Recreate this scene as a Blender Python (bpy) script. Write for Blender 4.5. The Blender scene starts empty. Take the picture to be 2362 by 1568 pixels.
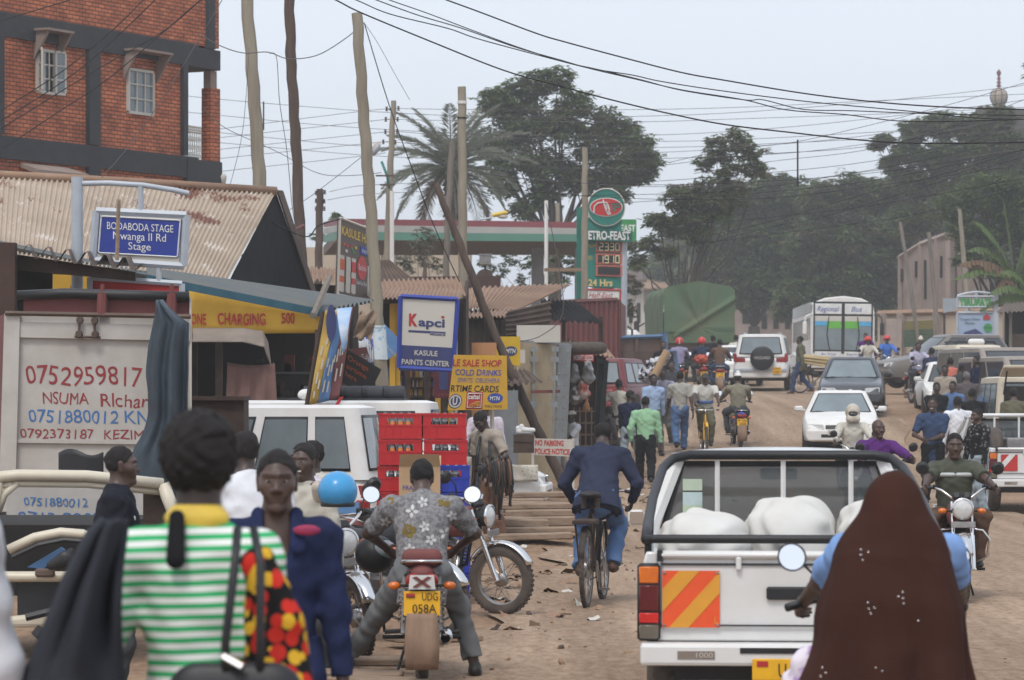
import bpy,bmesh,math,random
import numpy as np
from mathutils import Vector,Matrix,Euler
random.seed(7);rng = np.random.default_rng(7)
SC = bpy.context.scene
COL = SC.collection
PI = math.pi
# ------------------------------------------------------------------ camera, sky, sun
FPX,CU,HV,CH = 7086.0,1181.0,907.0,1.88      # focal length and horizon in the photo's 2362 px wide frame, eye height
cam = bpy.data.cameras.new('camera');camo = bpy.data.objects.new('camera',cam);COL.objects.link(camo)
camo.location = (0,0,CH);camo.rotation_euler = (PI/2,0,0)
cam.sensor_width = 36;cam.lens = 36*FPX/2362;cam.shift_y = (HV-784)/2362
cam.clip_start = 0.5;cam.clip_end = 5000
cam.dof.use_dof = True;cam.dof.focus_distance = 31;cam.dof.aperture_fstop = 6.6
SC.camera = camo
W = bpy.data.worlds.new('World');SC.world = W;W.use_nodes = True
wn,wl = W.node_tree.nodes,W.node_tree.links
bg = wn['Background']
sky = wn.new('ShaderNodeTexSky');sky.sky_type = 'NISHITA';sky.sun_disc = False
SUN_EL,SUN_AZ = math.radians(58),math.radians(200)
sky.sun_elevation = SUN_EL;sky.sun_rotation = SUN_AZ
sky.air_density = 1.4;sky.dust_density = 4.0;sky.ozone_density = 1.5
hs = wn.new('ShaderNodeHueSaturation');hs.inputs['Saturation'].default_value = 0.42;hs.inputs['Value'].default_value = 1.0
wl.new(sky.outputs[0],hs.inputs['Color'])
cl = wn.new('ShaderNodeMix');cl.data_type = 'RGBA';cl.inputs[0].default_value = 0.62   # flat cloud sheet over the clear sky
cl.inputs[7].default_value = (6.6,7.25,8.35,1)
wl.new(hs.outputs[0],cl.inputs[6]);wl.new(cl.outputs[2],bg.inputs['Color'])
bg.inputs['Strength'].default_value = 0.12
sl = bpy.data.lights.new('sun','SUN');so = bpy.data.objects.new('sun',sl);COL.objects.link(so)
sl.energy = 1.25;sl.angle = math.radians(14);sl.color = (1,.96,.9)
so.location = (0,0,60)
so.rotation_euler = Vector((-math.sin(SUN_AZ)*math.cos(SUN_EL),-math.cos(SUN_AZ)*math.cos(SUN_EL),-math.sin(SUN_EL))).to_track_quat('-Z','Y').to_euler()
SC.view_settings.view_transform = 'Standard';SC.view_settings.look = 'None'
SC.view_settings.exposure = 0.45;SC.view_settings.gamma = 1
SC.cycles.max_bounces = 6;SC.cycles.diffuse_bounces = 3;SC.cycles.glossy_bounces = 3
SC.cycles.transparent_max_bounces = 8;SC.cycles.volume_bounces = 0
SC.cycles.use_denoising = True

def P(u,v,d):                       # a point seen at photo pixel (u, v), d metres in front of the camera
 return Vector(((u-CU)*d/FPX,d,CH-(v-HV)*d/FPX))
def X(u,d):return (u-CU)*d/FPX
def Zv(v,d):return CH-(v-HV)*d/FPX
_gd = np.array([-60,0,45,56,62,68,77,85,95,110,150,280,600,3000.])
_gz = np.array([0,0,0,.02,.20,.58,1.38,1.70,1.93,2.3,3.4,7.2,16.,60.])
def gz(d):
 # smoothed piecewise profile of the climbing street
 return float(np.mean([np.interp(d+o,_gd,_gz) for o in (-3,-1.5,0,1.5,3)]))

# ------------------------------------------------------------------ materials
MATS = {}
def mat(name,c,rough=.7,metal=0.0,c2=None,ns=6.0,amt=.5,bump=0.0,bs=40.0,spec=.4,detail=5,thr=None,trans=0,alpha=1,coat=0,emit=None,stretch=None):
 """principled material whose colour wanders between c and c2 on object-space noise"""
 if name in MATS:return MATS[name]
 m = bpy.data.materials.new(name);m.use_nodes = True;MATS[name] = m
 N,L = m.node_tree.nodes,m.node_tree.links;b = N['Principled BSDF']
 b.inputs['Roughness'].default_value = rough;b.inputs['Metallic'].default_value = metal
 b.inputs['Specular IOR Level'].default_value = spec
 if coat:b.inputs['Coat Weight'].default_value = coat
 if trans:b.inputs['Transmission Weight'].default_value = trans
 if alpha < 1:b.inputs['Alpha'].default_value = alpha
 if emit:
  b.inputs['Emission Color'].default_value = (*c,1);b.inputs['Emission Strength'].default_value = emit
 if c2 is None:c2 = tuple(x*.72 for x in c)
 tc = N.new('ShaderNodeTexCoord');src = tc.outputs['Object']
 if stretch:
  mp = N.new('ShaderNodeMapping');mp.inputs['Scale'].default_value = stretch;L.new(src,mp.inputs[0]);src = mp.outputs[0]
 no = N.new('ShaderNodeTexNoise');no.inputs['Scale'].default_value = ns;no.inputs['Detail'].default_value = detail;no.inputs['Roughness'].default_value = .65
 L.new(src,no.inputs['Vector'])
 cr = N.new('ShaderNodeValToRGB')
 if thr:cr.color_ramp.elements[0].position,cr.color_ramp.elements[1].position = thr
 else:cr.color_ramp.elements[0].position,cr.color_ramp.elements[1].position = .5-.25*amt-.02,.5+.3
 cr.color_ramp.elements[0].color = (*c2,1);cr.color_ramp.elements[1].color = (*c,1)
 L.new(no.outputs['Fac'],cr.inputs[0]);L.new(cr.outputs[0],b.inputs['Base Color'])
 if bump:
  n2 = N.new('ShaderNodeTexNoise');n2.inputs['Scale'].default_value = bs;n2.inputs['Detail'].default_value = 4;L.new(src,n2.inputs['Vector'])
  bp = N.new('ShaderNodeBump');bp.inputs['Strength'].default_value = bump;bp.inputs['Distance'].default_value = .02
  L.new(n2.outputs['Fac'],bp.inputs['Height']);L.new(bp.outputs[0],b.inputs['Normal'])
 return m
def hexc(h):
 h = h.lstrip('#');r = [int(h[i:i+2],16)/255 for i in (0,2,4)]
 return tuple(x/12.92 if x <= .04045 else ((x+.055)/1.055)**2.4 for x in r)

# ------------------------------------------------------------------ mesh building
class MB:
 def __init__(s):s.v = [];s.f = [];s.m = [];s.M = Matrix.Identity(4);s.mi = 0
 def add(s,vs,fs):
  o = len(s.v);M = s.M
  s.v += [tuple(M @ Vector(p)) for p in vs];s.f += [tuple(i+o for i in f) for f in fs];s.m += [s.mi]*len(fs);return s
 def box(s,c,sz,rot=None,bev=0.0):
  hx,hy,hz = sz[0]/2,sz[1]/2,sz[2]/2
  if bev > 0:
   b = min(bev,hx*.9,hy*.9,hz*.9);vs = [];idx = {}
   for sx in (-1,1):
    for sy in (-1,1):
     for sz_ in (-1,1):
      for a in range(3):
       q = [sx*(hx-(0 if a == 0 else b)),sy*(hy-(0 if a == 1 else b)),sz_*(hz-(0 if a == 2 else b))]
       idx[(sx,sy,sz_,a)] = len(vs);vs.append(q)
   fs = []
   for a in range(3):
    o1,o2 = [k for k in range(3) if k != a]
    for sg in (-1,1):
     r = []
     for (p,q) in ((-1,-1),(1,-1),(1,1),(-1,1)):
      k = [0,0,0];k[a] = sg;k[o1] = p;k[o2] = q;r.append(idx[(*k,a)])
     fs.append(r)
   for a in range(3):       # edges along axis a
    o1,o2 = [k for k in range(3) if k != a]
    for p in (-1,1):
     for q in (-1,1):
      k0 = [0,0,0];k0[a] = -1;k0[o1] = p;k0[o2] = q;k1 = list(k0);k1[a] = 1
      fs.append([idx[(*k0,o1)],idx[(*k1,o1)],idx[(*k1,o2)],idx[(*k0,o2)]])
   for sx in (-1,1):
    for sy in (-1,1):
     for sz_ in (-1,1):fs.append([idx[(sx,sy,sz_,a)] for a in range(3)])
  else:
   vs = [(x,y,z) for x in (-hx,hx) for y in (-hy,hy) for z in (-hz,hz)]
   fs = [(0,1,3,2),(4,6,7,5),(0,4,5,1),(2,3,7,6),(0,2,6,4),(1,5,7,3)]
  R = Euler(rot).to_matrix() if rot else None
  c = Vector(c);vs = [(R @ Vector(p) if R else Vector(p))+c for p in vs]
  return s.add(vs,fs)
 def tube(s,pts,r,n=8,cap=True,closed=False):
  pts = [Vector(p) for p in pts];k = len(pts)
  rr = r if isinstance(r,(list,tuple)) else [r]*k
  vs,fs = [],[];up = None
  for i,p in enumerate(pts):
   a = pts[i-1] if i or closed else pts[0];b = pts[(i+1) % k] if i < k-1 or closed else pts[-1]
   t = (b-a).normalized() if (b-a).length > 1e-9 else Vector((0,0,1))
   if up is None:up = Vector((0,0,1)) if abs(t.z) < .9 else Vector((1,0,0))
   x = t.cross(up);
   if x.length < 1e-6:x = t.orthogonal()
   x.normalize();y = x.cross(t).normalized();up = y
   for j in range(n):
    an = 2*PI*j/n;vs.append(p+rr[i]*(math.cos(an)*x+math.sin(an)*y))
  for i in range(k if closed else k-1):
   i2 = (i+1) % k
   for j in range(n):fs.append((i*n+j,i*n+(j+1) % n,i2*n+(j+1) % n,i2*n+j))
  if cap and not closed:
   fs.append(tuple(range(n))[::-1]);fs.append(tuple((k-1)*n+j for j in range(n)))
  return s.add(vs,fs)
 def lathe(s,prof,c=(0,0,0),axis='x',n=24,closed=False):
  vs,fs = [],[];c = Vector(c);k = len(prof)
  for (r,h) in prof:
   for j in range(n):
    a = 2*PI*j/n;p = (h,r*math.cos(a),r*math.sin(a))
    if axis == 'z':p = (r*math.cos(a),r*math.sin(a),h)
    elif axis == 'y':p = (r*math.cos(a),h,r*math.sin(a))
    vs.append(c+Vector(p))
  for i in range(k if closed else k-1):
   i2 = (i+1) % k
   for j in range(n):fs.append((i*n+j,i*n+(j+1) % n,i2*n+(j+1) % n,i2*n+j))
  return s.add(vs,fs)
 def ell(s,c,r,n=14,m=9,rot=None):
  if not isinstance(r,(list,tuple)):r = (r,r,r)
  R = Euler(rot).to_matrix() if rot else Matrix.Identity(3);c = Vector(c);vs,fs = [],[]
  for i in range(m+1):
   t = PI*i/m
   for j in range(n):
    a = 2*PI*j/n;vs.append(c+R @ Vector((r[0]*math.sin(t)*math.cos(a),r[1]*math.sin(t)*math.sin(a),r[2]*math.cos(t))))
  for i in range(m):
   for j in range(n):fs.append((i*n+j,(i+1)*n+j,(i+1)*n+(j+1) % n,i*n+(j+1) % n))
  return s.add(vs,fs)
 def quad(s,a,b,c,d):return s.add([a,b,c,d],[(0,1,2,3)])
 def slab(s,pts,th,n=None):
  """planar polygon with thickness th pushed along n (default: polygon normal)"""
  pts = [Vector(p) for p in pts];k = len(pts)
  if n is None:
   n = Vector((0,0,0))
   for i in range(k):n += pts[i].cross(pts[(i+1) % k])
   n.normalize()
  n = Vector(n);vs = pts+[p+n*th for p in pts]
  fs = [tuple(range(k))[::-1],tuple(range(k,2*k))]+[(i,(i+1) % k,k+(i+1) % k,k+i) for i in range(k)]
  return s.add(vs,fs)
 def prism(s,prof,w0,w1,axis='x'):
  """profile [(a,b)..] extruded along axis from w0 to w1 (numbers or per-point lists)"""
  k = len(prof);A = w0 if isinstance(w0,(list,tuple)) else [w0]*k;B = w1 if isinstance(w1,(list,tuple)) else [w1]*k
  def q(a,b,w):return (w,a,b) if axis == 'x' else ((a,w,b) if axis == 'y' else (a,b,w))
  vs = [q(a,b,A[i]) for i,(a,b) in enumerate(prof)]+[q(a,b,B[i]) for i,(a,b) in enumerate(prof)]
  fs = [tuple(range(k))[::-1],tuple(range(k,2*k))]+[(i,(i+1) % k,k+(i+1) % k,k+i) for i in range(k)]
  return s.add(vs,fs)
 def grid(s,fn,nu,nv):
  vs = [fn(i/nu,j/nv) for i in range(nu+1) for j in range(nv+1)]
  fs = [(i*(nv+1)+j,(i+1)*(nv+1)+j,(i+1)*(nv+1)+j+1,i*(nv+1)+j+1) for i in range(nu) for j in range(nv)]
  return s.add(vs,fs)
 def build(s,name,m,parent=None,smooth=False,bevel=0.0,loc=None,solid=0.0,sub=0,angle=40):
  me = bpy.data.meshes.new(name);me.from_pydata(s.v,[],s.f)
  ms = m if isinstance(m,(list,tuple)) else [m]
  for x in ms:me.materials.append(x)
  if len(ms) > 1:me.polygons.foreach_set('material_index',s.m)
  bm = bmesh.new();bm.from_mesh(me);bmesh.ops.remove_doubles(bm,verts=bm.verts,dist=1e-5)
  bmesh.ops.recalc_face_normals(bm,faces=bm.faces);bm.to_mesh(me);bm.free()
  if smooth:
   me.polygons.foreach_set('use_smooth',[True]*len(me.polygons))
   if smooth != 2:
    try:me.set_sharp_from_angle(angle=math.radians(angle))
    except Exception:pass
  o = bpy.data.objects.new(name,me);COL.objects.link(o)
  if parent:o.parent = parent
  if loc is not None:o.location = loc
  if solid:mo = o.modifiers.new('solid','SOLIDIFY');mo.thickness = solid;mo.offset = 0
  if bevel:mo = o.modifiers.new('bevel','BEVEL');mo.width = bevel;mo.segments = 2;mo.limit_method = 'ANGLE';mo.angle_limit = math.radians(35);mo.harden_normals = False
  if sub:mo = o.modifiers.new('sub','SUBSURF');mo.levels = sub;mo.render_levels = sub
  return o
def tag(o,label=None,cat=None,group=None,kind=None):
 if label:o['label'] = label
 if cat:o['category'] = cat
 if group:o['group'] = group
 if kind:o['kind'] = kind
 return o
def thing(name,label,cat,loc=(0,0,0),rz=0.0,group=None):
 o = bpy.data.objects.new(name,None);COL.objects.link(o);o.location = loc;o.rotation_euler = (0,0,rz);o.empty_display_size = .2
 return tag(o,label,cat,group)
def copy_tree(o,parent=None):
 c = o.copy();COL.objects.link(c);c.parent = parent
 for ch in list(o.children):copy_tree(ch,c)
 return c

# text as flat letter meshes; origin/ux/uy give the sign's plane
def text(s,parent,m,o,ux,uy,width=None,height=.1,off=.004,name='lettering',spacing=1.0,shear=0,bold=0.0,wob=0):
 cu = bpy.data.curves.new('t','FONT');cu.body = s;cu.size = 1;cu.space_character = spacing;cu.shear = shear;cu.offset = bold;cu.resolution_u = 3
 tmp = bpy.data.objects.new('t',cu);COL.objects.link(tmp)
 me = bpy.data.meshes.new_from_object(tmp.evaluated_get(bpy.context.evaluated_depsgraph_get()))
 bpy.data.objects.remove(tmp);bpy.data.curves.remove(cu)
 co = np.zeros(len(me.vertices)*3);me.vertices.foreach_get('co',co);co = co.reshape(-1,3)
 if len(co) == 0:return None
 x0,x1 = co[:,0].min(),co[:,0].max();y0,y1 = co[:,1].min(),co[:,1].max()
 cap = .7 if y1-y0 > .3 else y1-y0
 sy = height/cap;sx = (width/(x1-x0)) if width else sy
 x = (co[:,0]-x0)*sx;y = co[:,1]*sy
 if wob:x,y = x+wob*height*(np.sin(y/height*5+x/height*1.7)+.6*np.sin(x/height*2.9+1)),y+wob*height*(np.sin(x/height*1.9)+.7*np.sin(x/height*4.3+y/height*3))
 ux,uy,o = Vector(ux).normalized(),Vector(uy).normalized(),Vector(o);n = ux.cross(uy).normalized()
 out = np.array(o+n*off)[None]+x[:,None]*np.array(ux)[None]+y[:,None]*np.array(uy)[None]
 me.vertices.foreach_set('co',out.ravel());me.materials.clear();me.materials.append(m);me.update()
 ob = bpy.data.objects.new(name,me);COL.objects.link(ob);ob.parent = parent
 return ob

# ------------------------------------------------------------------ smooth solids: signed distance fields turned into meshes
def vlen(a):return np.sqrt((a*a).sum(1))
class SDF:
 def __init__(s):s.pr = [];s.fold = 0;s.post = [];s.fs = 1.0;s.seed = 0
 def rc(s,a,b,r1,r2,k=.03,op='+',flat=None,fax=None,cut=False,cuta=False):
  s.pr.append(('rc',np.array(a,float),np.array(b,float),r1,r2,k,op,flat,None if fax is None else np.array(fax,float),cut,cuta));return s
 def ell(s,c,r,R=None,k=.02,op='+'):
  s.pr.append(('el',np.array(c,float),np.array(r,float),None if R is None else np.array(R,float),k,op));return s
 def plane(s,o,n):s.post.append((np.array(o,float),np.array(n,float)/np.linalg.norm(n)));return s     # keep the side where (p-o).n < 0
 def __call__(s,p):
  D = np.full(len(p),9.)
  for q in s.pr:
   if q[0] == 'rc':
    _,a,b,r1,r2,k,op,flat,fax,cut,cuta = q
    pp = p-a;ba = b-a
    if flat is not None:
     h = pp @ fax;pp = pp+np.outer(h*(1/flat-1),fax);hb = ba @ fax;ba = ba+(hb*(1/flat-1))*fax
    L2 = max(ba @ ba,1e-9);t = np.clip(pp @ ba/L2,0,1)
    d = vlen(pp-np.outer(t,ba))-(r1+(r2-r1)*t)
    if cut:d = np.maximum(d,(pp @ ba)/math.sqrt(L2)-math.sqrt(L2))
    if cuta:d = np.maximum(d,-(pp @ ba)/math.sqrt(L2))
   else:
    _,c,r,R,k,op = q
    pp = p-c
    if R is not None:pp = pp @ R
    kk = vlen(pp/r);k2 = vlen(pp/(r*r));d = kk*(kk-1)/np.maximum(k2,1e-9);d = np.where(kk < 1e-6,-r.min(),d)
   if op == '+':
    if k > 0:
     h = np.maximum(k-np.abs(D-d),0)/k;D = np.minimum(D,d)-h*h*k*.25
    else:D = np.minimum(D,d)
   else:
    if k > 0:
     h = np.maximum(k-np.abs(D+d),0)/k;D = np.maximum(D,-d)+h*h*k*.25
    else:D = np.maximum(D,-d)
  if s.fold:
   q = p*s.fs;z = s.seed
   n = np.sin(23*q[:,0]+31*q[:,2]+3*np.sin(13*q[:,1]+z)+z)+np.sin(-29*q[:,0]+19*q[:,2]+17*q[:,1]+2*np.sin(19*q[:,2]+2*z))+.6*np.sin(53*q[:,2]+37*q[:,0]-41*q[:,1]+z)
   D = D+s.fold*n
  for o,n in s.post:D = np.maximum(D,(p-o) @ n)
  return D
 def bounds(s):
  lo = np.full(3,9e9);hi = -lo
  for q in s.pr:
   if q[5 if q[0] == 'el' else 6] == '-':continue
   if q[0] == 'rc':
    r = max(q[3],q[4])
    for e in (q[1],q[2]):lo = np.minimum(lo,e-r);hi = np.maximum(hi,e+r)
   else:lo = np.minimum(lo,q[1]-max(q[2]));hi = np.maximum(hi,q[1]+max(q[2]))
  return lo-.03,hi+.03
def surfnet(f,h,lo=None,hi=None):
 if lo is None:lo,hi = f.bounds()
 K = 4
 nb = np.maximum(np.ceil((hi-lo)/(h*K)).astype(int),1)+1
 n = nb*K
 cc = [lo[i]+(np.arange(nb[i])*K+(K-1)/2)*h for i in range(3)]
 G = np.stack(np.meshgrid(*cc,indexing='ij'),-1).reshape(-1,3)
 C = f(G).reshape(nb)
 V = np.repeat(np.repeat(np.repeat(C,K,0),K,1),K,2)
 M = np.abs(V) < h*K*1.7
 I = np.argwhere(M)
 if len(I) == 0:return np.zeros((0,3)),[]
 V[M] = f(lo+I*h)
 S = V < 0
 # cells
 c8 = [S[i:n[0]-1+i,j:n[1]-1+j,k:n[2]-1+k] for i in (0,1) for j in (0,1) for k in (0,1)]
 cnt = sum(c.astype(np.int8) for c in c8);act = (cnt > 0) & (cnt < 8)
 A = np.argwhere(act);idx = np.full(act.shape,-1,np.int64);idx[act] = np.arange(len(A))
 acc = np.zeros((len(A),3));num = np.zeros(len(A))
 for ax in range(3):
  oth = [k for k in range(3) if k != ax]
  for p in (0,1):
   for q in (0,1):
    o0 = np.zeros(3,int);o0[oth[0]] = p;o0[oth[1]] = q;o1 = o0.copy();o1[ax] = 1
    a0 = A+o0;a1 = A+o1;v0 = V[a0[:,0],a0[:,1],a0[:,2]];v1 = V[a1[:,0],a1[:,1],a1[:,2]]
    x = (v0 < 0) != (v1 < 0);t = np.where(x,v0/np.where(v0 == v1,1,v0-v1),0)
    pt = o0+np.outer(t,(o1-o0));acc[x] += pt[x];num[x] += 1
 verts = lo+(A+acc/np.maximum(num,1)[:,None])*h
 faces = []
 for ax in range(3):
  u,w = [(1,2),(2,0),(0,1)][ax]
  s0 = [slice(0,n[k]) for k in range(3)];s1 = list(s0);s0[ax] = slice(0,n[ax]-1);s1[ax] = slice(1,n[ax])
  E = np.argwhere(S[tuple(s0)] != S[tuple(s1)])
  E = E[(E[:,u] > 0) & (E[:,w] > 0) & (E[:,u] < n[u]-1) & (E[:,w] < n[w]-1)]
  flip = S[E[:,0],E[:,1],E[:,2]]
  q = []
  for (du,dw) in ((0,0),(-1,0),(-1,-1),(0,-1)):
   e = E.copy();e[:,u] += du;e[:,w] += dw;q.append(idx[e[:,0],e[:,1],e[:,2]])
  F = np.stack(q,1);F[~flip] = F[~flip][:,::-1];F = F[(F >= 0).all(1)];faces.append(F)
 return verts,np.concatenate(faces)
def join_np(parts):
 V,F,o = [],[],0
 for v,f in parts:
  if len(v) == 0:continue
  V.append(v);F.append(np.asarray(f)+o);o += len(v)
 return np.concatenate(V),np.concatenate(F)
def mesh_np(name,V,F,m,parent=None,smooth=True,iters=0):
 me = bpy.data.meshes.new(name);F = np.asarray(F)
 me.vertices.add(len(V));me.vertices.foreach_set('co',np.asarray(V,np.float32).ravel())
 k = F.shape[1];me.loops.add(F.size);me.loops.foreach_set('vertex_index',F.ravel().astype(np.int32))
 me.polygons.add(len(F));me.polygons.foreach_set('loop_start',(np.arange(len(F))*k).astype(np.int32))
 try:me.polygons.foreach_set('loop_total',np.full(len(F),k,np.int32))
 except Exception:pass
 if smooth:me.polygons.foreach_set('use_smooth',np.ones(len(F),bool))
 me.update(calc_edges=True);me.validate();me.materials.append(m)
 o = bpy.data.objects.new(name,me);COL.objects.link(o)
 if parent:o.parent = parent
 return o
def sdf_obj(name,f,h,m,parent=None):
 v,fc = surfnet(f,h)
 if len(v) == 0:return None
 return mesh_np(name,v,fc,m,parent)
# ------------------------------------------------------------------ palette
M = {}
M['dirt'] = mat('dirt',(.38,.265,.178),.95,c2=(.225,.15,.10),ns=.35,amt=.6,bump=.55,bs=9,spec=.15,detail=10)
def _dirt_extra(m):
 N,L = m.node_tree.nodes,m.node_tree.links;b = N['Principled BSDF'];old = b.inputs['Base Color'].links[0].from_socket
 tc = N.new('ShaderNodeTexCoord');n = N.new('ShaderNodeTexNoise');n.inputs['Scale'].default_value = 14;n.inputs['Detail'].default_value = 8;n.inputs['Roughness'].default_value = .75
 mp = N.new('ShaderNodeMapping');mp.inputs['Scale'].default_value = (1,.35,1);L.new(tc.outputs['Object'],mp.inputs[0]);L.new(mp.outputs[0],n.inputs['Vector'])
 cr = N.new('ShaderNodeValToRGB');cr.color_ramp.elements[0].position = .28;cr.color_ramp.elements[1].position = .6;cr.color_ramp.elements[0].color = (.55,.5,.46,1);cr.color_ramp.elements[1].color = (1.08,1.06,1.04,1)
 mx = N.new('ShaderNodeMix');mx.data_type = 'RGBA';mx.blend_type = 'MULTIPLY';mx.inputs[0].default_value = 1
 L.new(n.outputs['Fac'],cr.inputs[0]);L.new(old,mx.inputs[6]);L.new(cr.outputs[0],mx.inputs[7]);L.new(mx.outputs[2],b.inputs['Base Color'])
_dirt_extra(M['dirt'])
M['road'] = mat('road_dust',(.42,.32,.235),.95,c2=(.30,.22,.16),ns=.5,amt=.5,bump=.35,bs=16,spec=.12,detail=9,stretch=(1.6,.35,1));_dirt_extra(M['road'])
def tracks(m):      # faint lanes worn along the street
 N,L = m.node_tree.nodes,m.node_tree.links;b = N['Principled BSDF'];old = b.inputs['Base Color'].links[0].from_socket
 tc = N.new('ShaderNodeTexCoord');mp = N.new('ShaderNodeMapping');mp.inputs['Scale'].default_value = (1,.03,1);mp.inputs['Rotation'].default_value = (0,0,.06);L.new(tc.outputs['Object'],mp.inputs[0])
 n = N.new('ShaderNodeTexNoise');n.inputs['Scale'].default_value = 1.9;n.inputs['Detail'].default_value = 6;n.inputs['Roughness'].default_value = .6;L.new(mp.outputs[0],n.inputs['Vector'])
 cr = N.new('ShaderNodeValToRGB');cr.color_ramp.elements[0].position = .36;cr.color_ramp.elements[1].position = .62;cr.color_ramp.elements[0].color = (.70,.67,.64,1);cr.color_ramp.elements[1].color = (1.06,1.05,1.04,1)
 mx = N.new('ShaderNodeMix');mx.data_type = 'RGBA';mx.blend_type = 'MULTIPLY';mx.inputs[0].default_value = .9;L.new(n.outputs['Fac'],cr.inputs[0]);L.new(old,mx.inputs[6]);L.new(cr.outputs[0],mx.inputs[7]);L.new(mx.outputs[2],b.inputs['Base Color'])
tracks(M['road'])
M['leaf'] = mat('leaf_green',(.135,.18,.055),.55,c2=(.07,.105,.034),ns=.7,spec=.35)
M['leaf2'] = mat('leaf_olive',(.17,.155,.08),.6,c2=(.10,.092,.045),ns=.9,spec=.3)
M['leaf3'] = mat('leaf_bright',(.125,.18,.05),.5,c2=(.07,.115,.03),ns=.8,spec=.35)
def leafy(m):       # thin leaves let some light through
 N,L = m.node_tree.nodes,m.node_tree.links;b = N['Principled BSDF'];t = N.new('ShaderNodeBsdfTranslucent');x = N.new('ShaderNodeMixShader');x.inputs[0].default_value = .38
 L.new(b.inputs['Base Color'].links[0].from_socket,t.inputs['Color']);L.new(b.outputs[0],x.inputs[1]);L.new(t.outputs[0],x.inputs[2]);L.new(x.outputs[0],N['Material Output'].inputs['Surface'])
M['dead'] = mat('leaf_dead',(.23,.15,.085),.8,c2=(.13,.08,.045),ns=2)
M['palm'] = mat('palm_frond',(.23,.25,.19),.6,c2=(.15,.165,.12),ns=2,spec=.3)
for k_ in ('leaf','leaf2','leaf3','palm','dead'):leafy(M[k_])
M['bark'] = mat('bark',(.075,.058,.045),.9,c2=(.035,.027,.022),ns=3,bump=.4,bs=25)
M['pole'] = mat('pole_wood',(.33,.295,.225),.85,c2=(.19,.16,.12),ns=2.2,amt=.7,bump=.3,bs=18,stretch=(3,3,.35),detail=9)
M['pole_d'] = mat('pole_dark',(.13,.09,.07),.9,c2=(.05,.035,.028),ns=2.5,amt=.8,bump=.4,bs=18,stretch=(3,3,.5),detail=9)
M['pole_g'] = mat('pole_grey',(.23,.20,.17),.9,c2=(.12,.10,.08),ns=2.5,amt=.8,bump=.3,stretch=(3,3,.4))
M['wire'] = mat('wire_black',(.012,.012,.014),.6)
M['wire_g'] = mat('wire_grey',(.12,.11,.115),.6)
M['tin'] = mat('tin_tan',(.47,.385,.30),.6,c2=(.33,.255,.19),ns=.9,amt=.7,spec=.3,detail=9)
def rust_patches(m,col,scale,lo,hi,stretch=None,seedoff=0):
 N,L = m.node_tree.nodes,m.node_tree.links;b = N['Principled BSDF'];old = b.inputs['Base Color'].links[0].from_socket
 tc = N.new('ShaderNodeTexCoord');mp = N.new('ShaderNodeMapping');mp.inputs['Location'].default_value = (seedoff,seedoff*2.3,0)
 if stretch:mp.inputs['Scale'].default_value = stretch
 n = N.new('ShaderNodeTexNoise');n.inputs['Scale'].default_value = scale;n.inputs['Detail'].default_value = 9;n.inputs['Roughness'].default_value = .7
 L.new(tc.outputs['Object'],mp.inputs[0]);L.new(mp.outputs[0],n.inputs['Vector'])
 cr = N.new('ShaderNodeValToRGB');cr.color_ramp.elements[0].position = lo;cr.color_ramp.elements[1].position = hi
 mx = N.new('ShaderNodeMix');mx.data_type = 'RGBA';mx.inputs[7].default_value = (*col,1)
 L.new(n.outputs['Fac'],cr.inputs[0]);L.new(cr.outputs[0],mx.inputs[0]);L.new(old,mx.inputs[6]);L.new(mx.outputs[2],b.inputs['Base Color'])
 return m
rust_patches(M['tin'],(.17,.065,.04),.75,.575,.59);rust_patches(M['tin'],(.56,.50,.44),2.6,.58,.63,seedoff=3)
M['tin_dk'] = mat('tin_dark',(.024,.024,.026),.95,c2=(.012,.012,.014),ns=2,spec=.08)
M['tin_br'] = mat('tin_brown',(.36,.235,.155),.75,c2=(.22,.13,.085),ns=1.2,detail=9)
M['tin_old'] = mat('tin_oldbrown',(.16,.11,.085),.8,c2=(.07,.048,.038),ns=2,detail=9)
M['teal'] = mat('tin_teal',(.085,.125,.145),.95,c2=(.15,.145,.135),ns=1.4,detail=8,spec=.05)
M['yellow'] = mat('paint_yellow',(.62,.36,.03),.65,c2=(.44,.25,.025),ns=1.6,detail=8)
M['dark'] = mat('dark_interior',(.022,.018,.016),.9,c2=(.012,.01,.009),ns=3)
M['wood'] = mat('wood_plain',(.30,.21,.14),.9,c2=(.17,.115,.075),ns=3,bump=.3,bs=20,stretch=(1,1,3),detail=8)
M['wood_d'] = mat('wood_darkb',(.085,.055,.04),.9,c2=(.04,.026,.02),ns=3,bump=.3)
M['plank'] = mat('plank_weathered',(.36,.265,.185),.9,c2=(.20,.14,.10),ns=4,bump=.4,bs=20,detail=9,stretch=(1,4,4))
M['white'] = mat('paint_white',(.74,.74,.73),.5,c2=(.62,.60,.57),ns=2.2,detail=7)
M['grey_m'] = mat('metal_grey',(.42,.46,.51),.4,c2=(.34,.37,.41),ns=3)
M['blk'] = mat('black_plastic',(.018,.018,.02),.5)
M['rub'] = mat('rubber',(.035,.031,.028),.85,c2=(.09,.07,.055),ns=6,amt=.3)
M['chrome'] = mat('chrome',(.75,.76,.78),.15,metal=1.0,c2=(.62,.60,.58),ns=5)
M['steel'] = mat('steel',(.38,.38,.38),.35,metal=.9,c2=(.25,.22,.2),ns=8)
M['glass'] = mat('glass_dark',(.03,.036,.04),.06,spec=.8,c2=(.045,.05,.055),ns=1.5)
M['glass_l'] = mat('glass_pale',(.20,.24,.26),.08,spec=.8,c2=(.13,.16,.17),ns=1.5)
M['red'] = mat('paint_red',(.50,.03,.028),.5,c2=(.38,.022,.02),ns=2)
M['blue'] = mat('paint_blue',(.028,.055,.33),.5,c2=(.02,.04,.24),ns=2)
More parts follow.
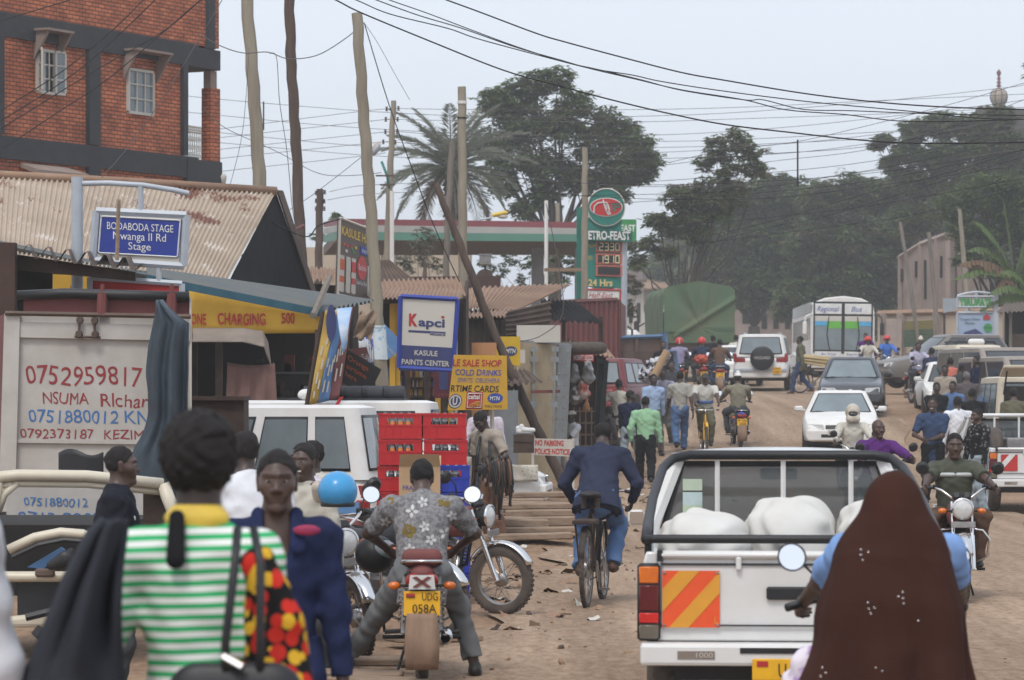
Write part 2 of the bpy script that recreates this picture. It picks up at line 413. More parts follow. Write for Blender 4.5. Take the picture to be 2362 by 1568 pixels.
M['green'] = mat('paint_green',(.012,.19,.145),.5,c2=(.01,.14,.11),ns=1.6)
M['maroon'] = mat('paint_maroon',(.20,.055,.05),.7,c2=(.13,.04,.036),ns=1.2,detail=8)
M['conc'] = mat('concrete',(.33,.26,.225),.9,c2=(.22,.165,.14),ns=.8,detail=9,bump=.2)
M['cream'] = mat('plaster_cream',(.50,.42,.33),.9,c2=(.40,.32,.24),ns=.7)
M['lgrey'] = mat('light_grey_board',(.52,.50,.45),.7,c2=(.47,.44,.39),ns=1.4)
M['ink_w'] = mat('ink_white',(.75,.75,.73),.6);M['ink_k'] = mat('ink_black',(.02,.02,.022),.6)
M['ink_r'] = mat('ink_red',(.45,.03,.03),.6);M['ink_b'] = mat('ink_blue',(.03,.07,.36),.6);M['ink_y'] = mat('ink_yellow',(.75,.52,.07),.6)
M['ink_o'] = mat('ink_orange',(.62,.12,.02),.6);M['ink_g'] = mat('ink_green',(.05,.30,.09),.6);M['ink_n'] = mat('ink_navy',(.04,.05,.16),.6)

# ------------------------------------------------------------------ ground, road, verge, far hills
def ribbon(x0f,x1f,ds,dz,nx,wob=0):
 mb = MB();k = len(ds)
 vs = []
 for d in ds:
  for j in range(nx+1):
   x = x0f(d)+(x1f(d)-x0f(d))*j/nx
   z = gz(d)+dz
   if wob:z += wob*(math.sin(x*1.7+d*.9)*.5+math.sin(x*3.1-d*1.3)*.3+math.sin(x*.6+d*.33))
   vs.append((x,d,z))
 fs = [(i*(nx+1)+j,i*(nx+1)+j+1,(i+1)*(nx+1)+j+1,(i+1)*(nx+1)+j) for i in range(k-1) for j in range(nx)]
 return mb.add(vs,fs)
ds = [-60,-20,0]+[i*1.0 for i in range(2,120,1)]+[120+i*6 for i in range(30)]+[310,340,380,420]
g = ribbon(lambda d:-min(205,40+abs(d)*1.2),lambda d:min(205,40+abs(d)*1.2),ds,-.02,40).build('ground',M['dirt'],smooth=2);tag(g,kind='structure')
rds = [i*.5 for i in range(8,240)]+[120+i*4 for i in range(60)]
def rl(d):return np.interp(d,[4,26,40,60,75,100,140,400],[-1.5,-.3,.75,1.9,2.6,3.0,5,14])+.22*math.sin(d*.8)+.12*math.sin(d*2.1)
def rr_(d):return np.interp(d,[4,30,60,100,140,400],[6.5,6.5,8.5,11,14,32])+.2*math.sin(d*.7)
r = ribbon(rl,rr_,rds,.012,16,.006).build('dirt_road',M['road'],smooth=2);tag(r,kind='structure')

# scattered litter, pebbles and dirt clods (uncountable)
mb = MB()
for i in range(700):
 d = random.uniform(15,70);u = random.triangular(650,2000,1250) if random.random() < .75 else random.uniform(900,2362)
 x = X(u,d);s = random.uniform(.006,.022)*(1 if random.random() < .93 else 1.8)
 mb.M = Matrix.Translation((x,d,gz(d)+.012+s*.3)) @ Euler((random.random(),random.random(),random.random()*6)).to_matrix().to_4x4()
 mb.mi = random.choice((0,0,0,1,2));mb.ell((0,0,0),(s,s*random.uniform(.6,1.2),s*.5),6,4)
o = mb.build('pebbles',[M['dirt'],M['tin_old'],M['conc']]);tag(o,'small stones and clods strewn over the dirt by the road','pebbles',kind='stuff')
mb = MB()
for i in range(130):
 d = random.uniform(24,60);u = random.gauss(1450 if d > 34 else 1200,110);x = X(u,d);s = random.uniform(.03,.10)
 mb.M = Matrix.Translation((x,d,gz(d)+.02)) @ Euler((random.uniform(-.3,.3),random.uniform(-.3,.3),random.random()*6)).to_matrix().to_4x4()
 mb.mi = random.choice((0,0,1,2,2,3));mb.grid(lambda a,b:((a-.5)*s*2,(b-.5)*s,.25*s*math.sin(a*5)+.2*s*math.cos(b*4)),3,2)
o = mb.build('litter',[M['dead'],M['lgrey'],M['tin_br'],M['wood_d']],solid=.004);tag(o,'dry husks and scraps of litter trodden into the roadside dirt','litter',kind='stuff')

# ------------------------------------------------------------------ trees
def leaf_cloud(blobs,dens,ls,droop=.5,clump=.33,mats=(0,0,1),aspect=.3,cl=6,thick=.8):
 """blobs [(x,y,z,r)] -> leaf quads gathered in clumps on the outer part of each blob; returns verts, faces, material ids"""
 C = []
 for (x,y,z,r) in blobs:
  n = max(8,int(26*thick*(r/1.5)**1.3)+6)
  for i in range(n):
   v = rng.normal(size=3);v /= np.linalg.norm(v);rad = r*rng.uniform(.45,.95)
   C.append((x+v[0]*rad,y+v[1]*rad*.85,z+v[2]*rad*.8,r*clump*rng.uniform(.6,1.25)))
 Q,MI = [],[]
 for (x,y,z,r) in C:
  n = int(dens*2.2*r*r)+5
  v = rng.normal(size=(n,3));v /= np.linalg.norm(v,axis=1)[:,None];p = np.array((x,y,z))+v*(r*rng.uniform(.35,1.05,(n,1)))*np.array((1,1,.75))
  Q.append(np.repeat(p,cl,0));mi = mats[rng.integers(len(mats))];MI.append(np.where(rng.random(n*cl) < .8,mi,np.array(mats)[rng.integers(len(mats),size=n*cl)]))
 q = np.concatenate(Q);MI = np.concatenate(MI);N = len(q)
 an = rng.uniform(0,2*PI,N);dr = np.stack((np.cos(an),np.sin(an),rng.uniform(-1.1,.5,N)*droop-.15),1);dr /= np.linalg.norm(dr,axis=1)[:,None]
 sd = np.cross(dr,np.array((0,0,1))+rng.normal(size=(N,3))*.35);sd /= np.linalg.norm(sd,axis=1)[:,None]+1e-9
 L = (ls*rng.uniform(.6,1.25,N))[:,None];m = q+dr*L*.5;w = sd*L*aspect*.5
 V = np.stack((q,m+w,q+dr*L,m-w),1).reshape(-1,3);F = np.arange(4*N).reshape(-1,4)
 return V,F,MI
def leaves_obj(name,V,F,MI,mats,parent):
 o = mesh_np(name,np.array(V),np.array(F),mats[0],parent,smooth=False)
 for m in mats[1:]:o.data.materials.append(m)
 o.data.polygons.foreach_set('material_index',np.array(MI,np.int32)[:len(o.data.polygons)]);o.data.update();return o
def tree(name,label,cat,d,blobs,base_u,dens=60,ls=.28,mats=('leaf','leaf2'),mix=(0,0,1),trunk_r=.3,group=None,limbs=True,base_z=None,tmat='bark',cl=5,aspect=.3,droop=.6,thick=.8,clump=.33,fork=.35):
 s = FPX/d;bx = X(base_u,d);bz = gz(d) if base_z is None else base_z
 t = thing(name,label,cat,(bx,d,bz),0,group)
 B = []
 for (u,v,r) in blobs:
  p = P(u,v,d);B.append((p.x-bx,rng.uniform(-.5,.5)*r/s*.7,p.z-bz,r/s))
 V,F,MI = leaf_cloud(B,dens,ls,droop,clump,mix,aspect,cl,thick)
 leaves_obj('crown',V,F,MI,[M[m] for m in mats],t)
 mb = MB();zs = [b[2] for b in B];zmid = min(zs)+(max(zs)-min(zs))*.15;zf = zmid*fork+.0
 cx = sum(b[0] for b in B)/len(B)*.5
 mb.tube([(0,0,-.3),(cx*.2,0,zf*.5),(cx*.5,0,zf)],[trunk_r*1.25,trunk_r,trunk_r*.85],9)
 if limbs:
  for (x,y,z,r) in B:
   a = Vector((cx*.5,0,zf));e = Vector((x,y,z));mid = a.lerp(e,.5)+Vector((rng.uniform(-.4,.4),rng.uniform(-.3,.3),-.12*(e-a).length*rng.random()))
   rt = trunk_r*.34*min(1,.45+r/3)
   mb.tube([a,a.lerp(mid,.5)+Vector((rng.uniform(-.2,.2),0,0)),mid,mid.lerp(e,.55)+Vector((rng.uniform(-.3,.3),0,rng.uniform(-.1,.3))),e],[rt,rt*.85,rt*.65,rt*.4,rt*.15],6)
   for k in range(5):
    v = Vector(rng.normal(size=3)).normalized()*r*.85;q = mid.lerp(e,.6+.08*k)
    mb.tube([q,q+v*.5+Vector((0,0,.1)),q+v],[rt*.3,rt*.2,rt*.06],5)
 mb.build('trunk',M[tmat],t,smooth=2)
 return t
tree('mango_tree','tall broad mango tree towering behind the petrol canopy and its green sign','tree',135,
     [(1240,190,45),(1180,225,55),(1290,180,42),(1130,235,40),(1330,250,55),(1210,285,70),(1290,290,55),(1400,275,45),(1440,300,45),(1370,330,60),(1470,330,45),
      (1495,370,38),(1430,390,55),(1180,360,60),(1120,330,40),(1260,390,65),(1340,410,60),(1480,400,40),(1160,420,45),(1250,455,45),(1420,440,45),(1210,480,35)],1270,dens=26,ls=.3,trunk_r=.42,fork=.7,mats=('leaf','leaf2','leaf3'),mix=(0,0,1,0,2),clump=.38,thick=2.5)
tree('mango_tree','slim dark tree with one high tuft, above the green tarpaulin truck','tree',122,
     [(1650,335,36),(1700,320,34),(1735,345,30),(1630,370,26),(1690,375,36),(1740,390,32),(1660,420,34),(1600,440,40),(1560,450,40),(1590,490,45),(1650,480,45),(1545,525,34),(1520,510,34),(1610,540,38),(1500,560,30),(1700,450,34),(1540,580,24),(1468,600,30),(1450,560,22)],1570,dens=30,ls=.28,trunk_r=.22,fork=.5,mats=('leaf','leaf2'),mix=(0,0,1,1),thick=2.3,clump=.38)
tree('roadside_tree','hazy round tree filling the gap right of the slim dark tree','tree',185,
     [(1690,470,70),(1760,440,60),(1820,455,65),(1700,570,85),(1790,540,80),(1650,640,70),(1740,650,80),(1820,630,70),(1670,560,60)],1740,dens=22,ls=.42,trunk_r=.4,fork=.3,mats=('leaf','leaf2'),mix=(0,0,0,1),thick=1.3,clump=.4)
tree('roadside_tree','wide grey green tree behind the white and blue bus','tree',175,
     [(1900,460,60),(1970,440,60),(2040,450,55),(1880,560,75),(1960,560,80),(2040,560,70),(1870,650,70),(1960,660,80),(2040,660,70),(1840,700,60)],1930,dens=22,ls=.42,trunk_r=.4,fork=.3,mats=('leaf','leaf2'),mix=(0,0,0,1),thick=1.3,clump=.4)
tree('roadside_tree','dark layered tree with flat spreading boughs below the onion dome','tree',165,
     [(2110,300,38),(2170,290,45),(2240,290,50),(2310,270,45),(2040,325,26),(2090,350,40),(2160,360,55),(2240,360,60),(2320,340,55),(2060,380,30),(2120,420,55),(2200,430,60),(2290,430,60),(2360,400,55),(2110,500,55),(2050,372,20),(2020,332,16)],2200,dens=24,ls=.36,trunk_r=.5,fork=.5,mats=('leaf','leaf2'),mix=(0,0,0,1),clump=.4,thick=2.2)
tree('roadside_tree','dense bright green tree at the right edge over the grey block building','tree',135,
     [(2200,480,50),(2260,440,60),(2330,440,60),(2240,540,55),(2310,530,65),(2360,500,60),(2280,600,50),(2350,620,60),(2225,590,30),(2390,560,60),(2215,520,36)],2320,dens=30,ls=.3,trunk_r=.4,fork=.3,mats=('leaf','leaf3'),mix=(0,0,1),thick=1.3,clump=.4)
tree('roadside_tree','bare twigged treetop poking in at the upper right edge','tree',150,[(2375,150,18),(2380,170,22),(2400,160,25)],2420,dens=10,ls=.22,trunk_r=.15,fork=.9,thick=.5)
# wooded far hillside behind everything, one mass
hb = []
for i in range(60):
 u = rng.uniform(1480,2450);d = rng.uniform(230,300);r = rng.uniform(2.2,4.5);vtop = np.interp(u,[1480,1600,1850,2050,2450],[700,520,455,440,380]);p = P(u,rng.uniform(vtop,720)+25,d);hb.append((p.x,d,p.z,r))
V,F,MI = leaf_cloud(hb,7,.75,.5,.42,(0,0,1),.4,5,1.2)
o = leaves_obj('woodland',V,F,MI,[M['leaf'],M['leaf2']],None);tag(o,'hazy wooded slope closing the far end of the street','woodland',kind='stuff')
tree('shrubby_tree','thin grey leaved tree in front of the petrol station wall','tree',88,[(960,560,28),(985,590,30),(950,610,26),(1000,555,24),(1010,610,22),(930,600,16),(975,535,20)],975,dens=38,ls=.17,trunk_r=.08,fork=.6,mats=('palm','leaf2'),mix=(0,0,1),aspect=.25,thick=.8)
tree('shrubby_tree','small dark tree behind the petrol sign pylon under the canopy','tree',112,[(1225,610,26),(1150,620,26),(1180,590,24),(1320,620,28),(1330,592,22),(1120,600,22),(1260,590,30),(1300,600,28),(1240,640,26),(1290,640,24),(1205,645,18)],1255,dens=38,ls=.2,trunk_r=.1,fork=.5,mats=('leaf','palm'),mix=(0,0,1))
tree('shrubby_tree','wispy bush with hanging dry leaves right of the petrol sign','tree',104,[(1452,640,18),(1460,670,18),(1448,700,16),(1470,655,12),(1455,720,12)],1452,dens=34,ls=.2,trunk_r=.06,fork=.5,mats=('palm','dead','leaf2'),mix=(0,1,2))
tree('shrubby_tree','feathery treetop between the dark pole and the hardware board','tree',125,[(765,520,22),(770,545,20),(740,548,20),(770,570,14),(728,545,12),(775,500,12)],750,dens=16,ls=.2,trunk_r=.06,fork=.8,thick=.55)

# date palm
def palm(u,v,d,n,L,label):
 c = P(u,v,d);bz = gz(d);t = thing('palm_tree',label,'palm tree',(c.x,d,bz),0)
 mb = MB();h = c.z-bz
 mb.tube([(.25,0,-.3),(.1,0,h*.5),(0,0,h)],[.32,.27,.25],10)
 for i in range(90):
  a = i*2.4;z = h*(.35+.65*i/90);mb.M = Matrix.Translation((math.cos(a)*.25+.1*(1-z/h),math.sin(a)*.25,z)) @ Euler((0,-.5,a),'XYZ').to_matrix().to_4x4();mb.box((.06,0,.08),(.07,.14,.22))
 mb.M = Matrix.Identity(4);mb.build('trunk',M['bark'],t)
 V,F,MI = [],[],[];mbs = MB()
 for i in range(n):
  a = i*2.39996+rng.uniform(-.2,.2);q = (i+.5)/n;el = math.radians(np.interp(q,[0,.25,.6,1],[80,52,15,-32]))+rng.uniform(-.1,.1);Lf = L*rng.uniform(.85,1.1)
  dirh = np.array((math.cos(a),math.sin(a),0));pts = [];p = np.array((0,0,h));e = el
  for k in range(15):
   pts.append(p.copy());p = p+(dirh*math.cos(e)+np.array((0,0,math.sin(e))))*Lf/14;e -= np.interp(q,[0,1],[.06,.10])
  mbs.tube(pts,[.05-.0032*k for k in range(15)],5)
  sd = np.cross(dirh,(0,0,1));dead = 1 if q > .86 else 0
  for k in range(2,70):
   f = k/70*14;j = min(int(f),13);p = pts[j]+(pts[j+1]-pts[j])*(f-j);tg = pts[j+1]-pts[j];tg /= np.linalg.norm(tg);up = np.cross(sd,tg)
   ll = .62*math.sin(PI*min(1,.12+.9*k/72))**.6*rng.uniform(.8,1.1)
   for s_ in (-1,1):
    dr = tg*.75+sd*s_*.75-abs(up)*0+np.array((0,0,rng.uniform(-.35,.3)));dr /= np.linalg.norm(dr);w = np.cross(dr,sd*s_+np.array((0,0,.6)));w /= np.linalg.norm(w)
    i0 = len(V);V += [p-tg*.02,p+dr*ll*.5+w*.022,p+dr*ll,p+dr*ll*.5-w*.022];F.append((i0,i0+1,i0+2,i0+3));MI.append(dead)
 mbs.build('frond_stem',M['palm'],t);leaves_obj('fronds',V,F,MI,[M['palm'],M['dead']],t)
palm(1040,395,118,46,3.3,'tall date palm with grey green fronds between the two utility poles')
# banana plants at the right
def banana(u,v,d,leaves,label):
 c = P(u,v,d);t = thing('banana_plant',label,'plant',(c.x,d,gz(d)),0,'banana plants at the right edge');h = c.z-gz(d)
 MB().tube([(0,0,0),(.05,0,h*.5),(0,0,h)],[.16,.13,.08],9).build('stem',M['leaf2'],t,smooth=2)
 mb = MB()
 for (du,dv,up,dead) in leaves:
  e = Vector((du*d/FPX,rng.uniform(-.5,.3),-dv*d/FPX));a = Vector((0,0,h));m = a+e*.5+Vector((0,0,up*d/FPX));b = a+e
  mb.mi = dead;n = 14
  def cv(t_):return a*(1-t_)**2+m*2*t_*(1-t_)+b*t_*t_
  for k in range(n):
   for s_ in (-1,1):      # torn strips either side of the midrib
    t0,t1 = k/n,(k+.86)/n;w0 = .34*math.sin(PI*min(1,.1+.92*t0))**.5;w1 = .34*math.sin(PI*min(1,.1+.92*t1))**.5
    p0,p1 = cv(t0),cv(t1);sd = Vector((0,s_*.75,-.62-rng.uniform(0,.4)*(1+dead)))
    mb.quad(p0,p1,p1+sd*w1,p0+sd*w0)
 mb.build('leaf',[M['leaf3'],M['dead']],t)
banana(2340,640,118,[(-100,-130,60,0),(-30,-190,40,0),(-130,-30,45,1),(-110,-60,70,0),(-150,10,50,0),(40,-120,40,0),(-60,60,50,1),(60,-40,60,0)],'banana plant with torn drooping leaves behind the ad panel')
banana(2385,690,112,[(-80,-60,60,0),(-110,-10,50,0),(-130,30,50,0),(-30,-110,40,0),(-60,40,40,1)],'lower banana plant leaning over the dark shack roof')

# ------------------------------------------------------------------ poles
def pole(name,label,pts,w,d,m='pole',cat='utility pole',group=None,base=True,n=12,knots=0):
 p = [P(u,v,d) for (u,v) in pts];
 if base:
  q = p[-1];dirn = (p[-1]-p[-2]).normalized();q2 = q+dirn*((q.z-gz(d)+.2)/max(.2,-dirn.z)) if dirn.z < 0 else q;p.append(q2)
 r = [a*d/FPX/2 for a in w];r += [r[-1]]*(len(p)-len(r))
 if len(p) > 2 or True:           # resample with a slight wobble
  P2,R2 = [],[]
  for i in range(len(p)-1):
   for k in range(6):
    t = k/6;wob = .012*Vector((math.sin(i*9+k*2.1),math.cos(i*5+k*1.7),0));P2.append(p[i].lerp(p[i+1],t)+wob);R2.append((r[i]*(1-t)+r[i+1]*t)*(1+.05*math.sin(i*7+k*2.7)*(1 if knots else .4)))
  P2.append(p[-1]);R2.append(r[-1])
 b = Vector(P2[-1]);mb = MB();mb.tube([q-b for q in P2],R2,n)
 o = mb.build(name,M[m],None,smooth=True,loc=b);tag(o,label,cat,group);return o
G_P = 'wooden poles along the shops'
pole('utility_pole','thick light wooden pole nearest the brick building',[(566,-40),(585,200),(600,436)],[28,29,31],56,'pole',group=G_P)
pole('utility_pole','dark rough knotted pole second from the brick building',[(666,-40),(672,150),(683,330),(694,600)],[24,24,24,26],54,'pole_d',group=G_P,knots=1)
p3 = pole('utility_pole','long leaning grey wooden pole with a paper poster, right of the hardware board',[(823,30),(838,250),(853,450),(868,690),(884,905)],[25,26,27,28,31],47,'pole',group=G_P)
p4 = pole('utility_pole','far slim pole carrying insulators and the street lamp',[(908,232),(900,400),(893,600)],[12,15,17],84,'pole',group=G_P)
p5 = pole('utility_pole','short dark pole with insulators left of the hardware board',[(738,436),(735,610)],[16,18],86,'pole_d',group=G_P)
p6 = pole('utility_pole','upright pole with a white band, behind the white paint shop board',[(1065,200),(1067,500),(1069,830)],[19,21,23],62,'pole',group=G_P)
pole('utility_pole','dark slanting log leaning across the upright banded pole',[(1005,424),(1060,560),(1140,770),(1220,950),(1300,1112)],[15,18,20,22,24],57,'pole_d',group=G_P,knots=1)
pole('utility_pole','crooked thin pole just left of the banded pole',[(1043,327),(1033,500),(1028,660)],[14,14,15],84,'pole_g',group=G_P)
pole('utility_pole','wooden pole standing right before the green petrol sign',[(1349,340),(1349,560),(1347,800)],[13,15,16],84,'pole',group=G_P)
pole('utility_pole','short weathered pole under the big mango tree',[(1286,468),(1287,660)],[10,11],100,'pole',group=G_P)
pole('utility_pole','far thin pole rising from behind the green truck',[(1589,590),(1591,700)],[4,5],150,'pole_g',group=G_P)
G_R = 'leaning poles before the grey block building'
pole('utility_pole','leaning pole at the left end of the grey block building',[(2076,512),(2094,620),(2110,730)],[8,9,10],128,'pole_g',group=G_R)
pole('utility_pole','middle leaning pole before the grey block building',[(2142,535),(2152,640),(2163,770)],[9,10,11],126,'pole_g',group=G_R)
pole('utility_pole','tall pale pole at the right end of the grey block building',[(2213,482),(2222,580),(2230,680)],[9,11,12],122,'pole',group=G_R)
for (u,v0,v1,d,lb) in ((904,440,600,78,'slender white post beside the lamp pole'),(1260,462,650,90,'peeling white post under the mango tree')):
 o = MB().tube([P(u,v0,d)-P(u,v1,d),Vector((0,0,-2.5))],.055,8).build('sign_post',M['white'],smooth=True,loc=P(u,v1,d));tag(o,lb,'post')
o = MB().box((0,0,0),(1.25,.06,.1)).build('crossbar',M['wood'],loc=P(1305,622,89));tag(o,'pale wooden bar nailed across the posts left of the petrol sign','bar')
# pole fittings
def local(o,u,v,d):return P(u,v,d)-Vector(o.location)
for (po,d,rows) in ((p4,84,[(892,251,1),(919,250,1),(890,275,1),(917,275,1),(889,304,1),(916,303,1),(884,327,1),(912,328,1)]),(p5,86,[(729,445,1),(749,443,1),(729,463,1),(748,464,1),(729,481,1),(748,481,1)])):
 for (u,v,_) in rows:
  c = local(po,u,v,d);m = MB();m.lathe([(.0,-.06),(.045,-.06),(.02,-.02),(.045,0),(.02,.03),(.04,.06),(0,.06)],c,'z',8);m.tube([c,Vector((local(po,905-(v-232)*.03 if po is p4 else 738,v,d)))],.012,5)
  m.build('insulator',M['pole_d'],po,smooth=True)
c = local(p6,1066,236,62);MB().lathe([(.085,-.03),(.098,-.03),(.098,.03),(.085,.03)],c,'z',14).build('band',M['white'],p6);c = local(p6,1066,272,62);MB().lathe([(.085,-.015),(.102,-.015),(.102,.015),(.085,.015)],c,'z',14).build('strap',M['blk'],p6)
# poster on the leaning pole
c = local(p3,877,790,47);m = MB();m.mi = 0
m.grid(lambda a,b:(c.x+.112*math.sin((a-.5)*2.2)-.03*(b-.5),c.y-.118*math.cos((a-.5)*2.2),c.z+(b-.5)*.52),8,2);m.build('poster',mat('poster_paper',(.62,.70,.74),.8,c2=(.18,.42,.66),ns=9,thr=(.38,.46)),p3,solid=.004)
text('NAJATI',p3,M['ink_k'],c+Vector((-.085,-.13,.21)),(1,0,0),(0,0,1),.16,.03)
# street lamp
t = thing('street_lamp','grey cobra head street lamp on a green arm fixed to the slim pole','street lamp',P(890,430,83));b = Vector(t.location)
MB().tube([P(898,435,83)-b,P(893,405,83)-b,P(880,372,83)-b],.035,8).build('arm',M['green'],t,smooth=2)
m = MB();m.M = Matrix.Translation(P(868,343,83)-b) @ Euler((0,.45,0)).to_matrix().to_4x4();m.mi = 0;m.ell((0,0,0),(.09,.16,.2));m.mi = 1;m.ell((-.03,0,.04),(.08,.14,.17));m.build('lamp_head',[M['grey_m'],M['cream']],t,smooth=2)
m = MB();m.box(P(888,405,83)-b,(.5,.08,.04));m.box(P(893,426,83)-b,(.4,.08,.04));m.build('bracket',M['pole_d'],t)
t = thing('street_lamp','small orange street lamp head over the petrol canopy','street lamp',P(1128,503,94));b = Vector(t.location)
MB().tube([(-.3,0,-.05),(.1,0,.02)],.03,6).build('arm',M['grey_m'],t);m = MB();m.M = Euler((0,-.2,0)).to_matrix().to_4x4();m.box((.35,0,.06),(.5,.2,.13),bev=.05);m.build('lamp_head',M['ink_y'],t);MB().ell((.42,0,.05),(.16,.09,.07)).build('lens',M['lgrey'],t,smooth=2)

# ------------------------------------------------------------------ wires
def wire(pts,d,r,label,m='wire',group=None,d2=None):
 d2 = d if d2 is None else d2;k = len(pts);P3 = [P(u,v,d+(d2-d)*i/(k-1)) for i,(u,v) in enumerate(pts)]
 out = []
 for i in range(k-1):
  a,b,c_,e = P3[max(i-1,0)],P3[i],P3[i+1],P3[min(i+2,k-1)]
  for j in range(6):
   t = j/6;out.append(.5*((2*b)+(c_-a)*t+(2*a-5*b+4*c_-e)*t*t+(3*b-a-3*c_+e)*t**3))
 out.append(P3[-1]);o0 = out[0].copy()
 o = MB().tube([q-o0 for q in out],r,5).build('overhead_wire',M[m],None,smooth=2,loc=o0);tag(o,label,'wire',group);return o
GA = 'thick black cables crossing the sky'
wire([(700,-35),(775,0),(835,30),(1000,98),(1162,162),(1290,198),(1418,232),(1545,262),(1672,287),(1830,306),(1986,323),(2120,330),(2362,328),(2460,322)],34,.0085,'lowest thick black cable sweeping down to the right over the mango tree',group=GA)
wire([(950,-30),(1031,0),(1105,27),(1238,77),(1305,97),(1439,133),(1572,167),(1672,185),(1853,215),(2020,235),(2186,247),(2362,252),(2460,252)],33,.008,'uppermost thick black cable alone in the sky',group=GA)
wire([(740,-30),(822,0),(899,32),(1032,65),(1105,90),(1272,135),(1382,163),(1465,182),(1572,207),(1716,230),(1813,253),(1950,264),(2100,280),(2362,275),(2460,270)],35,.0065,'lower strand of the twisted cable bundle',group=GA)
wire([(790,-30),(869,0),(965,35),(1065,65),(1188,108),(1292,138),(1365,158),(1459,173),(1522,187),(1656,208),(1853,233),(2020,249),(2136,260),(2253,272),(2362,275),(2460,275)],35.2,.0065,'upper strand of the twisted cable bundle',group=GA)
wire([(820,-30),(899,0),(985,30),(1085,68),(1188,106),(1300,142),(1380,160),(1480,184),(1572,208),(1716,230),(1760,230),(1853,252),(1960,255),(2136,262),(2290,265),(2362,266),(2460,266)],35.4,.006,'middle strand of the twisted cable bundle',group=GA)
LT = 'thin wire of the power line behind the poles, among others like it';GT = 'thin power line wires'
for pts in ([(400,217),(509,229),(829,255),(1056,267),(1250,270),(1429,269),(1686,260),(2020,234),(2320,202),(2362,195)],
   [(400,255),(509,266),(765,290),(1056,307),(1300,312),(1552,310),(1803,294),(2020,272),(2253,245),(2400,225)],
   [(400,295),(509,306),(799,334),(1056,349),(1300,352),(1552,350),(1803,332),(2020,310),(2400,256)],
   [(400,318),(509,329),(832,357),(1056,367),(1305,370),(1539,365),(1803,354),(2020,328),(2400,262)],
   [(400,311),(509,297),(829,257),(892,251)],[(400,330),(509,317),(892,275)],[(400,356),(509,344),(889,304)],[(400,377),(509,365),(882,327)],[(400,408),(509,395),(834,360),(890,352)],
   [(919,250),(1049,252),(1400,253),(1686,248),(2000,233),(2400,215)],[(917,275),(1100,279),(1450,281),(1700,274),(2100,260),(2400,245)],[(916,303),(1150,318),(1600,325),(2100,300),(2400,287)],
   [(912,328),(1100,338),(1500,340),(1803,330),(2400,300)],[(919,262),(1000,300),(1105,350),(1250,385),(1500,390)],[(915,308),(1020,375),(1200,410),(1500,430),(1800,420),(2362,345)],[(760,442),(835,428),(1000,420)],[(755,461),(835,449),(1000,440)]):
 wire(pts,84,.0075,LT,'wire_g',GT)
LR = 'thin wire of the tangle crossing over the street at the right, among others like it';GR = 'thin wires over the right side of the street'
for pts in ([(1540,375),(1686,344),(1830,328),(2020,285),(2200,238),(2400,180)],[(1520,382),(1736,357),(2020,335),(2400,262)],[(1600,400),(1780,372),(2000,345),(2200,290),(2400,215)],[(1400,425),(1686,405),(2020,370),(2400,288)],
   [(1300,452),(1686,440),(1960,400),(2150,365),(2400,310)],[(1400,470),(1686,450),(2020,415),(2400,338)],[(1620,545),(1740,520),(1850,490),(2020,440),(2200,395),(2400,330)],[(1640,560),(1780,522),(1900,500),(2100,440),(2400,350)],
   [(1500,520),(1700,508),(2000,475),(2400,404)],[(1610,562),(1860,530),(2080,500),(2230,465),(2400,420)],[(1105,400),(1300,420),(1600,425),(2000,400),(2362,345)],[(1110,430),(1350,452),(1600,460),(1850,450),(2362,380)]):
 wire(pts,72,.0062,LR,'wire',GR)
GB = 'wires slanting across the brick building'
for i,(pts,lb) in enumerate((([(-20,268),(0,256),(148,161),(259,70),(330,0),(360,-30)],'first slanting wire, passing over the left brick window'),([(-20,292),(0,280),(185,159),(358,0),(390,-30)],'second slanting wire over the left brick window'),([(-20,310),(0,298),(222,161),(374,74),(463,0),(500,-30)],'third slanting wire crossing the brick wall corner to corner'),
  ([(-20,362),(0,348),(130,261),(259,174),(449,11),(490,-25)],'lowest dark slanting wire over the brick wall'),([(-20,56),(0,48),(160,0),(220,-20)],'short wire across the top left of the brick wall'))):
 wire(pts,46,.0085,lb,'wire',GB)
wire([(234,410),(315,315),(408,174),(508,7),(520,-20)],46,.006,'grey cable rising from the tan roof past the brick corner','wire_g')
wire([(465,82),(512,107),(562,122),(618,120),(665,135),(732,127),(799,87),(839,52)],47,.008,'looping grey cable slung from the brick corner to the leaning pole top','wire_g')
wire([(622,123),(638,133),(645,234),(662,350),(675,484),(690,560)],47,.006,'loose grey cable hanging between two poles','wire_g')
wire([(840,52),(895,234),(949,384),(1002,523),(1060,650)],47,.008,'taut stay wire running down from the leaning pole top','wire')
wire([(842,55),(870,97),(909,167),(945,230)],47,.004,'wavy thin wire trailing from the leaning pole top','wire_g')
wire([(470,250),(520,295),(640,350),(730,398),(800,405),(880,398)],60,.007,'sagging grey cable with a splice between the poles','wire_g')
wire([(640,500),(720,450),(834,362)],60,.006,'steep service wire up to the leaning pole','wire')
wire([(590,490),(700,545),(735,520),(785,505)],50,.011,'black drop cable beside the dark pole','wire')
wire([(575,110),(560,300),(530,430)],50,.005,'faint wire slanting from the light pole to the tan roof','wire_g')
wire([(1260,470),(1300,700),(1255,770),(1180,790),(1160,785)],60,.009,'pale cable sagging across the tin shacks','wire_g')
for (u,v0,v1,d,lb) in ((608,234,300,84,'dark spreader rod hanging on the power wires at the left'),(1840,322,430,72,'long dark spreader rod hanging on the wires at the right')):
 c = P(u,(v0+v1)/2,d);h = (v1-v0)*d/FPX/2;o = MB().tube([(0,0,-h),(0,0,h)],.022,6).build('spreader_rod',M['wire'],loc=c);tag(o,lb,'rod')
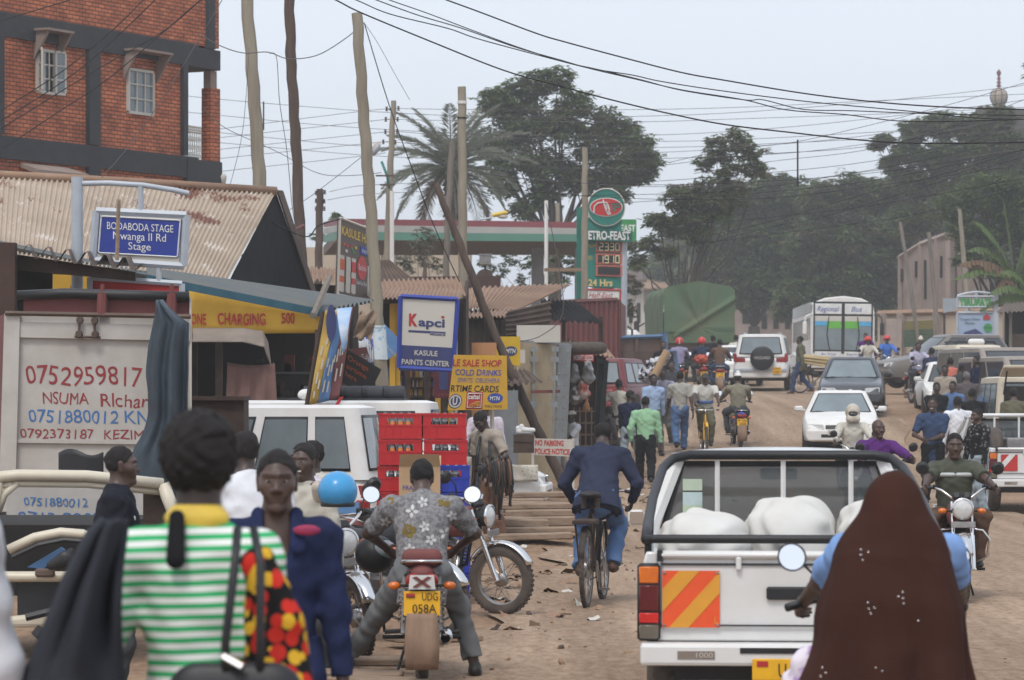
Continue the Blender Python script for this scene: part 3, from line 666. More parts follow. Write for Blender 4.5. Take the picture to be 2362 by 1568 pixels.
# ------------------------------------------------------------------ people: continuous skinned bodies with clothes as parts
SK = [mat('skin_dark',(.088,.052,.038),.48,c2=(.062,.036,.027),ns=9,amt=.4,spec=.45),mat('skin_brown',(.12,.07,.05),.48,c2=(.085,.05,.036),ns=9,amt=.4,spec=.45),mat('skin_deep',(.058,.037,.029),.46,c2=(.042,.026,.021),ns=9,amt=.4,spec=.45)]
M['hair'] = mat('hair_black',(.022,.018,.017),.95,c2=(.012,.010,.010),ns=60,bump=.6,bs=160)
M['hairg'] = mat('hair_grey',(.20,.19,.19),.9,c2=(.10,.10,.10),ns=60,bump=.5,bs=160)
M['eye'] = mat('eye_white',(.30,.26,.23),.5);M['pupil'] = mat('eye_pupil',(.008,.006,.005),.2);M['lip'] = mat('lips',(.13,.055,.045),.5);M['teeth'] = mat('teeth',(.75,.72,.66),.4)
M['shoe'] = mat('shoe_black',(.02,.018,.017),.5);M['shoeb'] = mat('shoe_brown',(.10,.05,.03),.6,c2=(.06,.03,.02))
def cloth(name,c,c2=None,ns=5,**k):return mat('cloth_'+name,c,.9,c2=c2 or tuple(x*.78 for x in c),ns=ns,spec=.12,bump=.15,bs=120,**k)
def v3(*a):return np.array(a,float)
def unit(a):a = np.asarray(a,float);return a/(np.linalg.norm(a)+1e-9)
def ik(a,b,l1,l2,hint):
 """middle joint of a two bone chain from a to b"""
 d = b-a;L = np.linalg.norm(d);mx = (l1+l2)*.999
 if L > mx:b = a+d/L*mx;d = b-a;L = mx
 x = (l1*l1-l2*l2+L*L)/(2*L);h = math.sqrt(max(l1*l1-x*x,0));u = d/L;p = np.asarray(hint,float)-u*(np.asarray(hint,float) @ u)
 return a+u*x+unit(p)*h,b
def rotm(yaw=0,pitch=0,roll=0):return np.array(Euler((pitch,roll,yaw),'XYZ').to_matrix())
POSE = dict(stand=dict(),walk=dict(lf=(-.09,.30,0),rf=(.09,-.26,.07),lh=(-.27,-.14,.80),rh=(.27,.2,.84),pel=(0,0,.90)),
   walk2=dict(lf=(-.09,-.28,.08),rf=(.09,.28,0),lh=(-.27,.2,.84),rh=(.27,-.16,.80),pel=(0,0,.90)),
   moto=dict(pel=(0,-.22,.84),lean=.10,lf=(-.2,.12,.30),rf=(.2,.12,.30),lh=(-.33,.34,1.06),rh=(.33,.34,1.06),kout=.35),
   passenger=dict(pel=(0,-.55,.88),lean=.06,lf=(-.22,-.25,.34),rf=(.22,-.25,.34),lh=(-.14,-.2,.95),rh=(.14,-.2,.95),kout=.45),
   bike=dict(pel=(0,-.18,.98),lean=.35,lf=(-.11,.1,.20),rf=(.11,.1,.52),lh=(-.27,.48,1.08),rh=(.27,.48,1.08),kout=.15),
   sit=dict(pel=(0,0,.50),lf=(-.12,.42,0),rf=(.12,.42,0),lh=(-.15,.35,.52),rh=(.15,.35,.52),kout=.1))
def person(label,x,d,yaw,pose='stand',h=1.72,skin=0,z=None,shirt=None,trs=None,sleeve='long',hair='hair',hs=1.0,shoe='shoe',hyaw=0,hpitch=0,fine=None,bulk=1.0,group=None,tuck=False,face=False,smile=False,
           collar=True,hem=None,tloose=1.0,vneck=0,nolegs=False,hat=None,helmet=None,skirt=None,hood=None,bald=False,coat=None,cat='person',hroll=0,tlen=1.0,**ov):
 """yaw 0 = facing away from the camera (+Y)"""
 S = h/1.72;ps = dict(POSE[pose]);ps.update(ov)
 px = FPX/d*.4335                                      # rendered pixels per metre
 if fine is None:fine = float(np.clip(.55/px,.0075,.016))
 pel = v3(*ps.get('pel',(0,0,.93)));lean = ps.get('lean',.03);side = ps.get('side',0);twist = ps.get('twist',0)
 up = unit(v3(side,math.sin(lean),math.cos(lean)));R = rotm(twist);rt = R @ v3(1,0,0);rt = unit(rt-up*(rt @ up));fw = np.cross(up,rt)
 chest = pel+up*.36;neck = pel+up*.545+fw*.0;shl = ps.get('shrug',0)
 SH = [chest+up*(.105+shl)+rt*s*.18*bulk-fw*.01 for s in (-1,1)]
 HP = [pel+rt*s*.09 for s in (-1,1)]
 hand = [v3(*ps.get('lh',(-.27,.06,.78))),v3(*ps.get('rh',(.27,.06,.78)))];foot = [v3(*ps.get('lf',(-.11,0,0))),v3(*ps.get('rf',(.11,0,0)))]
 EL,WR,KN,AN = [],[],[],[]
 for i,s in enumerate((-1,1)):
  e,w = ik(SH[i],hand[i],.295,.265,rt*s*ps.get('eout',.7)-fw*.7-up*.25);EL.append(e);WR.append(w)
  a = foot[i]+v3(0,-.05,.075);k_,a2 = ik(HP[i],a,.44,.43,fw+rt*s*ps.get('kout',.12));KN.append(k_);AN.append(a2)
 HR = rotm(hyaw+twist,hpitch,hroll);hc = neck+up*.108+HR @ v3(0,.025,.035)
 o = bpy.data.objects.new
 # ---- skin
 f = SDF()
 f.rc(pel,chest,.115*bulk,.125*bulk,.05,flat=.72,fax=fw);f.rc(chest,chest+up*.12,.13*bulk,.10*bulk,.06,flat=.7,fax=fw)
 for i in (0,1):
  f.rc(chest+up*.11,SH[i],.06,.052,.05);f.rc(neck-up*.02,SH[i],.035,.03,.05);f.rc(SH[i],EL[i],.05*bulk,.04,.03);f.rc(EL[i],WR[i],.041,.026,.03)
  f.rc(HP[i],KN[i],.082*bulk,.056,.05);f.rc(KN[i],AN[i],.056,.036,.04)
 f.rc(chest+up*.13,hc-HR @ v3(0,.02,.05),.062,.055,.04)
 def head(f,feat):
  H = lambda *a:hc+HR @ v3(*a)
  f.ell(H(0,-.012,.032),v3(.074,.094,.088),HR,.02);f.rc(H(0,.028,-.015),H(0,.048,-.088),.062,.036,.035)
  f.rc(H(0,.082,.012),H(0,.098,-.022),.009,.0145,.014)
  for s in (-1,1):
   f.rc(H(s*.076,-.008,.018),H(s*.074,-.004,-.028),.017,.013,.008,flat=.5,fax=HR @ v3(1,0,0))
   if feat:
    f.rc(H(s*.012,.083,.036),H(s*.05,.066,.034),.011,.009,.014);f.ell(H(s*.032,.093,.011),v3(.019,.014,.011),HR,.012,'-')
    f.rc(H(s*.045,.055,-.018),H(s*.03,.065,-.04),.022,.018,.03);f.rc(H(s*.014,.093,-.026),H(s*.014,.093,-.027),.009,.009,.008)
  if feat:
   f.rc(H(-.022,.078,-.051),H(.022,.078,-.051),.0095,.0095,.01);f.rc(H(-.018,.077,-.067),H(.018,.077,-.067),.0105,.0105,.01);f.rc(H(-.022,.093,-.0585),H(.022,.093,-.0585),.004,.004,.003,'-');f.ell(H(0,.07,-.098),v3(.022,.02,.018),HR,.02)
 head(f,False)
 parts = [surfnet(f,max(fine*1.35,.011))]
 if not hood:
  g = SDF();g.rc(chest+up*.17,hc-HR @ v3(0,.02,.05),.056,.054,.03);head(g,True);parts.append(surfnet(g,fine if not face else min(fine,.0045)))
 # hands: palm, four unequal bent fingers and a thumb
 hf = float(np.clip(fine*.55,.004,.0062))
 for i,s in enumerate((-1,1)):
  g = SDF();fa = unit(WR[i]-EL[i]);grip = ps.get('grip',ps.get('gl' if i == 0 else 'gr',.35))
  pn = unit(np.cross(fa,fw if abs(fa @ fw) < .8 else up))*s          # palm normal, towards the thigh
  pn = -pn if pn @ rt*s > 0 else pn
  if ps.get('bar',False):pn = unit(-up+fa*(up @ fa)) if abs(up @ fa) < .9 else pn
  ac = unit(np.cross(fa,pn));
  if ac @ fw < 0:ac = -ac
  g.rc(EL[i]*.25+WR[i]*.75,WR[i],.029,.026,.01);pc = WR[i]+fa*.045
  for q in (-.024,-.008,.008,.024):g.rc(WR[i]+ac*q*.7,WR[i]+fa*.085+ac*q,.014,.0125,.016)
  for j,(q,L) in enumerate(((.027,.072),(.009,.08),(-.009,.074),(-.027,.058))):
   b0 = WR[i]+fa*.087+ac*q;c1 = grip*(.9+.12*j);d1 = fa*math.cos(c1)+pn*math.sin(c1);c2 = grip*2.3;d2 = fa*math.cos(c2)+pn*math.sin(c2);b1 = b0+d1*L*.52;b2 = b1+d2*L*.5
   g.rc(b0,b1,.0098,.009,.004);g.rc(b1,b2,.009,.0072,.004)
  t0 = WR[i]+fa*.03+ac*.026;td = unit(fa*.7+ac*.55+pn*(.2+.5*grip));t1 = t0+td*.04;g.rc(t0,t1,.0125,.0105,.008);g.rc(t1,t1+unit(fa*.85+pn*(.1+.6*grip)+ac*.1)*.032,.0105,.008,.005)
  parts.append(surfnet(g,hf))
 V,F = join_np(parts)
 gzz = gz(d) if z is None else z
 body = mesh_np('person',V*S,F,SK[skin]);body.location = (x,d,gzz);body.rotation_euler = (0,0,yaw);tag(body,label,cat,group)
 def part(name,ff,m,hh=None):
  v,fc = surfnet(ff,hh or fine)
  if len(v):return mesh_np(name,v*S,fc,m,body)
 # ---- hair, hats, helmets
 H = lambda *a:hc+HR @ v3(*a)
 if hood is None and hair and not helmet and not bald:
  g = SDF();g.fold = .0022 if hs < 1.2 else .0032;g.fs = 2.2 if hs < 1.2 else 4.5;e = .0035*hs+(hs-1)*.035
  g.ell(H(0,-.016,.036),v3(.076+e,.094+e,.09+e),HR,0);g.plane(H(0,.064+max(0,hs-1)*.03,.074),HR @ v3(0,.80,-.6));g.plane(H(0,-.02,-.045-(hs-1)*.13),HR @ v3(0,.35,-1));
  part('hair',g,M[hair],min(fine,.009))
 if hat:
  g = SDF();g.ell(H(0,-.012,.06),v3(.086,.106,.075),HR,0);g.plane(H(0,0,.052),HR @ v3(0,-.08,-1));
  if hat[0] == 'cap':g.rc(H(-.04,.10,.058),H(.04,.10,.058),.05,.05,.02,flat=.16,fax=HR @ v3(0,.2,1))
  if hat[0] == 'wool':g.rc(H(0,0,.12),H(0,-.01,.14),.06,.05,.03)
  part('hat',g,hat[1],min(fine,.009))
 if helmet:
  g = SDF();g.ell(H(0,-.005,.035),v3(.125,.15,.14),HR,0)
  if helmet[0] == 'full':
   g.rc(H(-.06,.075,-.085),H(.06,.075,-.085),.06,.06,.05);g.ell(H(0,.15,.0),v3(.095,.09,.042),HR,.01,'-');g.plane(H(0,0,-.13),HR @ v3(0,-.1,-1))
  else:g.plane(H(0,0,-.005 if helmet[0] == 'open' else -.06),HR @ v3(0,.25,-1));g.ell(H(0,.14,-.03),v3(.09,.09,.07),HR,.01,'-')
  hm = part('helmet',g,helmet[1],min(fine,.009))
  if helmet[0] == 'full':
   g = SDF();g.ell(H(0,.055,.0),v3(.092,.075,.05),HR,0);part('visor',g,M['glass'],.009)
  elif len(helmet) > 2:
   g = SDF();g.rc(H(0,-.15,.1),H(0,-.152,-.03),.022,.022,0);part('helmet_stripe',g,helmet[2],.009)
 if face:
  for s in (-1,1):
   mb = MB();mb.M = Matrix.Translation(Vector(H(s*.0315,.0795,.0105)*S)) @ Matrix(HR.tolist()).to_4x4();mb.mi = 0;mb.ell((0,0,0),(.0125*S,.0075*S,.0046*S),10,6);mb.mi = 1;mb.ell((0,.0035*S,0),(.0068*S,.005*S,.005*S),8,6)
   mb.build('eye',[M['eye'],M['pupil']],body,smooth=2)
  g = SDF();g.rc(H(-.02,.08,-.0515),H(.02,.08,-.0515),.0085,.0085,.004);g.rc(H(-.016,.079,-.0665),H(.016,.079,-.0665),.0095,.0095,.004);part('lips',g,M['lip'],.0045)
  if smile:g = SDF();g.rc(H(-.022,.0865,-.0575),H(.022,.0865,-.0575),.006,.006,0);part('teeth',g,M['teeth'],.004)
  for s in (-1,1):g = SDF();g.rc(H(s*.014,.0905,.037),H(s*.05,.075,.036),.005,.004,0,flat=.8,fax=HR @ v3(0,0,1));part('eyebrow',g,M['hair'],.0045)
 # ---- shirt
 if shirt is not None:
  g = SDF();hm_ = hem if hem is not None else (.02 if tuck else -.10);bk = bulk*1.02
  g.rc(pel+up*(hm_-.06),chest,.146*bk,.152*bk,.06,flat=.74,fax=fw,cuta=True);g.rc(chest,chest+up*.10,.155*bk,.115*bk,.06,flat=.72,fax=fw)
  for i in (0,1):
   g.rc(chest+up*.09,SH[i]-up*.005,.075,.066,.06);g.rc(neck-up*.03,SH[i],.05,.05,.05)
   if sleeve == 'long':g.rc(SH[i],EL[i],.071*bk,.058,.035);g.rc(EL[i],EL[i]+(WR[i]-EL[i])*.97,.058,.043,.03,cut=True)
   elif sleeve == 'roll':g.rc(SH[i],EL[i],.07*bk,.058,.035);g.rc(EL[i],EL[i]+(WR[i]-EL[i])*.3,.058,.052,.03,cut=True)
   elif sleeve == 'short':g.rc(SH[i],SH[i]+(EL[i]-SH[i])*.82,.072*bk,.068,.035,cut=True)
   elif sleeve == 'none':pass
  if coat:g.rc(pel+up*.12,pel+v3(0,-.045,-coat[0]),.155*bk,coat[1],.06,flat=.82,fax=fw,cut=True)
  if collar:g.rc(neck-up*.045,neck+up*.022+fw*.008,.08,.066,.02,cut=True)
  else:g.rc(neck-up*.06,neck-up*.02,.085,.073,.03,cut=True)
  if vneck:
   g.rc(neck+fw*.085+up*.02,neck-up*vneck+fw*.12,.072,.016,.012,'-')
  pass
  g.fold = .003;g.fs = 1.25;g.seed = (x*7+d) % 6;part('shirt',g,shirt)
 # ---- trousers / skirt
 if trs is not None and not nolegs:
  g = SDF();g.rc(pel-up*.03,pel+up*.075,.142*bulk,.132*bulk,.05,flat=.8,fax=fw,cut=True)
  for i in (0,1):
   g.rc(HP[i],KN[i],.102*bulk,.074*tloose,.05);g.rc(KN[i],KN[i]+(AN[i]-KN[i])*tlen,.073*tloose,.064*tloose,.04,cut=True)
  g.fold = .0045
  if pose in ('stand','walk','walk2'):g.plane(pel+up*.08,up)
  g.seed = (x*3+d*2) % 6;part('trousers',g,trs)
 if skirt:
  g = SDF();g.rc(pel+up*.1,v3(pel[0],pel[1],skirt[1]),.14,skirt[2] if len(skirt) > 2 else .26,.03,flat=.8,fax=fw,cut=True);g.fold = .008;g.fs = .6;part('skirt',g,skirt[0])
 if not nolegs:
  for i in (0,1):
   g = SDF();dirf = unit(fw*v3(1,1,0)+(-up)*ps.get('toe',.1));b = AN[i]-v3(0,0,.035)
   g.rc(b-dirf*.035,b+dirf*.1,.04,.038,.02);g.rc(b+dirf*.1,b+dirf*.155,.04,.03,.02,flat=.7,fax=v3(0,0,1));g.rc(AN[i],b,.042,.045,.02)
   part('shoe',g,M[shoe],max(fine,.009))
 return body
def px(u,d):return (u-CU)*d/FPX
# ------------------------------------------------------------------ motorcycles and bicycles
M['plate'] = mat('plate_yellow',(.78,.42,.012),.5,c2=(.66,.35,.01),ns=9)
M['lamp_r'] = mat('lamp_red',(.30,.012,.01),.2,c2=(.22,.01,.008),ns=20,spec=.6);M['lamp_o'] = mat('lamp_orange',(.70,.17,.01),.25,c2=(.55,.12,.01),ns=20,spec=.6);M['lens'] = mat('lamp_lens',(.42,.43,.42),.12,c2=(.6,.6,.6),ns=14,spec=.8)
M['engine'] = mat('engine_alloy',(.17,.165,.16),.5,metal=.6,c2=(.07,.06,.055),ns=8);M['mud'] = mat('mudflap',(.30,.20,.14),.9,c2=(.20,.13,.09),ns=4,stretch=(3,3,.7))
M['seat'] = mat('seat_vinyl',(.022,.02,.02),.55);M['mirror'] = mat('mirror_glass',(.8,.82,.85),.04,metal=1,c2=(.78,.8,.83));M['rubm'] = mat('tyre_muddy',(.12,.09,.072),.9,c2=(.05,.043,.038),ns=9,amt=.8)
M['tread'] = M['rub']
def wheel(parent,c,r,w,rimr,spokes=18,name='wheel',M4=None,disc=False,tyre='rubm',axis_w=.0):
 mb = MB();mb.M = (M4 or Matrix.Identity(4)) @ Matrix.Translation(Vector(c))
 mb.lathe([(rimr,-w*.38),(rimr-.018,-w*.3),(rimr-.022,0),(rimr-.018,w*.3),(rimr,w*.38),(rimr-.004,w*.2),(rimr-.004,-w*.2)],(0,0,0),'x',36,True)
 if disc:mb.lathe([(0,w*.2),(rimr*.3,w*.34),(rimr*.55,w*.16),(rimr*.85,w*.2),(rimr*.98,w*.3)],(0,0,0),'x',24);mb.lathe([(0,-w*.2),(rimr*.3,-w*.34),(rimr*.55,-w*.16),(rimr*.85,-w*.2),(rimr*.98,-w*.3)],(0,0,0),'x',24)
 else:
  hr = rimr*.27
  mb.lathe([(0,-w*.55),(hr*.5,-w*.55),(hr,-w*.3),(hr,w*.3),(hr*.5,w*.55),(0,w*.55)],(0,0,0),'x',18)
  for i in range(spokes):
   a = 2*PI*i/spokes;b = a+(.5 if i % 2 else -.5);s = w*.3*(1 if i % 4 < 2 else -1);mb.tube([(s,hr*math.cos(a),hr*math.sin(a)),(0,(rimr-.01)*math.cos(b),(rimr-.01)*math.sin(b))],.0028 if r < .5 else .006,4,cap=False)
 o = mb.build(name,M['steel'] if not disc else M['grey_m'],parent,smooth=True)
 mt = MB();mt.M = mb.M;k = r-rimr
 prof = [(rimr-.01,-w*.36),(rimr+k*.25,-w*.5),(rimr+k*.7,-w*.46),(r-.006,-w*.26),(r,0),(r-.006,w*.26),(rimr+k*.7,w*.46),(rimr+k*.25,w*.5),(rimr-.01,w*.36)]
 mt.lathe(prof,(0,0,0),'x',40,True)
 for i in range(int(44 if r < .5 else 30)):
  a = 2*PI*i/(44 if r < .5 else 30)
  for s in (-1,1):mt.M = mb.M @ Matrix.Rotation(a+(.04 if s > 0 else 0),4,'X');mt.box((s*w*.2,0,r-.004),(w*.26,.018*r/.3,.012),(0,0,s*.4))
 mt.build('tyre',M[tyre],o,smooth=True);return o
def rotz_about(a,y):return Matrix.Translation((0,y,0)) @ Matrix.Rotation(a,4,'Z') @ Matrix.Translation((0,-y,0))
def motorcycle(label,x,d,yaw,tank='maroon',steer=0,lean=0,plate=None,plate2=None,group='boda boda motorcycles',z=None,tail=True,guard=True,mudflap='mud',helmet=None,seatm='seat',backrest=None,mirrors=(1,1),front_plate=True,mud=True):
 t = thing('motorcycle',label,'motorcycle',(x,d,gz(d) if z is None else z),yaw,group);t.rotation_euler = (0,lean,yaw)
 wheel(t,(0,-.62,.30),.30,.085,.215,name='rear_wheel');Fm = rotz_about(steer,.42);wheel(t,(0,.66,.30),.30,.075,.22,name='front_wheel',M4=Fm)
 mb = MB()
 for s in (-1,1):
  mb.tube([(s*.05,.40,.80),(s*.05,.30,.42),(s*.06,.0,.33),(s*.07,-.25,.40)],.016,6);mb.tube([(s*.05,.42,.78),(s*.1,-.1,.66),(s*.1,-.6,.72),(s*.07,-.82,.74)],.014,6);mb.tube([(s*.085,-.62,.30),(s*.09,-.1,.36)],.017,6)
 mb.tube([(0,.47,.72),(0,.41,.90)],.03,8);mb.build('frame',M['blk'],t,smooth=True)
 mb = MB();mb.M = Fm
 for s in (-1,1):mb.tube([(s*.085,.66,.30),(s*.085,.55,.60)],.024,10);mb.tube([(s*.085,.55,.60),(s*.085,.44,.90)],.017,10)
 mb.tube([(-.1,.47,.82),(.1,.47,.82)],.022,8);mb.tube([(-.11,.66,.30),(.11,.66,.30)],.012,6);mb.build('fork',M['chrome'],t,smooth=True)
 mb = MB();mb.M = Fm;R = .335
 mb.grid(lambda a,b:(( b-.5)*.11,.66+R*math.cos(math.radians(25+a*125))*(1-.12*(2*b-1)**2),.30+R*math.sin(math.radians(25+a*125))*(1-.05*(2*b-1)**2)),14,6);mb.build('front_fender',M['chrome'],t,smooth=2,solid=.006)
 mb = MB();R = .345
 mb.grid(lambda a,b:((b-.5)*.15,-.62+R*math.cos(math.radians(60+a*130))*(1-.05*(2*b-1)**2),.33+R*math.sin(math.radians(60+a*130))*(1-.04*(2*b-1)**2)),14,6);mb.build('rear_fender',M['blk'],t,smooth=2,solid=.006)
 if mud:MB().grid(lambda a,b:((b-.5)*(.19+.03*math.sin(a*2.6)),-.935-.05*math.sin(a*3)*(.5+a),.50-.36*a),8,4).build('mudflap',M[mudflap],t,smooth=2,solid=.012)
 f = SDF();f.rc((0,.34,.80),(0,.02,.80),.125,.10,.04,flat=.9,fax=v3(1,0,0));f.rc((0,.36,.76),(0,0,.74),.11,.09,.04);f.plane((0,0,.66),(0,0,-1));sdf_obj('tank',f,.012,M[tank],t)
 MB().lathe([(0,.012),(.035,.012),(.038,0)],(0,.2,.917),'z',12).build('tank_cap',M['chrome'],t)
 f = SDF();f.rc((0,.02,.78),(0,-.62,.80),.10,.105,.03,flat=.55,fax=v3(0,0,1));f.rc((0,-.35,.81),(0,-.66,.83),.11,.11,.03,flat=.5,fax=v3(0,0,1));sdf_obj('seat',f,.013,M[seatm],t)
 f = SDF();f.rc((-.11,-.05,.62),(-.11,-.32,.62),.07,.05,.0,flat=.4,fax=v3(1,0,0));f.rc((.11,-.05,.62),(.11,-.32,.62),.07,.05,.0,flat=.4,fax=v3(1,0,0));f.rc((0,-.55,.72),(0,-.86,.74),.10,.07,.02,flat=.7,fax=v3(0,0,1));sdf_obj('side_covers',f,.012,M[tank],t)
 mb = MB();mb.box((0,.08,.40),(.2,.34,.2),bev=.03);mb.lathe([(.09,-.14),(.1,-.1),(.1,.1),(.09,.14),(0,.145)],(0,.0,.38),'x',14);mb.lathe([(0,-.145),(.09,-.14)],(0,0,.38),'x',14)
 for i in range(6):mb.box((0,.2+.02*i*.3,.47+.03*i),(.15,.17,.014),(-.35,0,0))
 mb.build('engine',M['engine'],t,smooth=True)
 MB().tube([(.07,.30,.50),(.11,.26,.28),(.13,.0,.22),(.14,-.3,.26),(.145,-.36,.28)],.02,8).build('exhaust_pipe',M['chrome'],t,smooth=2)
 MB().lathe([(.03,.0),(.045,.02),(.045,.42),(.04,.52),(.024,.53),(.022,.46)],(.15,-.86,.33),'y',14).build('exhaust',M['chrome'],t,smooth=True)
 for s in (-1,1):
  mb = MB();mb.mi = 0;mb.tube([(s*.12,-.60,.34),(s*.11,-.52,.70)],.016,7);mb.mi = 1
  for i in range(7):q = i/7;mb.lathe([(.034,-.007),(.034,.007)],(s*(.12-.01*q),-.60+.08*q,.42+.28*q*.9),'z',9)
  mb.build('shock_absorber',[M['steel'],M['chrome']],t,smooth=True)
 mb = MB();mb.M = Fm
 mb.tube([(-.36,.24,1.0),(-.24,.32,1.03),(-.17,.42,1.0),(-.08,.44,.93),(.08,.44,.93),(.17,.42,1.0),(.24,.32,1.03),(.36,.24,1.0)],.012,8);hb = mb.build('handlebar',M['chrome'],t,smooth=2)
 for s in (-1,1):
  m2 = MB();m2.M = Fm;m2.tube([(s*.25,.31,1.028),(s*.37,.235,.998)],.018,8);m2.build('grip',M['blk'],hb,smooth=2)
  m2 = MB();m2.M = Fm;m2.tube([(s*.24,.34,1.03),(s*.34,.31,.99)],.005,5);m2.box((s*.225,.33,1.03),(.05,.045,.045),bev=.01);m2.build('lever',M['blk'],hb)
  if mirrors[0 if s < 0 else 1]:
   m2 = MB();m2.M = Fm;m2.mi = 0;m2.tube([(s*.2,.37,1.02),(s*.25,.38,1.13),(s*.31,.35,1.19)],.006,6)
   m3 = Fm @ Matrix.Translation((s*.34,.34,1.20)) @ Euler((-.3,0,-s*.12)).to_matrix().to_4x4();m2.M = m3;m2.lathe([(0,.03),(.045,.025),(.06,.004),(.062,-.006),(.055,-.006)],(0,0,0),'y',18);m2.mi = 1;m2.lathe([(0,-.004),(.056,-.004)],(0,0,0),'y',18);m2.build('mirror',[M['blk'],M['mirror']],t,smooth=True)
 mb = MB();mb.M = Fm;mb.mi = 0;mb.lathe([(0,-.12),(.05,-.11),(.085,-.05),(.095,.0),(.097,.02),(.088,.022)],(0,.56,.84),'y',24);mb.mi = 1;mb.lathe([(0,.045),(.05,.038),(.089,.016)],(0,.56,.84),'y',24);mb.mi = 0
 mb.build('headlight',[M['blk'] if not tank == 'chrome' else M['chrome'],M['lens']],t,smooth=True)
 mb = MB();mb.M = Fm;mb.lathe([(.086,.024),(.10,.02),(.102,.005),(.094,.0)],(0,.56,.84),'y',28);mb.build('headlight_rim',M['chrome'],t,smooth=2)
 mb = MB();mb.M = Fm;mb.box((-.045,.46,.95),(.08,.05,.08),(.5,0,0),bev=.02);mb.box((.045,.46,.95),(.08,.05,.08),(.5,0,0),bev=.02);mb.build('gauges',M['blk'],t)
 for (yy,zz,fr) in ((.50,.82,1),(-.80,.66,0)):
  for s in (-1,1):
   mb = MB();mb.M = Fm if fr else Matrix.Identity(4);mb.mi = 0;mb.tube([(s*.07,yy,zz),(s*.15,yy,zz)],.011,6);mb.mi = 1;mb.ell((s*.175,yy,zz),(.042,.028,.026),10,6);mb.build('indicator',[M['blk'],M['lamp_o']],t,smooth=2)
 if front_plate:mb = MB();mb.M = Fm;mb.box((0,.60,.70),(.22,.008,.055),(.1,0,0),bev=.003);mb.build('front_plate_bar',M['steel'],t)
 f = SDF();f.rc((-.06,-.9,.70),(.06,-.9,.70),.045,.045,.0,flat=.75,fax=v3(0,1,0));sdf_obj('tail_light',f,.008,M['lamp_r'],t)
 if plate:
  pl = MB().box((0,-.935,.555),(.23,.008,.155),(-.06,0,0),bev=.003).build('number_plate',M['plate'],t)
  text(plate,pl,M['ink_k'],(.0 if plate2 else -.1,-.94,.575 if plate2 else .53),(1,0,0),(0,-.06,1),.1 if plate2 else .2,.05,.004)
  if plate2:text(plate2,pl,M['ink_k'],(-.06,-.944,.497),(1,0,0),(0,-.06,1),.15,.055,.004)
  mb = MB();mb.mi = 0;mb.quad((-.1,-.945,.60),(-.045,-.945,.60),(-.045,-.945,.618),(-.1,-.945,.618));mb.mi = 1;mb.quad((-.1,-.945,.594),(-.045,-.945,.594),(-.045,-.945,.6),(-.1,-.945,.6));mb.build('plate_emblem',[M['ink_r'],M['ink_k']],pl)
 if tail:mb = MB();mb.tube([(-.06,-.62,.76),(-.13,-.72,.80),(-.12,-.9,.82),(.12,-.9,.82),(.13,-.72,.80),(.06,-.62,.76)],.010,6);mb.build('tail_rack',M['chrome'],t,smooth=2)
 if guard:
  mb = MB()
  for s in (-1,1):mb.tube([(s*.05,.36,.66),(s*.2,.38,.64),(s*.26,.38,.56),(s*.24,.37,.40),(s*.08,.33,.33)],.012,7)
  mb.build('leg_guard',M['chrome'],t,smooth=2)
 mb = MB();mb.tube([(-.26,.02,.27),(.26,.02,.27)],.015,6);mb.build('footrest',M['blk'],t);mb = MB();mb.tube([(-.1,-.05,.25),(-.17,-.12,.02)],.011,6);mb.build('side_stand',M['blk'],t)
 for s in (-1,1):mb = MB();mb.tube([(s*.1,-.35,.34),(s*.24,-.33,.33)],.015,7);mb.build('rear_footrest',M['blk'],t)
 if backrest:f = SDF();f.rc((-.075,-.80,.84),(.075,-.80,.84),.055,.055,.0,flat=.75,fax=v3(0,1,0));sdf_obj('backrest',f,.01,M[backrest],t)
 return t
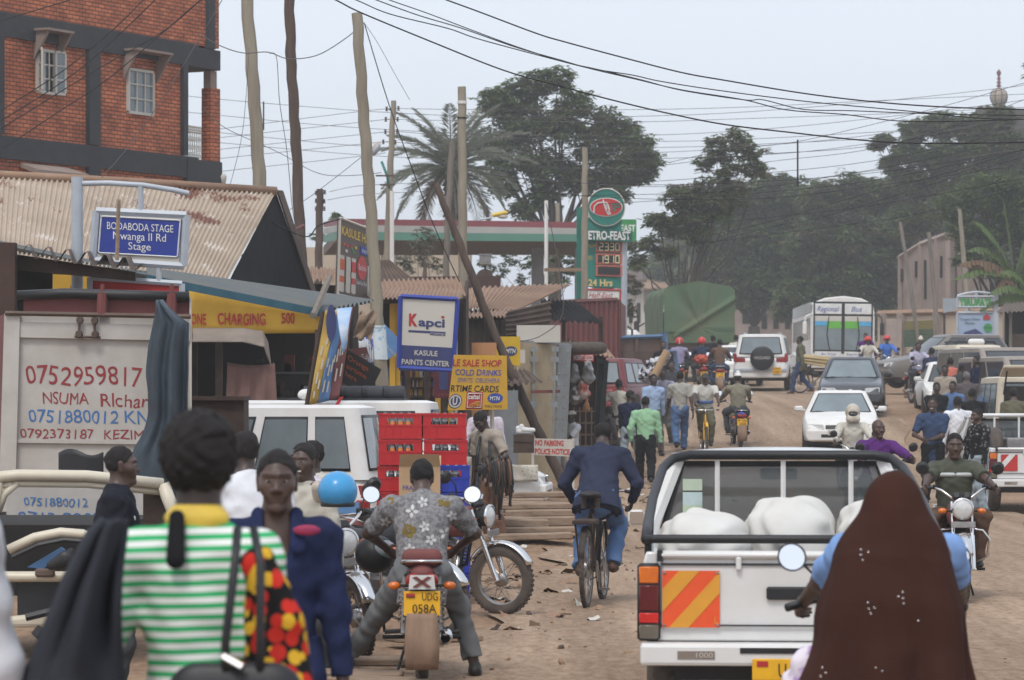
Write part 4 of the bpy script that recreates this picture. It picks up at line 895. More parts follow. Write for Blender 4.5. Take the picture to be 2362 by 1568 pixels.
def bicycle(label,x,d,yaw,group='bicycles',fc='bark',steer=0,rack=True,lean=0):
 t = thing('bicycle',label,'bicycle',(x,d,gz(d)),yaw,group);t.rotation_euler = (0,lean,yaw);Fm = rotz_about(steer,.36)
 wheel(t,(0,-.52,.345),.345,.045,.31,28,'rear_wheel');wheel(t,(0,.58,.345),.345,.045,.31,28,'front_wheel',Fm)
 mb = MB();st,bb,ht,hb_ = (0,-.16,.86),(0,-.06,.30),(0,.38,.88),(0,.42,.74)
 for a,b in ((st,bb),(st,ht),(bb,hb_),(ht,hb_)):mb.tube([a,b],.017,8)
 for s in (-1,1):mb.tube([(s*.02,-.06,.30),(s*.05,-.52,.345)],.010,6);mb.tube([(s*.015,-.16,.84),(s*.05,-.52,.345)],.009,6)
 mb.build('frame',M[fc],t,smooth=True)
 mb = MB();mb.M = Fm
 for s in (-1,1):mb.tube([(s*.045,.58,.345),(s*.04,.44,.72)],.012,6)
 mb.build('fork',M[fc],t);mb = MB();mb.M = Fm;mb.tube([(-.29,.28,.99),(-.22,.36,1.0),(-.12,.40,.99),(.12,.40,.99),(.22,.36,1.0),(.29,.28,.99)],.011,7);mb.tube([(0,.40,.99),(0,.38,.88)],.013,7);h_ = mb.build('handlebar',M['chrome'],t,smooth=2)
 for s in (-1,1):m2 = MB();m2.M = Fm;m2.tube([(s*.24,.34,.998),(s*.30,.26,.988)],.017,7);m2.build('grip',M['blk'],h_)
 f = SDF();f.rc((0,-.28,.985),(0,-.02,.98),.10,.035,.0,flat=.35,fax=v3(0,0,1));s_ = sdf_obj('saddle',f,.01,M['seat'],t);mb = MB();mb.tube([(0,-.2,.95),st],.013,6)
 for s in (-1,1):
  for k in range(6):mb.lathe([(.026,-.006),(.026,.006)],(s*.06,-.26,.87+.016*k),'z',8)
 mb.build('saddle_springs',M['pole_d'],s_)
 if rack:
  mb = MB();mb.box((0,-.56,.76),(.19,.40,.035),bev=.008)
  for s in (-1,1):mb.tube([(s*.085,-.62,.75),(s*.06,-.52,.35)],.009,5);mb.tube([(s*.05,-.36,.76),(0,-.17,.82)],.008,5)
  mb.build('carrier_rack',M['wood_d'],t)
 for yy,nm,Mx in ((-.52,'rear_mudguard',Matrix.Identity(4)),(.58,'front_mudguard',Fm)):
  mb = MB();mb.M = Mx;mb.grid(lambda a,b:((b-.5)*.055,yy+.372*math.cos(math.radians((30 if yy < 0 else 50)+a*130)),.345+.372*math.sin(math.radians((30 if yy < 0 else 50)+a*130))),14,2);mb.build(nm,M[fc],t,smooth=2,solid=.003)
 mb = MB();mb.lathe([(.0,.03),(.095,.03),(.095,.036),(0,.036)],(0,-.06,.30),'x',20);mb.box((-.05,-.06,.38),(.014,.02,.17));mb.box((.05,-.06,.22),(.014,.02,.17));mb.box((.1,-.06,.14),(.09,.075,.02));mb.box((-.1,-.06,.46),(.09,.075,.02));mb.build('crank',M['steel'],t)
 mb = MB();mb.box((.033,-.29,.36),(.006,.46,.012));mb.box((.033,-.29,.25),(.006,.46,.012));mb.build('chain',M['pole_d'],t)
 return t

# ------------------------------------------------------------------ cars: lofted lower body, ringed cabin, real panes
def ring(y0,y1,w,z,r=.18,n=5,bow=0.0):
 out = [];hy = (y1-y0)/2;cy = (y0+y1)/2;r = min(r,w*.9,hy*.9)
 for (sx,sy,a0) in ((1,1,0),(-1,1,90),(-1,-1,180),(1,-1,270)):
  for i in range(n):
   a = math.radians(a0+90*i/(n-1));x = sx*(w-r)+r*math.cos(a);y = sy*(hy-r)+r*math.sin(a);out.append((x,cy+y+bow*(1-(x/w)**2)*sy,z))
 return out
def car(label,cat,x,d,yaw,paint,L=4.2,Wd=1.68,H=1.38,belt=.88,zb=.24,nose=.66,hood=.84,tailz=.86,cab=(-1.55,.95,-1.05,.25),roofw=.56,wr=.30,wy=(1.28,-1.22),glass='glass',name='car',group=None,z=None,tilt=0,
  front='sedan',rear='sedan',side=((.02,.48),(.52,.96)),plate=None,lean=0,noside=False,bump=None,wipers=True,lightm='lens',drop=0):
 t = thing(name,label,cat,(x,d,(gz(d) if z is None else z)+drop),yaw,group);t.rotation_euler = (tilt,lean,yaw)
 P_ = M[paint];w = Wd/2;y0,y1 = -L/2,L/2;cb0,cb1,cr0,cr1 = cab
 ys = [y0,y0+.05,y0+.16,y0+.4,cb0-.05,cb0+.1,(cb0+cb1)/2,cb1-.1,cb1+.05,y1-.5,y1-.2,y1-.07,y1]
 def zt(y):return np.interp(y,[y0,y0+.12,min(cb0,y0+.3),cb0+.1,cb1-.1,cb1+.05,y1-.2,y1-.06,y1],[tailz-.16,tailz-.02,tailz,belt,belt,hood+.03,nose+.03,nose-.05,nose-.16])
 def ww(y):return np.interp(y,[y0,y0+.05,y0+.3,0,y1-.4,y1-.08,y1],[w*.86,w*.93,w*.985,w,w*.975,w*.90,w*.80])
 def zbf(y):return np.interp(y,[y0,y0+.2,y1-.2,y1],[zb+.1,zb,zb,zb+.06])
 sec = [(.80,0),(.95,.06),(.99,.3),(1.0,.55),(.975,.8),(.93,.95),(.84,1.0),(.4,1.025),(0,1.03)]
 vs,n = [],2*len(sec)-1
 for y in ys:
  a,b,h = zbf(y),zt(y),ww(y)
  for (fx,fz) in sec:vs.append((h*fx,y,a+(b-a)*fz))
  for (fx,fz) in sec[-2::-1]:vs.append((-h*fx,y,a+(b-a)*fz))
 fs = [(i*n+j,i*n+j+1,(i+1)*n+j+1,(i+1)*n+j) for i in range(len(ys)-1) for j in range(n-1)]
 fs += [(i*n+n-1,i*n,(i+1)*n,(i+1)*n+n-1) for i in range(len(ys)-1)]+[tuple(range(n)),tuple((len(ys)-1)*n+j for j in range(n))]
 mb = MB();mb.add(vs,fs)
 cwb = w*.93;cwr = roofw
 def R_(t_,ins=0.0):return ring(cb0+(cr0-cb0)*t_,cb1+(cr1-cb1)*t_,cwb+(cwr-cwb)*t_-ins,belt-.03+(H-.035-belt+.03)*t_,.14,5,.05)
 rings = [R_(0),R_(.5),R_(.9),R_(1.0)];top = ring(cr0+.12,cr1-.12,cwr-.13,H-.006,.14,5,.03)
 rings.append(top);k = 20;o = []
 for r_ in rings:o += r_
 fs = [(i*k+j,i*k+(j+1) % k,(i+1)*k+(j+1) % k,(i+1)*k+j) for i in range(len(rings)-1) for j in range(k)]+[tuple((len(rings)-1)*k+j for j in range(k))]
 mb.add(o,fs);body = mb.build('body',P_,t,smooth=True,angle=38)
 def gp(sd,t_,f):
  yb,yf = cb0+(cr0-cb0)*t_,cb1+(cr1-cb1)*t_;wx = cwb+(cwr-cwb)*t_;zz = belt-.03+(H-.035-belt+.03)*t_
  if sd in 'FB':xx = (f-.5)*2*(wx-.10);return (xx,(yf+.05*(1-(xx/wx)**2)+.006) if sd == 'F' else (yb-.05*(1-(xx/wx)**2)-.006),zz)
  return ((wx+.006)*(1 if sd == 'R' else -1),yb+.10+(yf-yb-.2)*f,zz)
 def pane(nm,sd,t0,t1,f0,f1,m=None):
  q = MB().grid(lambda a,b:gp(sd,t0+(t1-t0)*b,f0+(f1-f0)*a),6,3).build(nm+'_seal',M['blk'],t,smooth=2,solid=.004)
  e = .012;MB().grid(lambda a,b:tuple(Vector(gp(sd,t0+.04+(t1-t0-.08)*b,f0+(f1-f0)*(.025+.95*a)))+Vector((0,e*.5,0) if sd == 'F' else (0,-e*.5,0) if sd == 'B' else (e*.5,0,0) if sd == 'R' else (-e*.5,0,0))),6,3).build(nm,M[m or glass],q,smooth=2)
 pane('windscreen','F',.05,.92,.0,1.0);pane('rear_window','B',.12,.9,.02,.98)
 if not noside:
  for sd in 'LR':
   for (f0,f1) in side:pane('side_window',sd,.12,.88,f0,f1)
 for i,yy in enumerate(wy):
  for s in (-1,1):
   wheel(t,(s*(w-.10),yy,wr),wr,.17,wr*.62,name='wheel',disc=True,tyre='rub')
   MB().lathe([(0,0),(wr*1.14,0)],(s*(float(ww(yy))+.004),yy,wr+.03),'x',28).build('wheel_arch',M['blk'],t)
 for s in (-1,1):
  mb = MB();mb.mi = 0;mb.M = Matrix.Translation((s*(w+.07),cb1-.18,belt+.07));mb.box((0,0,0),(.19,.09,.12),bev=.03);mb.tube([(-s*.14,0,-.03),(0,0,-.02)],.02,6);mb.mi = 1;mb.box((0,-.047,0),(.15,.004,.09));mb.build('side_mirror',[P_ if front != 'darkm' else M['blk'],M['mirror']],t)
 fy = y1
 if front:
  for s in (-1,1):
   q = MB().prism([(s*w*.42,nose-.155),(s*w*.86,nose-.145),(s*w*.85,nose-.03),(s*w*.45,nose-.045)],[fy-.02,fy-.12,fy-.16,fy-.05],[fy+.015,fy-.045,fy-.09,fy-.0],'y').build('headlight',M[lightm],t,bevel=.008)
   MB().prism([(s*w*.52,zb+.14),(s*w*.78,zb+.15),(s*w*.78,zb+.2),(s*w*.52,zb+.19)],fy-.1,fy+.002-.0,'y').build('front_indicator',M['lamp_o'],t)
  g_ = MB();g_.box((0,fy-.005,nose-.10),(w*.78,.03,.085),bev=.01);gr = g_.build('grille',M['blk'],t);g_ = MB()
  for i in range(3):g_.box((0,fy+.012,nose-.125+.025*i),(w*.74,.008,.007))
  g_.ell((0,fy+.015,nose-.10),(.055,.01,.03),10,6);g_.build('grille_trim',M['chrome'],gr)
  bm_ = MB();bm_.prism([(-w*.84,zb+.02),(w*.84,zb+.02),(w*.90,zb+.12),(w*.88,zb+.26),(-w*.88,zb+.26),(-w*.90,zb+.12)],fy-.28,fy+.045,'y');bu = bm_.build('front_bumper',M[bump] if bump else P_,t,bevel=.03)
  MB().box((0,fy+.046,zb+.13),(w*1.0,.01,.07),bev=.004).build('air_intake',M['blk'],bu)
  if plate:pl = MB().box((.05,fy+.055,zb+.20),(.46,.008,.10)).build('number_plate',M['lgrey'],bu);text(plate,pl,M['ink_k'],(.25,fy+.06,zb+.17),(-1,0,0),(0,0,1),.36,.06)
  if wipers:
   mb = MB()
   for xx in (-.42,.12):mb.tube([gp('F',.03,.5+xx*.6),tuple(Vector(gp('F',.10,.5+xx*.6+.32))+Vector((0,.015,0)))],.009,5)
   mb.build('wipers',M['blk'],t)
  MB().box((0,cb1+.03,belt+.0),(w*1.5,.07,.012)).build('cowl',M['blk'],t)
 ry = y0
 if rear:
  for s in (-1,1):MB().prism([(s*w*.55,tailz-.20),(s*w*.92,tailz-.20),(s*w*.9,tailz-.06),(s*w*.55,tailz-.07)],ry-.012,ry+.14,'y').build('tail_light',M['lamp_r'],t,bevel=.006)
  bm_ = MB();bm_.prism([(-w*.88,zb+.02),(w*.88,zb+.02),(w*.93,zb+.12),(w*.90,zb+.26),(-w*.90,zb+.26),(-w*.93,zb+.12)],ry-.05,ry+.25,'y');bm_.build('rear_bumper',M[bump] if bump else P_,t,bevel=.03)
  if plate:pl = MB().box((0,ry-.06,zb+.36),(.46,.01,.10)).build('number_plate',M['plate'],t);text(plate,pl,M['ink_k'],(-.18,ry-.066,zb+.33),(1,0,0),(0,0,1),.36,.06)
 MB().box((0,0,zb+.02),(Wd*.86,L*.86,.16)).build('underbody',M['blk'],t)
 return t,gp
# ------------------------------------------------------------------ buildings, shacks, boards
def frame3(a,b):            # plane basis for something running from point a to b (horizontal)
 ux = Vector((b.x-a.x,b.y-a.y,0)).normalized();n = ux.cross(Vector((0,0,1)));return ux,n
def corr(mb,a,b,c,d,waves,amp,th=.012,nv=3,ragged=0):
 """corrugated sheet a-b (upper edge) to d-c (lower edge); ripples run from upper to lower edge"""
 a,b,c,d = map(Vector,(a,b,c,d));n = (b-a).cross(d-a).normalized();
 if n.z < 0:n = -n
 N = waves*6
 def fn(u,v):
  p = a.lerp(b,u).lerp(d.lerp(c,u),v);q = p+n*amp*math.sin(2*PI*waves*u)
  if ragged and v > .99:q += (d.lerp(c,u)-a.lerp(b,u)).normalized()*ragged*(math.sin(u*37)+math.sin(u*91+1))
  return q
 mb.grid(fn,N,nv)
def panel(name,m,pts,th,parent=None,n=None):return MB().slab(pts,th,n).build(name,m,parent)
def rel(o,*p):return [Vector(q)-Vector(o.location) for q in p]
def pbox(mb,p0,p1,w,h=None):     # beam between two points
 mb.tube([p0,p1],w,4 if not h else h)

# --- brick building: local x along the facade (away), local -y faces the street
def brick_mat(nm,ang):
 m = bpy.data.materials.new(nm);m.use_nodes = True;N,L = m.node_tree.nodes,m.node_tree.links;b = N['Principled BSDF'];b.inputs['Roughness'].default_value = .85
 tc = N.new('ShaderNodeTexCoord');sx = N.new('ShaderNodeSeparateXYZ');cb = N.new('ShaderNodeCombineXYZ');ad = N.new('ShaderNodeMath');ad.operation = 'ADD'
 L.new(tc.outputs['Object'],sx.inputs[0]);L.new(sx.outputs['X'],ad.inputs[0]);L.new(sx.outputs['Y'],ad.inputs[1]);L.new(ad.outputs[0],cb.inputs['X']);L.new(sx.outputs['Z'],cb.inputs['Y'])
 br = N.new('ShaderNodeTexBrick');br.inputs['Scale'].default_value = 1;br.inputs['Brick Width'].default_value = .225;br.inputs['Row Height'].default_value = .085;br.inputs['Mortar Size'].default_value = .011
 br.inputs['Color1'].default_value = (.57,.185,.08,1);br.inputs['Color2'].default_value = (.39,.105,.05,1);br.inputs['Mortar'].default_value = (.09,.04,.03,1);br.inputs['Bias'].default_value = -.1
 L.new(cb.outputs[0],br.inputs['Vector'])
 no = N.new('ShaderNodeTexNoise');no.inputs['Scale'].default_value = 2.2;no.inputs['Detail'].default_value = 8;L.new(tc.outputs['Object'],no.inputs['Vector'])
 cr = N.new('ShaderNodeValToRGB');cr.color_ramp.elements[0].position = .3;cr.color_ramp.elements[1].position = .62;cr.color_ramp.elements[0].color = (.55,.5,.48,1);cr.color_ramp.elements[1].color = (1.1,1.08,1.05,1)
 mx = N.new('ShaderNodeMix');mx.data_type = 'RGBA';mx.blend_type = 'MULTIPLY';mx.inputs[0].default_value = 1;L.new(no.outputs['Fac'],cr.inputs[0]);L.new(br.outputs['Color'],mx.inputs[6]);L.new(cr.outputs[0],mx.inputs[7]);L.new(mx.outputs[2],b.inputs['Base Color'])
 bp = N.new('ShaderNodeBump');bp.inputs['Strength'].default_value = .6;bp.inputs['Distance'].default_value = .02;bp.invert = True;L.new(br.outputs['Fac'],bp.inputs['Height']);L.new(bp.outputs[0],b.inputs['Normal'])
 return m
M['brick'] = brick_mat('brick',0)
M['band'] = mat('band_slate',(.045,.048,.055),.8,c2=(.03,.031,.036),ns=2.5,detail=9);rust_patches(M['band'],(.42,.30,.20),1.1,.69,.71,(1,1,.8),1.3)
A = P(0,907,64.0);B_ = P(420,907,69.6);ux,nrm = frame3(A,B_);Lf = (Vector((B_.x,B_.y,0))-Vector((A.x,A.y,0))).length
ang = math.atan2(ux.y,ux.x)
bb = thing('brick_building','orange brick building with dark painted concrete bands and hooded windows','building',(A.x,A.y,0),ang)
def fx(u):                   # photo column -> distance along the facade
 k = (u-CU)/FPX;return (k*A.y-A.x)/(ux.x-k*ux.y)
def dz(u):return A.y+fx(u)*ux.y
def fz(u,v):return Zv(v,dz(u))
zb0,zb1 = fz(0,365),fz(0,312);zt0,zt1 = fz(0,72+0),fz(0,27);x1 = fx(425);x2 = fx(505)
m = MB();m.box((x1/2-4,3.0,zt1/2+1.5),(x1+8,5.98,zt1+5.5));wall = m.build('wall',M['brick'],bb)
m = MB()
m.box(((fx(452)+-8)/2,-.02,(zt0+zt1)/2-.05),(fx(452)+8,.1,zt1-zt0+.1));m.box(((fx(452)-8)/2,-.02,(zb0+zb1)/2),(fx(452)+8,.1,zb1-zb0));m.build('band',M['band'],bb)
for (u0,u1) in ((-8,3),(199,225),(417,427)):MB().box(((fx(u0)+fx(u1))/2,-.035,(zb1+zt0)/2-.03),(fx(u1)-fx(u0),.11,zt0-zb1-.1)).build('column',M['band'],bb)
MB().box(((fx(199)+fx(225))/2,-.035,zb0-.8),(fx(225)-fx(199),.11,1.6)).build('column',M['band'],bb)
# balcony bay past the facade end
m = MB();m.box(((x1+x2)/2,.9,(zt0+zt1)/2-.08),(x2-x1-.02,1.9,zt1-zt0+.05));m.build('balcony_beam',M['band'],bb)
m = MB();m.box(((x1+x2)/2,.9,zb0+.05),(x2-x1-.02,2.0,.75));m.build('balcony_floor',M['band'],bb)
xc0,xc1 = fx(488),fx(508)
m = MB();m.box(((xc0+xc1)/2,.14,(zb0+.35+zt0-.52)/2),(xc1-xc0,.28,zt0-.52-zb0-.35));m.build('brick_column',M['brick'],bb)
MB().box(((xc0+xc1)/2-.03,.14,zt0-.33),(xc1-xc0-.1,.2,.42)).build('column_capital',M['conc'],bb)
m = MB();m.box(((x1+x2)/2,1.6,zt1+2.5),(x2-x1,3.2,5.0));m.build('upper_wall',M['brick'],bb)
m = MB();m.box((fx(482),-.02,zt1+2.4),(fx(490)-fx(474),.12,4.9));m.build('column',M['band'],bb)
# railing
m = MB();xr0,xr1 = fx(427),fx(468);zr0,zr1 = fz(450,388),fz(450,292)
for zz in (zr0,zr1,zr1-.12):m.tube([(xr0,.05,zz),(xr1,.05,zz)],.025,6)
for i in range(9):
 xx = xr0+(xr1-xr0)*i/8;m.tube([(xx,.05,zr0),(xx,.05,zr1)],.013,5)
 if i < 8:
  for q in range(5):zc = zr0+(zr1-zr0)*(q+.5)/5;m.tube([(xx,.05,zc-.1),(xx+.1*(xr1-xr0)/1.2,.05,zc),(xx,.05,zc+.1)],.010,4)
m.build('railing',M['lgrey'],bb)
MB().lathe([(0,-.16),(.13,-.12),(.16,.05),(.12,.12),(0,.13)],(x2+.05,.0,fz(505,412)),'z',10).build('wall_lamp',M['lgrey'],bb,smooth=2)
def bwin(u0,u1,v0,v1,open_):
 xa,xb = fx(u0),fx(u1);za,zc = fz((u0+u1)/2,v1),fz((u0+u1)/2,v0);cx,cz = (xa+xb)/2,(za+zc)/2;w,h = xb-xa,zc-za
 fr = MB();
 for (px_,pz_,sx_,sz_) in ((cx,za,w,.06),(cx,zc,w,.06),(xa,cz,.06,h-.06),(xb,cz,.06,h-.06)):fr.box((px_,-.03,pz_),(sx_,.07,sz_))
 for i in (1,2):fr.box((cx,-.03,za+h*i/3),(w-.06,.045,.03))
 fr.box((xa+w/3,-.03,cz),(.03,.05,h-.06));fr.box((xa+2*w/3,-.03,cz),(.03,.05,h-.06))
 win = fr.build('window',M['lgrey'],bb);MB().box((cx,-.008,cz),(w,.02,h)).build('pane',M['dark'] if open_ else M['glass_l'],win)
 if open_:
  for (xh,sg) in ((xa,-1),(xb,1)):
   lf = MB();lw = w*.42;an = .9 if sg < 0 else .35
   lf.M = Matrix.Translation((xh,-.08,cz)) @ Matrix.Rotation(-sg*an,4,'Z')
   for (px_,pz_,sx_,sz_) in ((sg*lw/2,-h/2,lw,.05),(sg*lw/2,h/2,lw,.05),(0,0,.05,h-.05),(sg*lw,0,.05,h-.05),(sg*lw/2,h/6,lw-.05,.03),(sg*lw/2,-h/6,lw-.05,.03)):lf.box((px_,0,pz_),(sx_,.04,sz_))
   s_ = lf.build('shutter',M['lgrey'],win);q = MB();q.M = lf.M;q.box((sg*lw/2,0,0),(lw-.04,.01,h-.04));q.build('pane',M['glass_l'] if sg > 0 else M['glass'],s_)
  MB().box((xa+w*.3,-.04,cz),(w*.38,.012,h*.92)).build('curtain',M['glass_l'],win)
 hd = MB();hz0,hz1 = zc+.02,zc+.38;hw = w*.62
 hd.slab([(cx-hw-.1,.0,hz1),(cx+hw+.1,.0,hz1),(cx+hw+.1,-.45,hz1),(cx-hw-.1,-.45,hz1)],.05,(0,0,1))
 for sg in (-1,1):hd.slab([(cx+sg*(hw+.04),0,hz1),(cx+sg*(hw+.04),-.4,hz1),(cx+sg*(hw+.04),0,hz0-.25)],.07,(1,0,0))
 hd.build('hood',M['conc'],win)
bwin(84,122,117,214,True);bwin(293,350,163,262,False)
m = MB();c0 = fx(96);zz = fz(96,403);m.slab([(c0-.75,0,zz+.12),(c0+.8,0,zz+.12),(c0+1.0,-.5,zz-.05),(c0-.75,-.5,zz-.05)],.1,(0,0,1));m.build('hood',M['conc'],bb)
m = MB();m.box((c0+.05,-.04,zz-.5),(1.1,.06,1.0));m.build('window',M['dark'],bb)

# --- tan corrugated roof shop in front of it
t = thing('tin_roof_shop','shop with a big tan corrugated iron roof flaking to rust','building',(X(300,47),47,0));r_ = lambda *p:rel(t,*p)
a,b,c,e = P(-60,403,47.0),P(636,443,50.5),P(524,646,45.5),P(-60,588,42.5)
m = MB();corr(m,*r_(a,b,c,e),58,.022,nv=4);m.build('roof',M['tin'],t,smooth=2)
m = MB();ra,rb = r_(a,b);m.tube([ra+Vector((0,-.03,.02)),ra.lerp(rb,.5)+Vector((0,-.03,.03)),rb+Vector((0,-.03,.02))],.075,6);m.build('ridge_cap',M['tin_br'],t,smooth=2)
m = MB();p0,p1,p2 = r_(P(636,441,50.6),P(716,672,53.5),P(528,648,45.7));
def gab(u,v):q = (p0.lerp(p1,v)).lerp(p0.lerp(p2,v),u);return q+Vector((0,-.03*math.sin(u*v*80),0))
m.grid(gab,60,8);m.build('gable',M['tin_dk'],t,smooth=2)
m = MB();q0,q1 = r_(P(640,438,50.4),P(719,672,53.4));m.slab([q0,q0+Vector((.05,.6,.03)),q1+Vector((.05,.6,.0)),q1],.03);m.build('back_roof',M['tin_old'],t)
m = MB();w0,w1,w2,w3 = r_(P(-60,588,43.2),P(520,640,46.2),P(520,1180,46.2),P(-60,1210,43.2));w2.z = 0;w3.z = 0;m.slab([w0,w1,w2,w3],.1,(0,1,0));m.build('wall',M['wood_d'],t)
m = MB();f0,f1 = r_(P(-60,552,43.0),P(360,640,44.6));m.tube([f0,f1],.06,4);m.build('fascia',M['teal'],t)
m = MB();f0,f1 = r_(P(560,590,50),P(700,520,53));m.tube([f0,f1],.03,6);m.build('stay_pipe',M['maroon'],t)

# --- phone charging kiosk
t = thing('phone_kiosk','dark kiosk with teal tin roof and yellow phone charging fascia','kiosk',(X(590,40),40,0));r_ = lambda *p:rel(t,*p)
m = MB();corr(m,*r_(P(338,620,43.0),P(338,634,38.2),P(752,716,39.6),P(862,694,45.0)),11,.03,nv=24,ragged=0);m.build('roof',M['teal'],t,smooth=2)
m = MB();f0,f1 = r_(P(338,642,38.05),P(752,724,39.45));m.slab([f0+Vector((0,0,.05)),f1+Vector((0,0,.05)),f1-Vector((0,0,.05)),f0-Vector((0,0,.05))],.04,(0,-1,0));m.build('roof_edge',mat('teal_edge',(.05,.125,.165),.9,ns=3,spec=.08),t)
ya,yb,yc,yd = r_(P(436,668,38.5),P(739,722,39.5),P(739,768,39.5),P(436,770,38.5))
fa = MB().grid(lambda u,v:ya.lerp(yb,u).lerp(yd.lerp(yc,u),v)+Vector((0,-.012*math.sin(u*9)-.01*math.sin(v*5+u*4),0)),20,4).build('fascia',M['yellow'],t,smooth=2,solid=.02)
uxk = (yb-ya);uxk.z = 0;uxk.normalize();uzk = Vector((0,0,1))
for s_,u,v,w,h in (('ONE',440,748,40,24),('CHARGING',502,748,124,26),('500',649,746,36,24)):
 o_ = r_(P(u,v,38.5+(u-436)/303))[0];text(s_,fa,M['ink_r'],o_+Vector((0,-.03,0)),uxk,uzk,w*39/FPX,h*39/FPX,.004,bold=.02,wob=.03)
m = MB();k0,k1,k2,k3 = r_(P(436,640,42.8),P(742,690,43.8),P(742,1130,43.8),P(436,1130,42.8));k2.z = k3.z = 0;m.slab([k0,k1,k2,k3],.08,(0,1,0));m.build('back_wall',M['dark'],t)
m = MB();s0,s1 = r_(P(442,690,38.7),P(442,690,42.7));m.slab([s0,s1,Vector((s1.x,s1.y,0)),Vector((s0.x,s0.y,0))],.06,(-1,0,0));m.build('side_wall',M['wood_d'],t)
for u in (447,505,735):m = MB();q0 = r_(P(u,760,39))[0];m.box((q0.x,q0.y,q0.z/2),(.09,.09,q0.z));m.build('post',M['wood_d'],t)
m = MB();q0,q1 = r_(P(590,860,42.3),P(735,865,42.3))
for zz in (0,-.35,-.7):m.box(((q0.x+q1.x)/2,q0.y,q0.z+zz),(q1.x-q0.x,.25,.03))
m.build('shelf',M['teal'],t)
m = MB()
for i in range(34):
 q = q0.lerp(q1,random.random());zz = q0.z-.35*random.randint(0,2);h = random.uniform(.08,.24);m.mi = i % 3;m.box((q.x,q.y-.02,zz+.02+h/2),(random.uniform(.06,.16),.1,h))
m.build('goods',[M['wood_d'],M['band'],M['maroon']],t)
# tarpaulin over its counter and brown sacking
def drape(name,label,m_,pts_top,pts_bot,sag,nu=24,nv=10,amp=.03,thick=.012,loc=None,cat='cloth',seed=0):
 n = len(pts_top);o0 = Vector(pts_top[0])
 def lerp(pts,u):f = u*(len(pts)-1);i = min(int(f),len(pts)-2);return Vector(pts[i]).lerp(Vector(pts[i+1]),f-i)
 ob = MB().grid(lambda u,v:lerp(pts_top,u).lerp(lerp(pts_bot,u),v)-o0+Vector((0,amp*(math.sin(u*19+v*3+seed)+.6*math.sin(u*41+seed*2+v*2))*v,-sag*math.sin(PI*u)*(1-v))),nu,nv).build(name,m_,smooth=2,loc=o0,solid=thick)
 return tag(ob,label,cat)
M['tarp_g'] = mat('tarp_grey',(.27,.22,.18),.85,c2=(.17,.135,.11),ns=2.5,detail=8);M['sack_b'] = mat('sack_brown',(.17,.085,.07),.9,c2=(.09,.05,.042),ns=1.8,detail=8)
drape('tarpaulin','dusty grey tarpaulin slung under the yellow phone charging fascia',M['tarp_g'],[P(444,757,38.3),P(560,757,38.5),P(606,764,38.7),P(618,790,39)],[P(444,788,37.6),P(560,788,37.8),P(610,800,38),P(626,850,38.3)],.0,seed=1)
drape('hanging_cloth','maroon brown cloth hanging in the dark phone kiosk opening',M['sack_b'],[P(524,835,38.2),P(580,832,38.2),P(634,838,38.2)],[P(522,950,38),P(580,956,38),P(640,957,38)],.05,amp=.05,seed=2)
m = MB();p0 = P(722,728,39);m.tube([Vector((0,0,0)),P(760,640,41)-p0],.045,6);o = m.build('roof_prop',M['pole_g'],loc=p0);tag(o,'pale crooked stick propped over the teal kiosk roof','stick')

# --- torn three coloured banner
d = 36.5;t = thing('torn_banner','torn yellow blue and maroon phone company banner on a slanting frame','banner',P(760,935,d));r_ = lambda *p:rel(t,*p)
M['ban_y'] = mat('banner_yellow',(.55,.36,.08),.7,ns=3);M['ban_b'] = mat('banner_blue',(.13,.28,.52),.7,c2=(.10,.21,.42),ns=3);M['ban_m'] = mat('banner_maroon',(.23,.085,.085),.7,ns=3)
q = [P(750,716,d),P(778,714,d),P(795,712,d+.1),P(815,708,d+.2)];w = [P(713,934,d),P(733,930,d),P(758,924,d+.1),P(782,916,d+.2)]
for i,(mm,nm) in enumerate(((M['ban_y'],'yellow_panel'),(M['ban_b'],'blue_panel'),(M['ban_m'],'maroon_panel'))):
 a,b,c,e = r_(q[i],q[i+1],w[i+1],w[i]);o = MB().grid(lambda u,v:a.lerp(b,u).lerp(e.lerp(c,u),v)+Vector((0,.03*math.sin(v*6+u*2+i),0)),8,18).build(nm,mm,t,smooth=2,solid=.006)
 m = MB()
 for k,(u0,v0,hh) in enumerate(((.25,.38,.10),(.55,.52,.11),(.3,.66,.12),(.62,.74,.10),(.3,.86,.07),(.6,.30,.07)) if i == 0 else ((.12,.52,.1),(.4,.60,.12),(.66,.54,.14),(.2,.76,.13),(.62,.78,.12),(.8,.5,.08)) if i == 1 else ((.06,.44,.14),(.3,.40,.12),(.55,.36,.16),(.8,.34,.12),(.25,.66,.14),(.7,.62,.14))):
  f = lambda uu,vv:a.lerp(b,uu).lerp(e.lerp(c,uu),vv)+Vector((0,-.035,0));m.quad(f(u0,v0),f(u0+.16,v0),f(u0+.16,v0+hh),f(u0,v0+hh))
 m.build('lettering',M['lgrey'],o)
a,b,c,e = r_(P(776,712,d-.35),P(812,708,d-.35),P(800,795,d-.5),P(792,815,d-.55));MB().grid(lambda u,v:a.lerp(b,u).lerp(e.lerp(c,u),v)+Vector((0,-.12*math.sin(v*3),0)),8,10).build('loose_flap',mat('banner_blue2',(.20,.36,.60),.7,c2=(.5,.55,.6),ns=2,thr=(.35,.6)),t,smooth=2,solid=.006)
m = MB();f0,f1 = r_(P(746,718,d+.05),P(708,936,d+.05));m.tube([f0,f1],.035,6);m.build('frame_post',M['wood_d'],t)
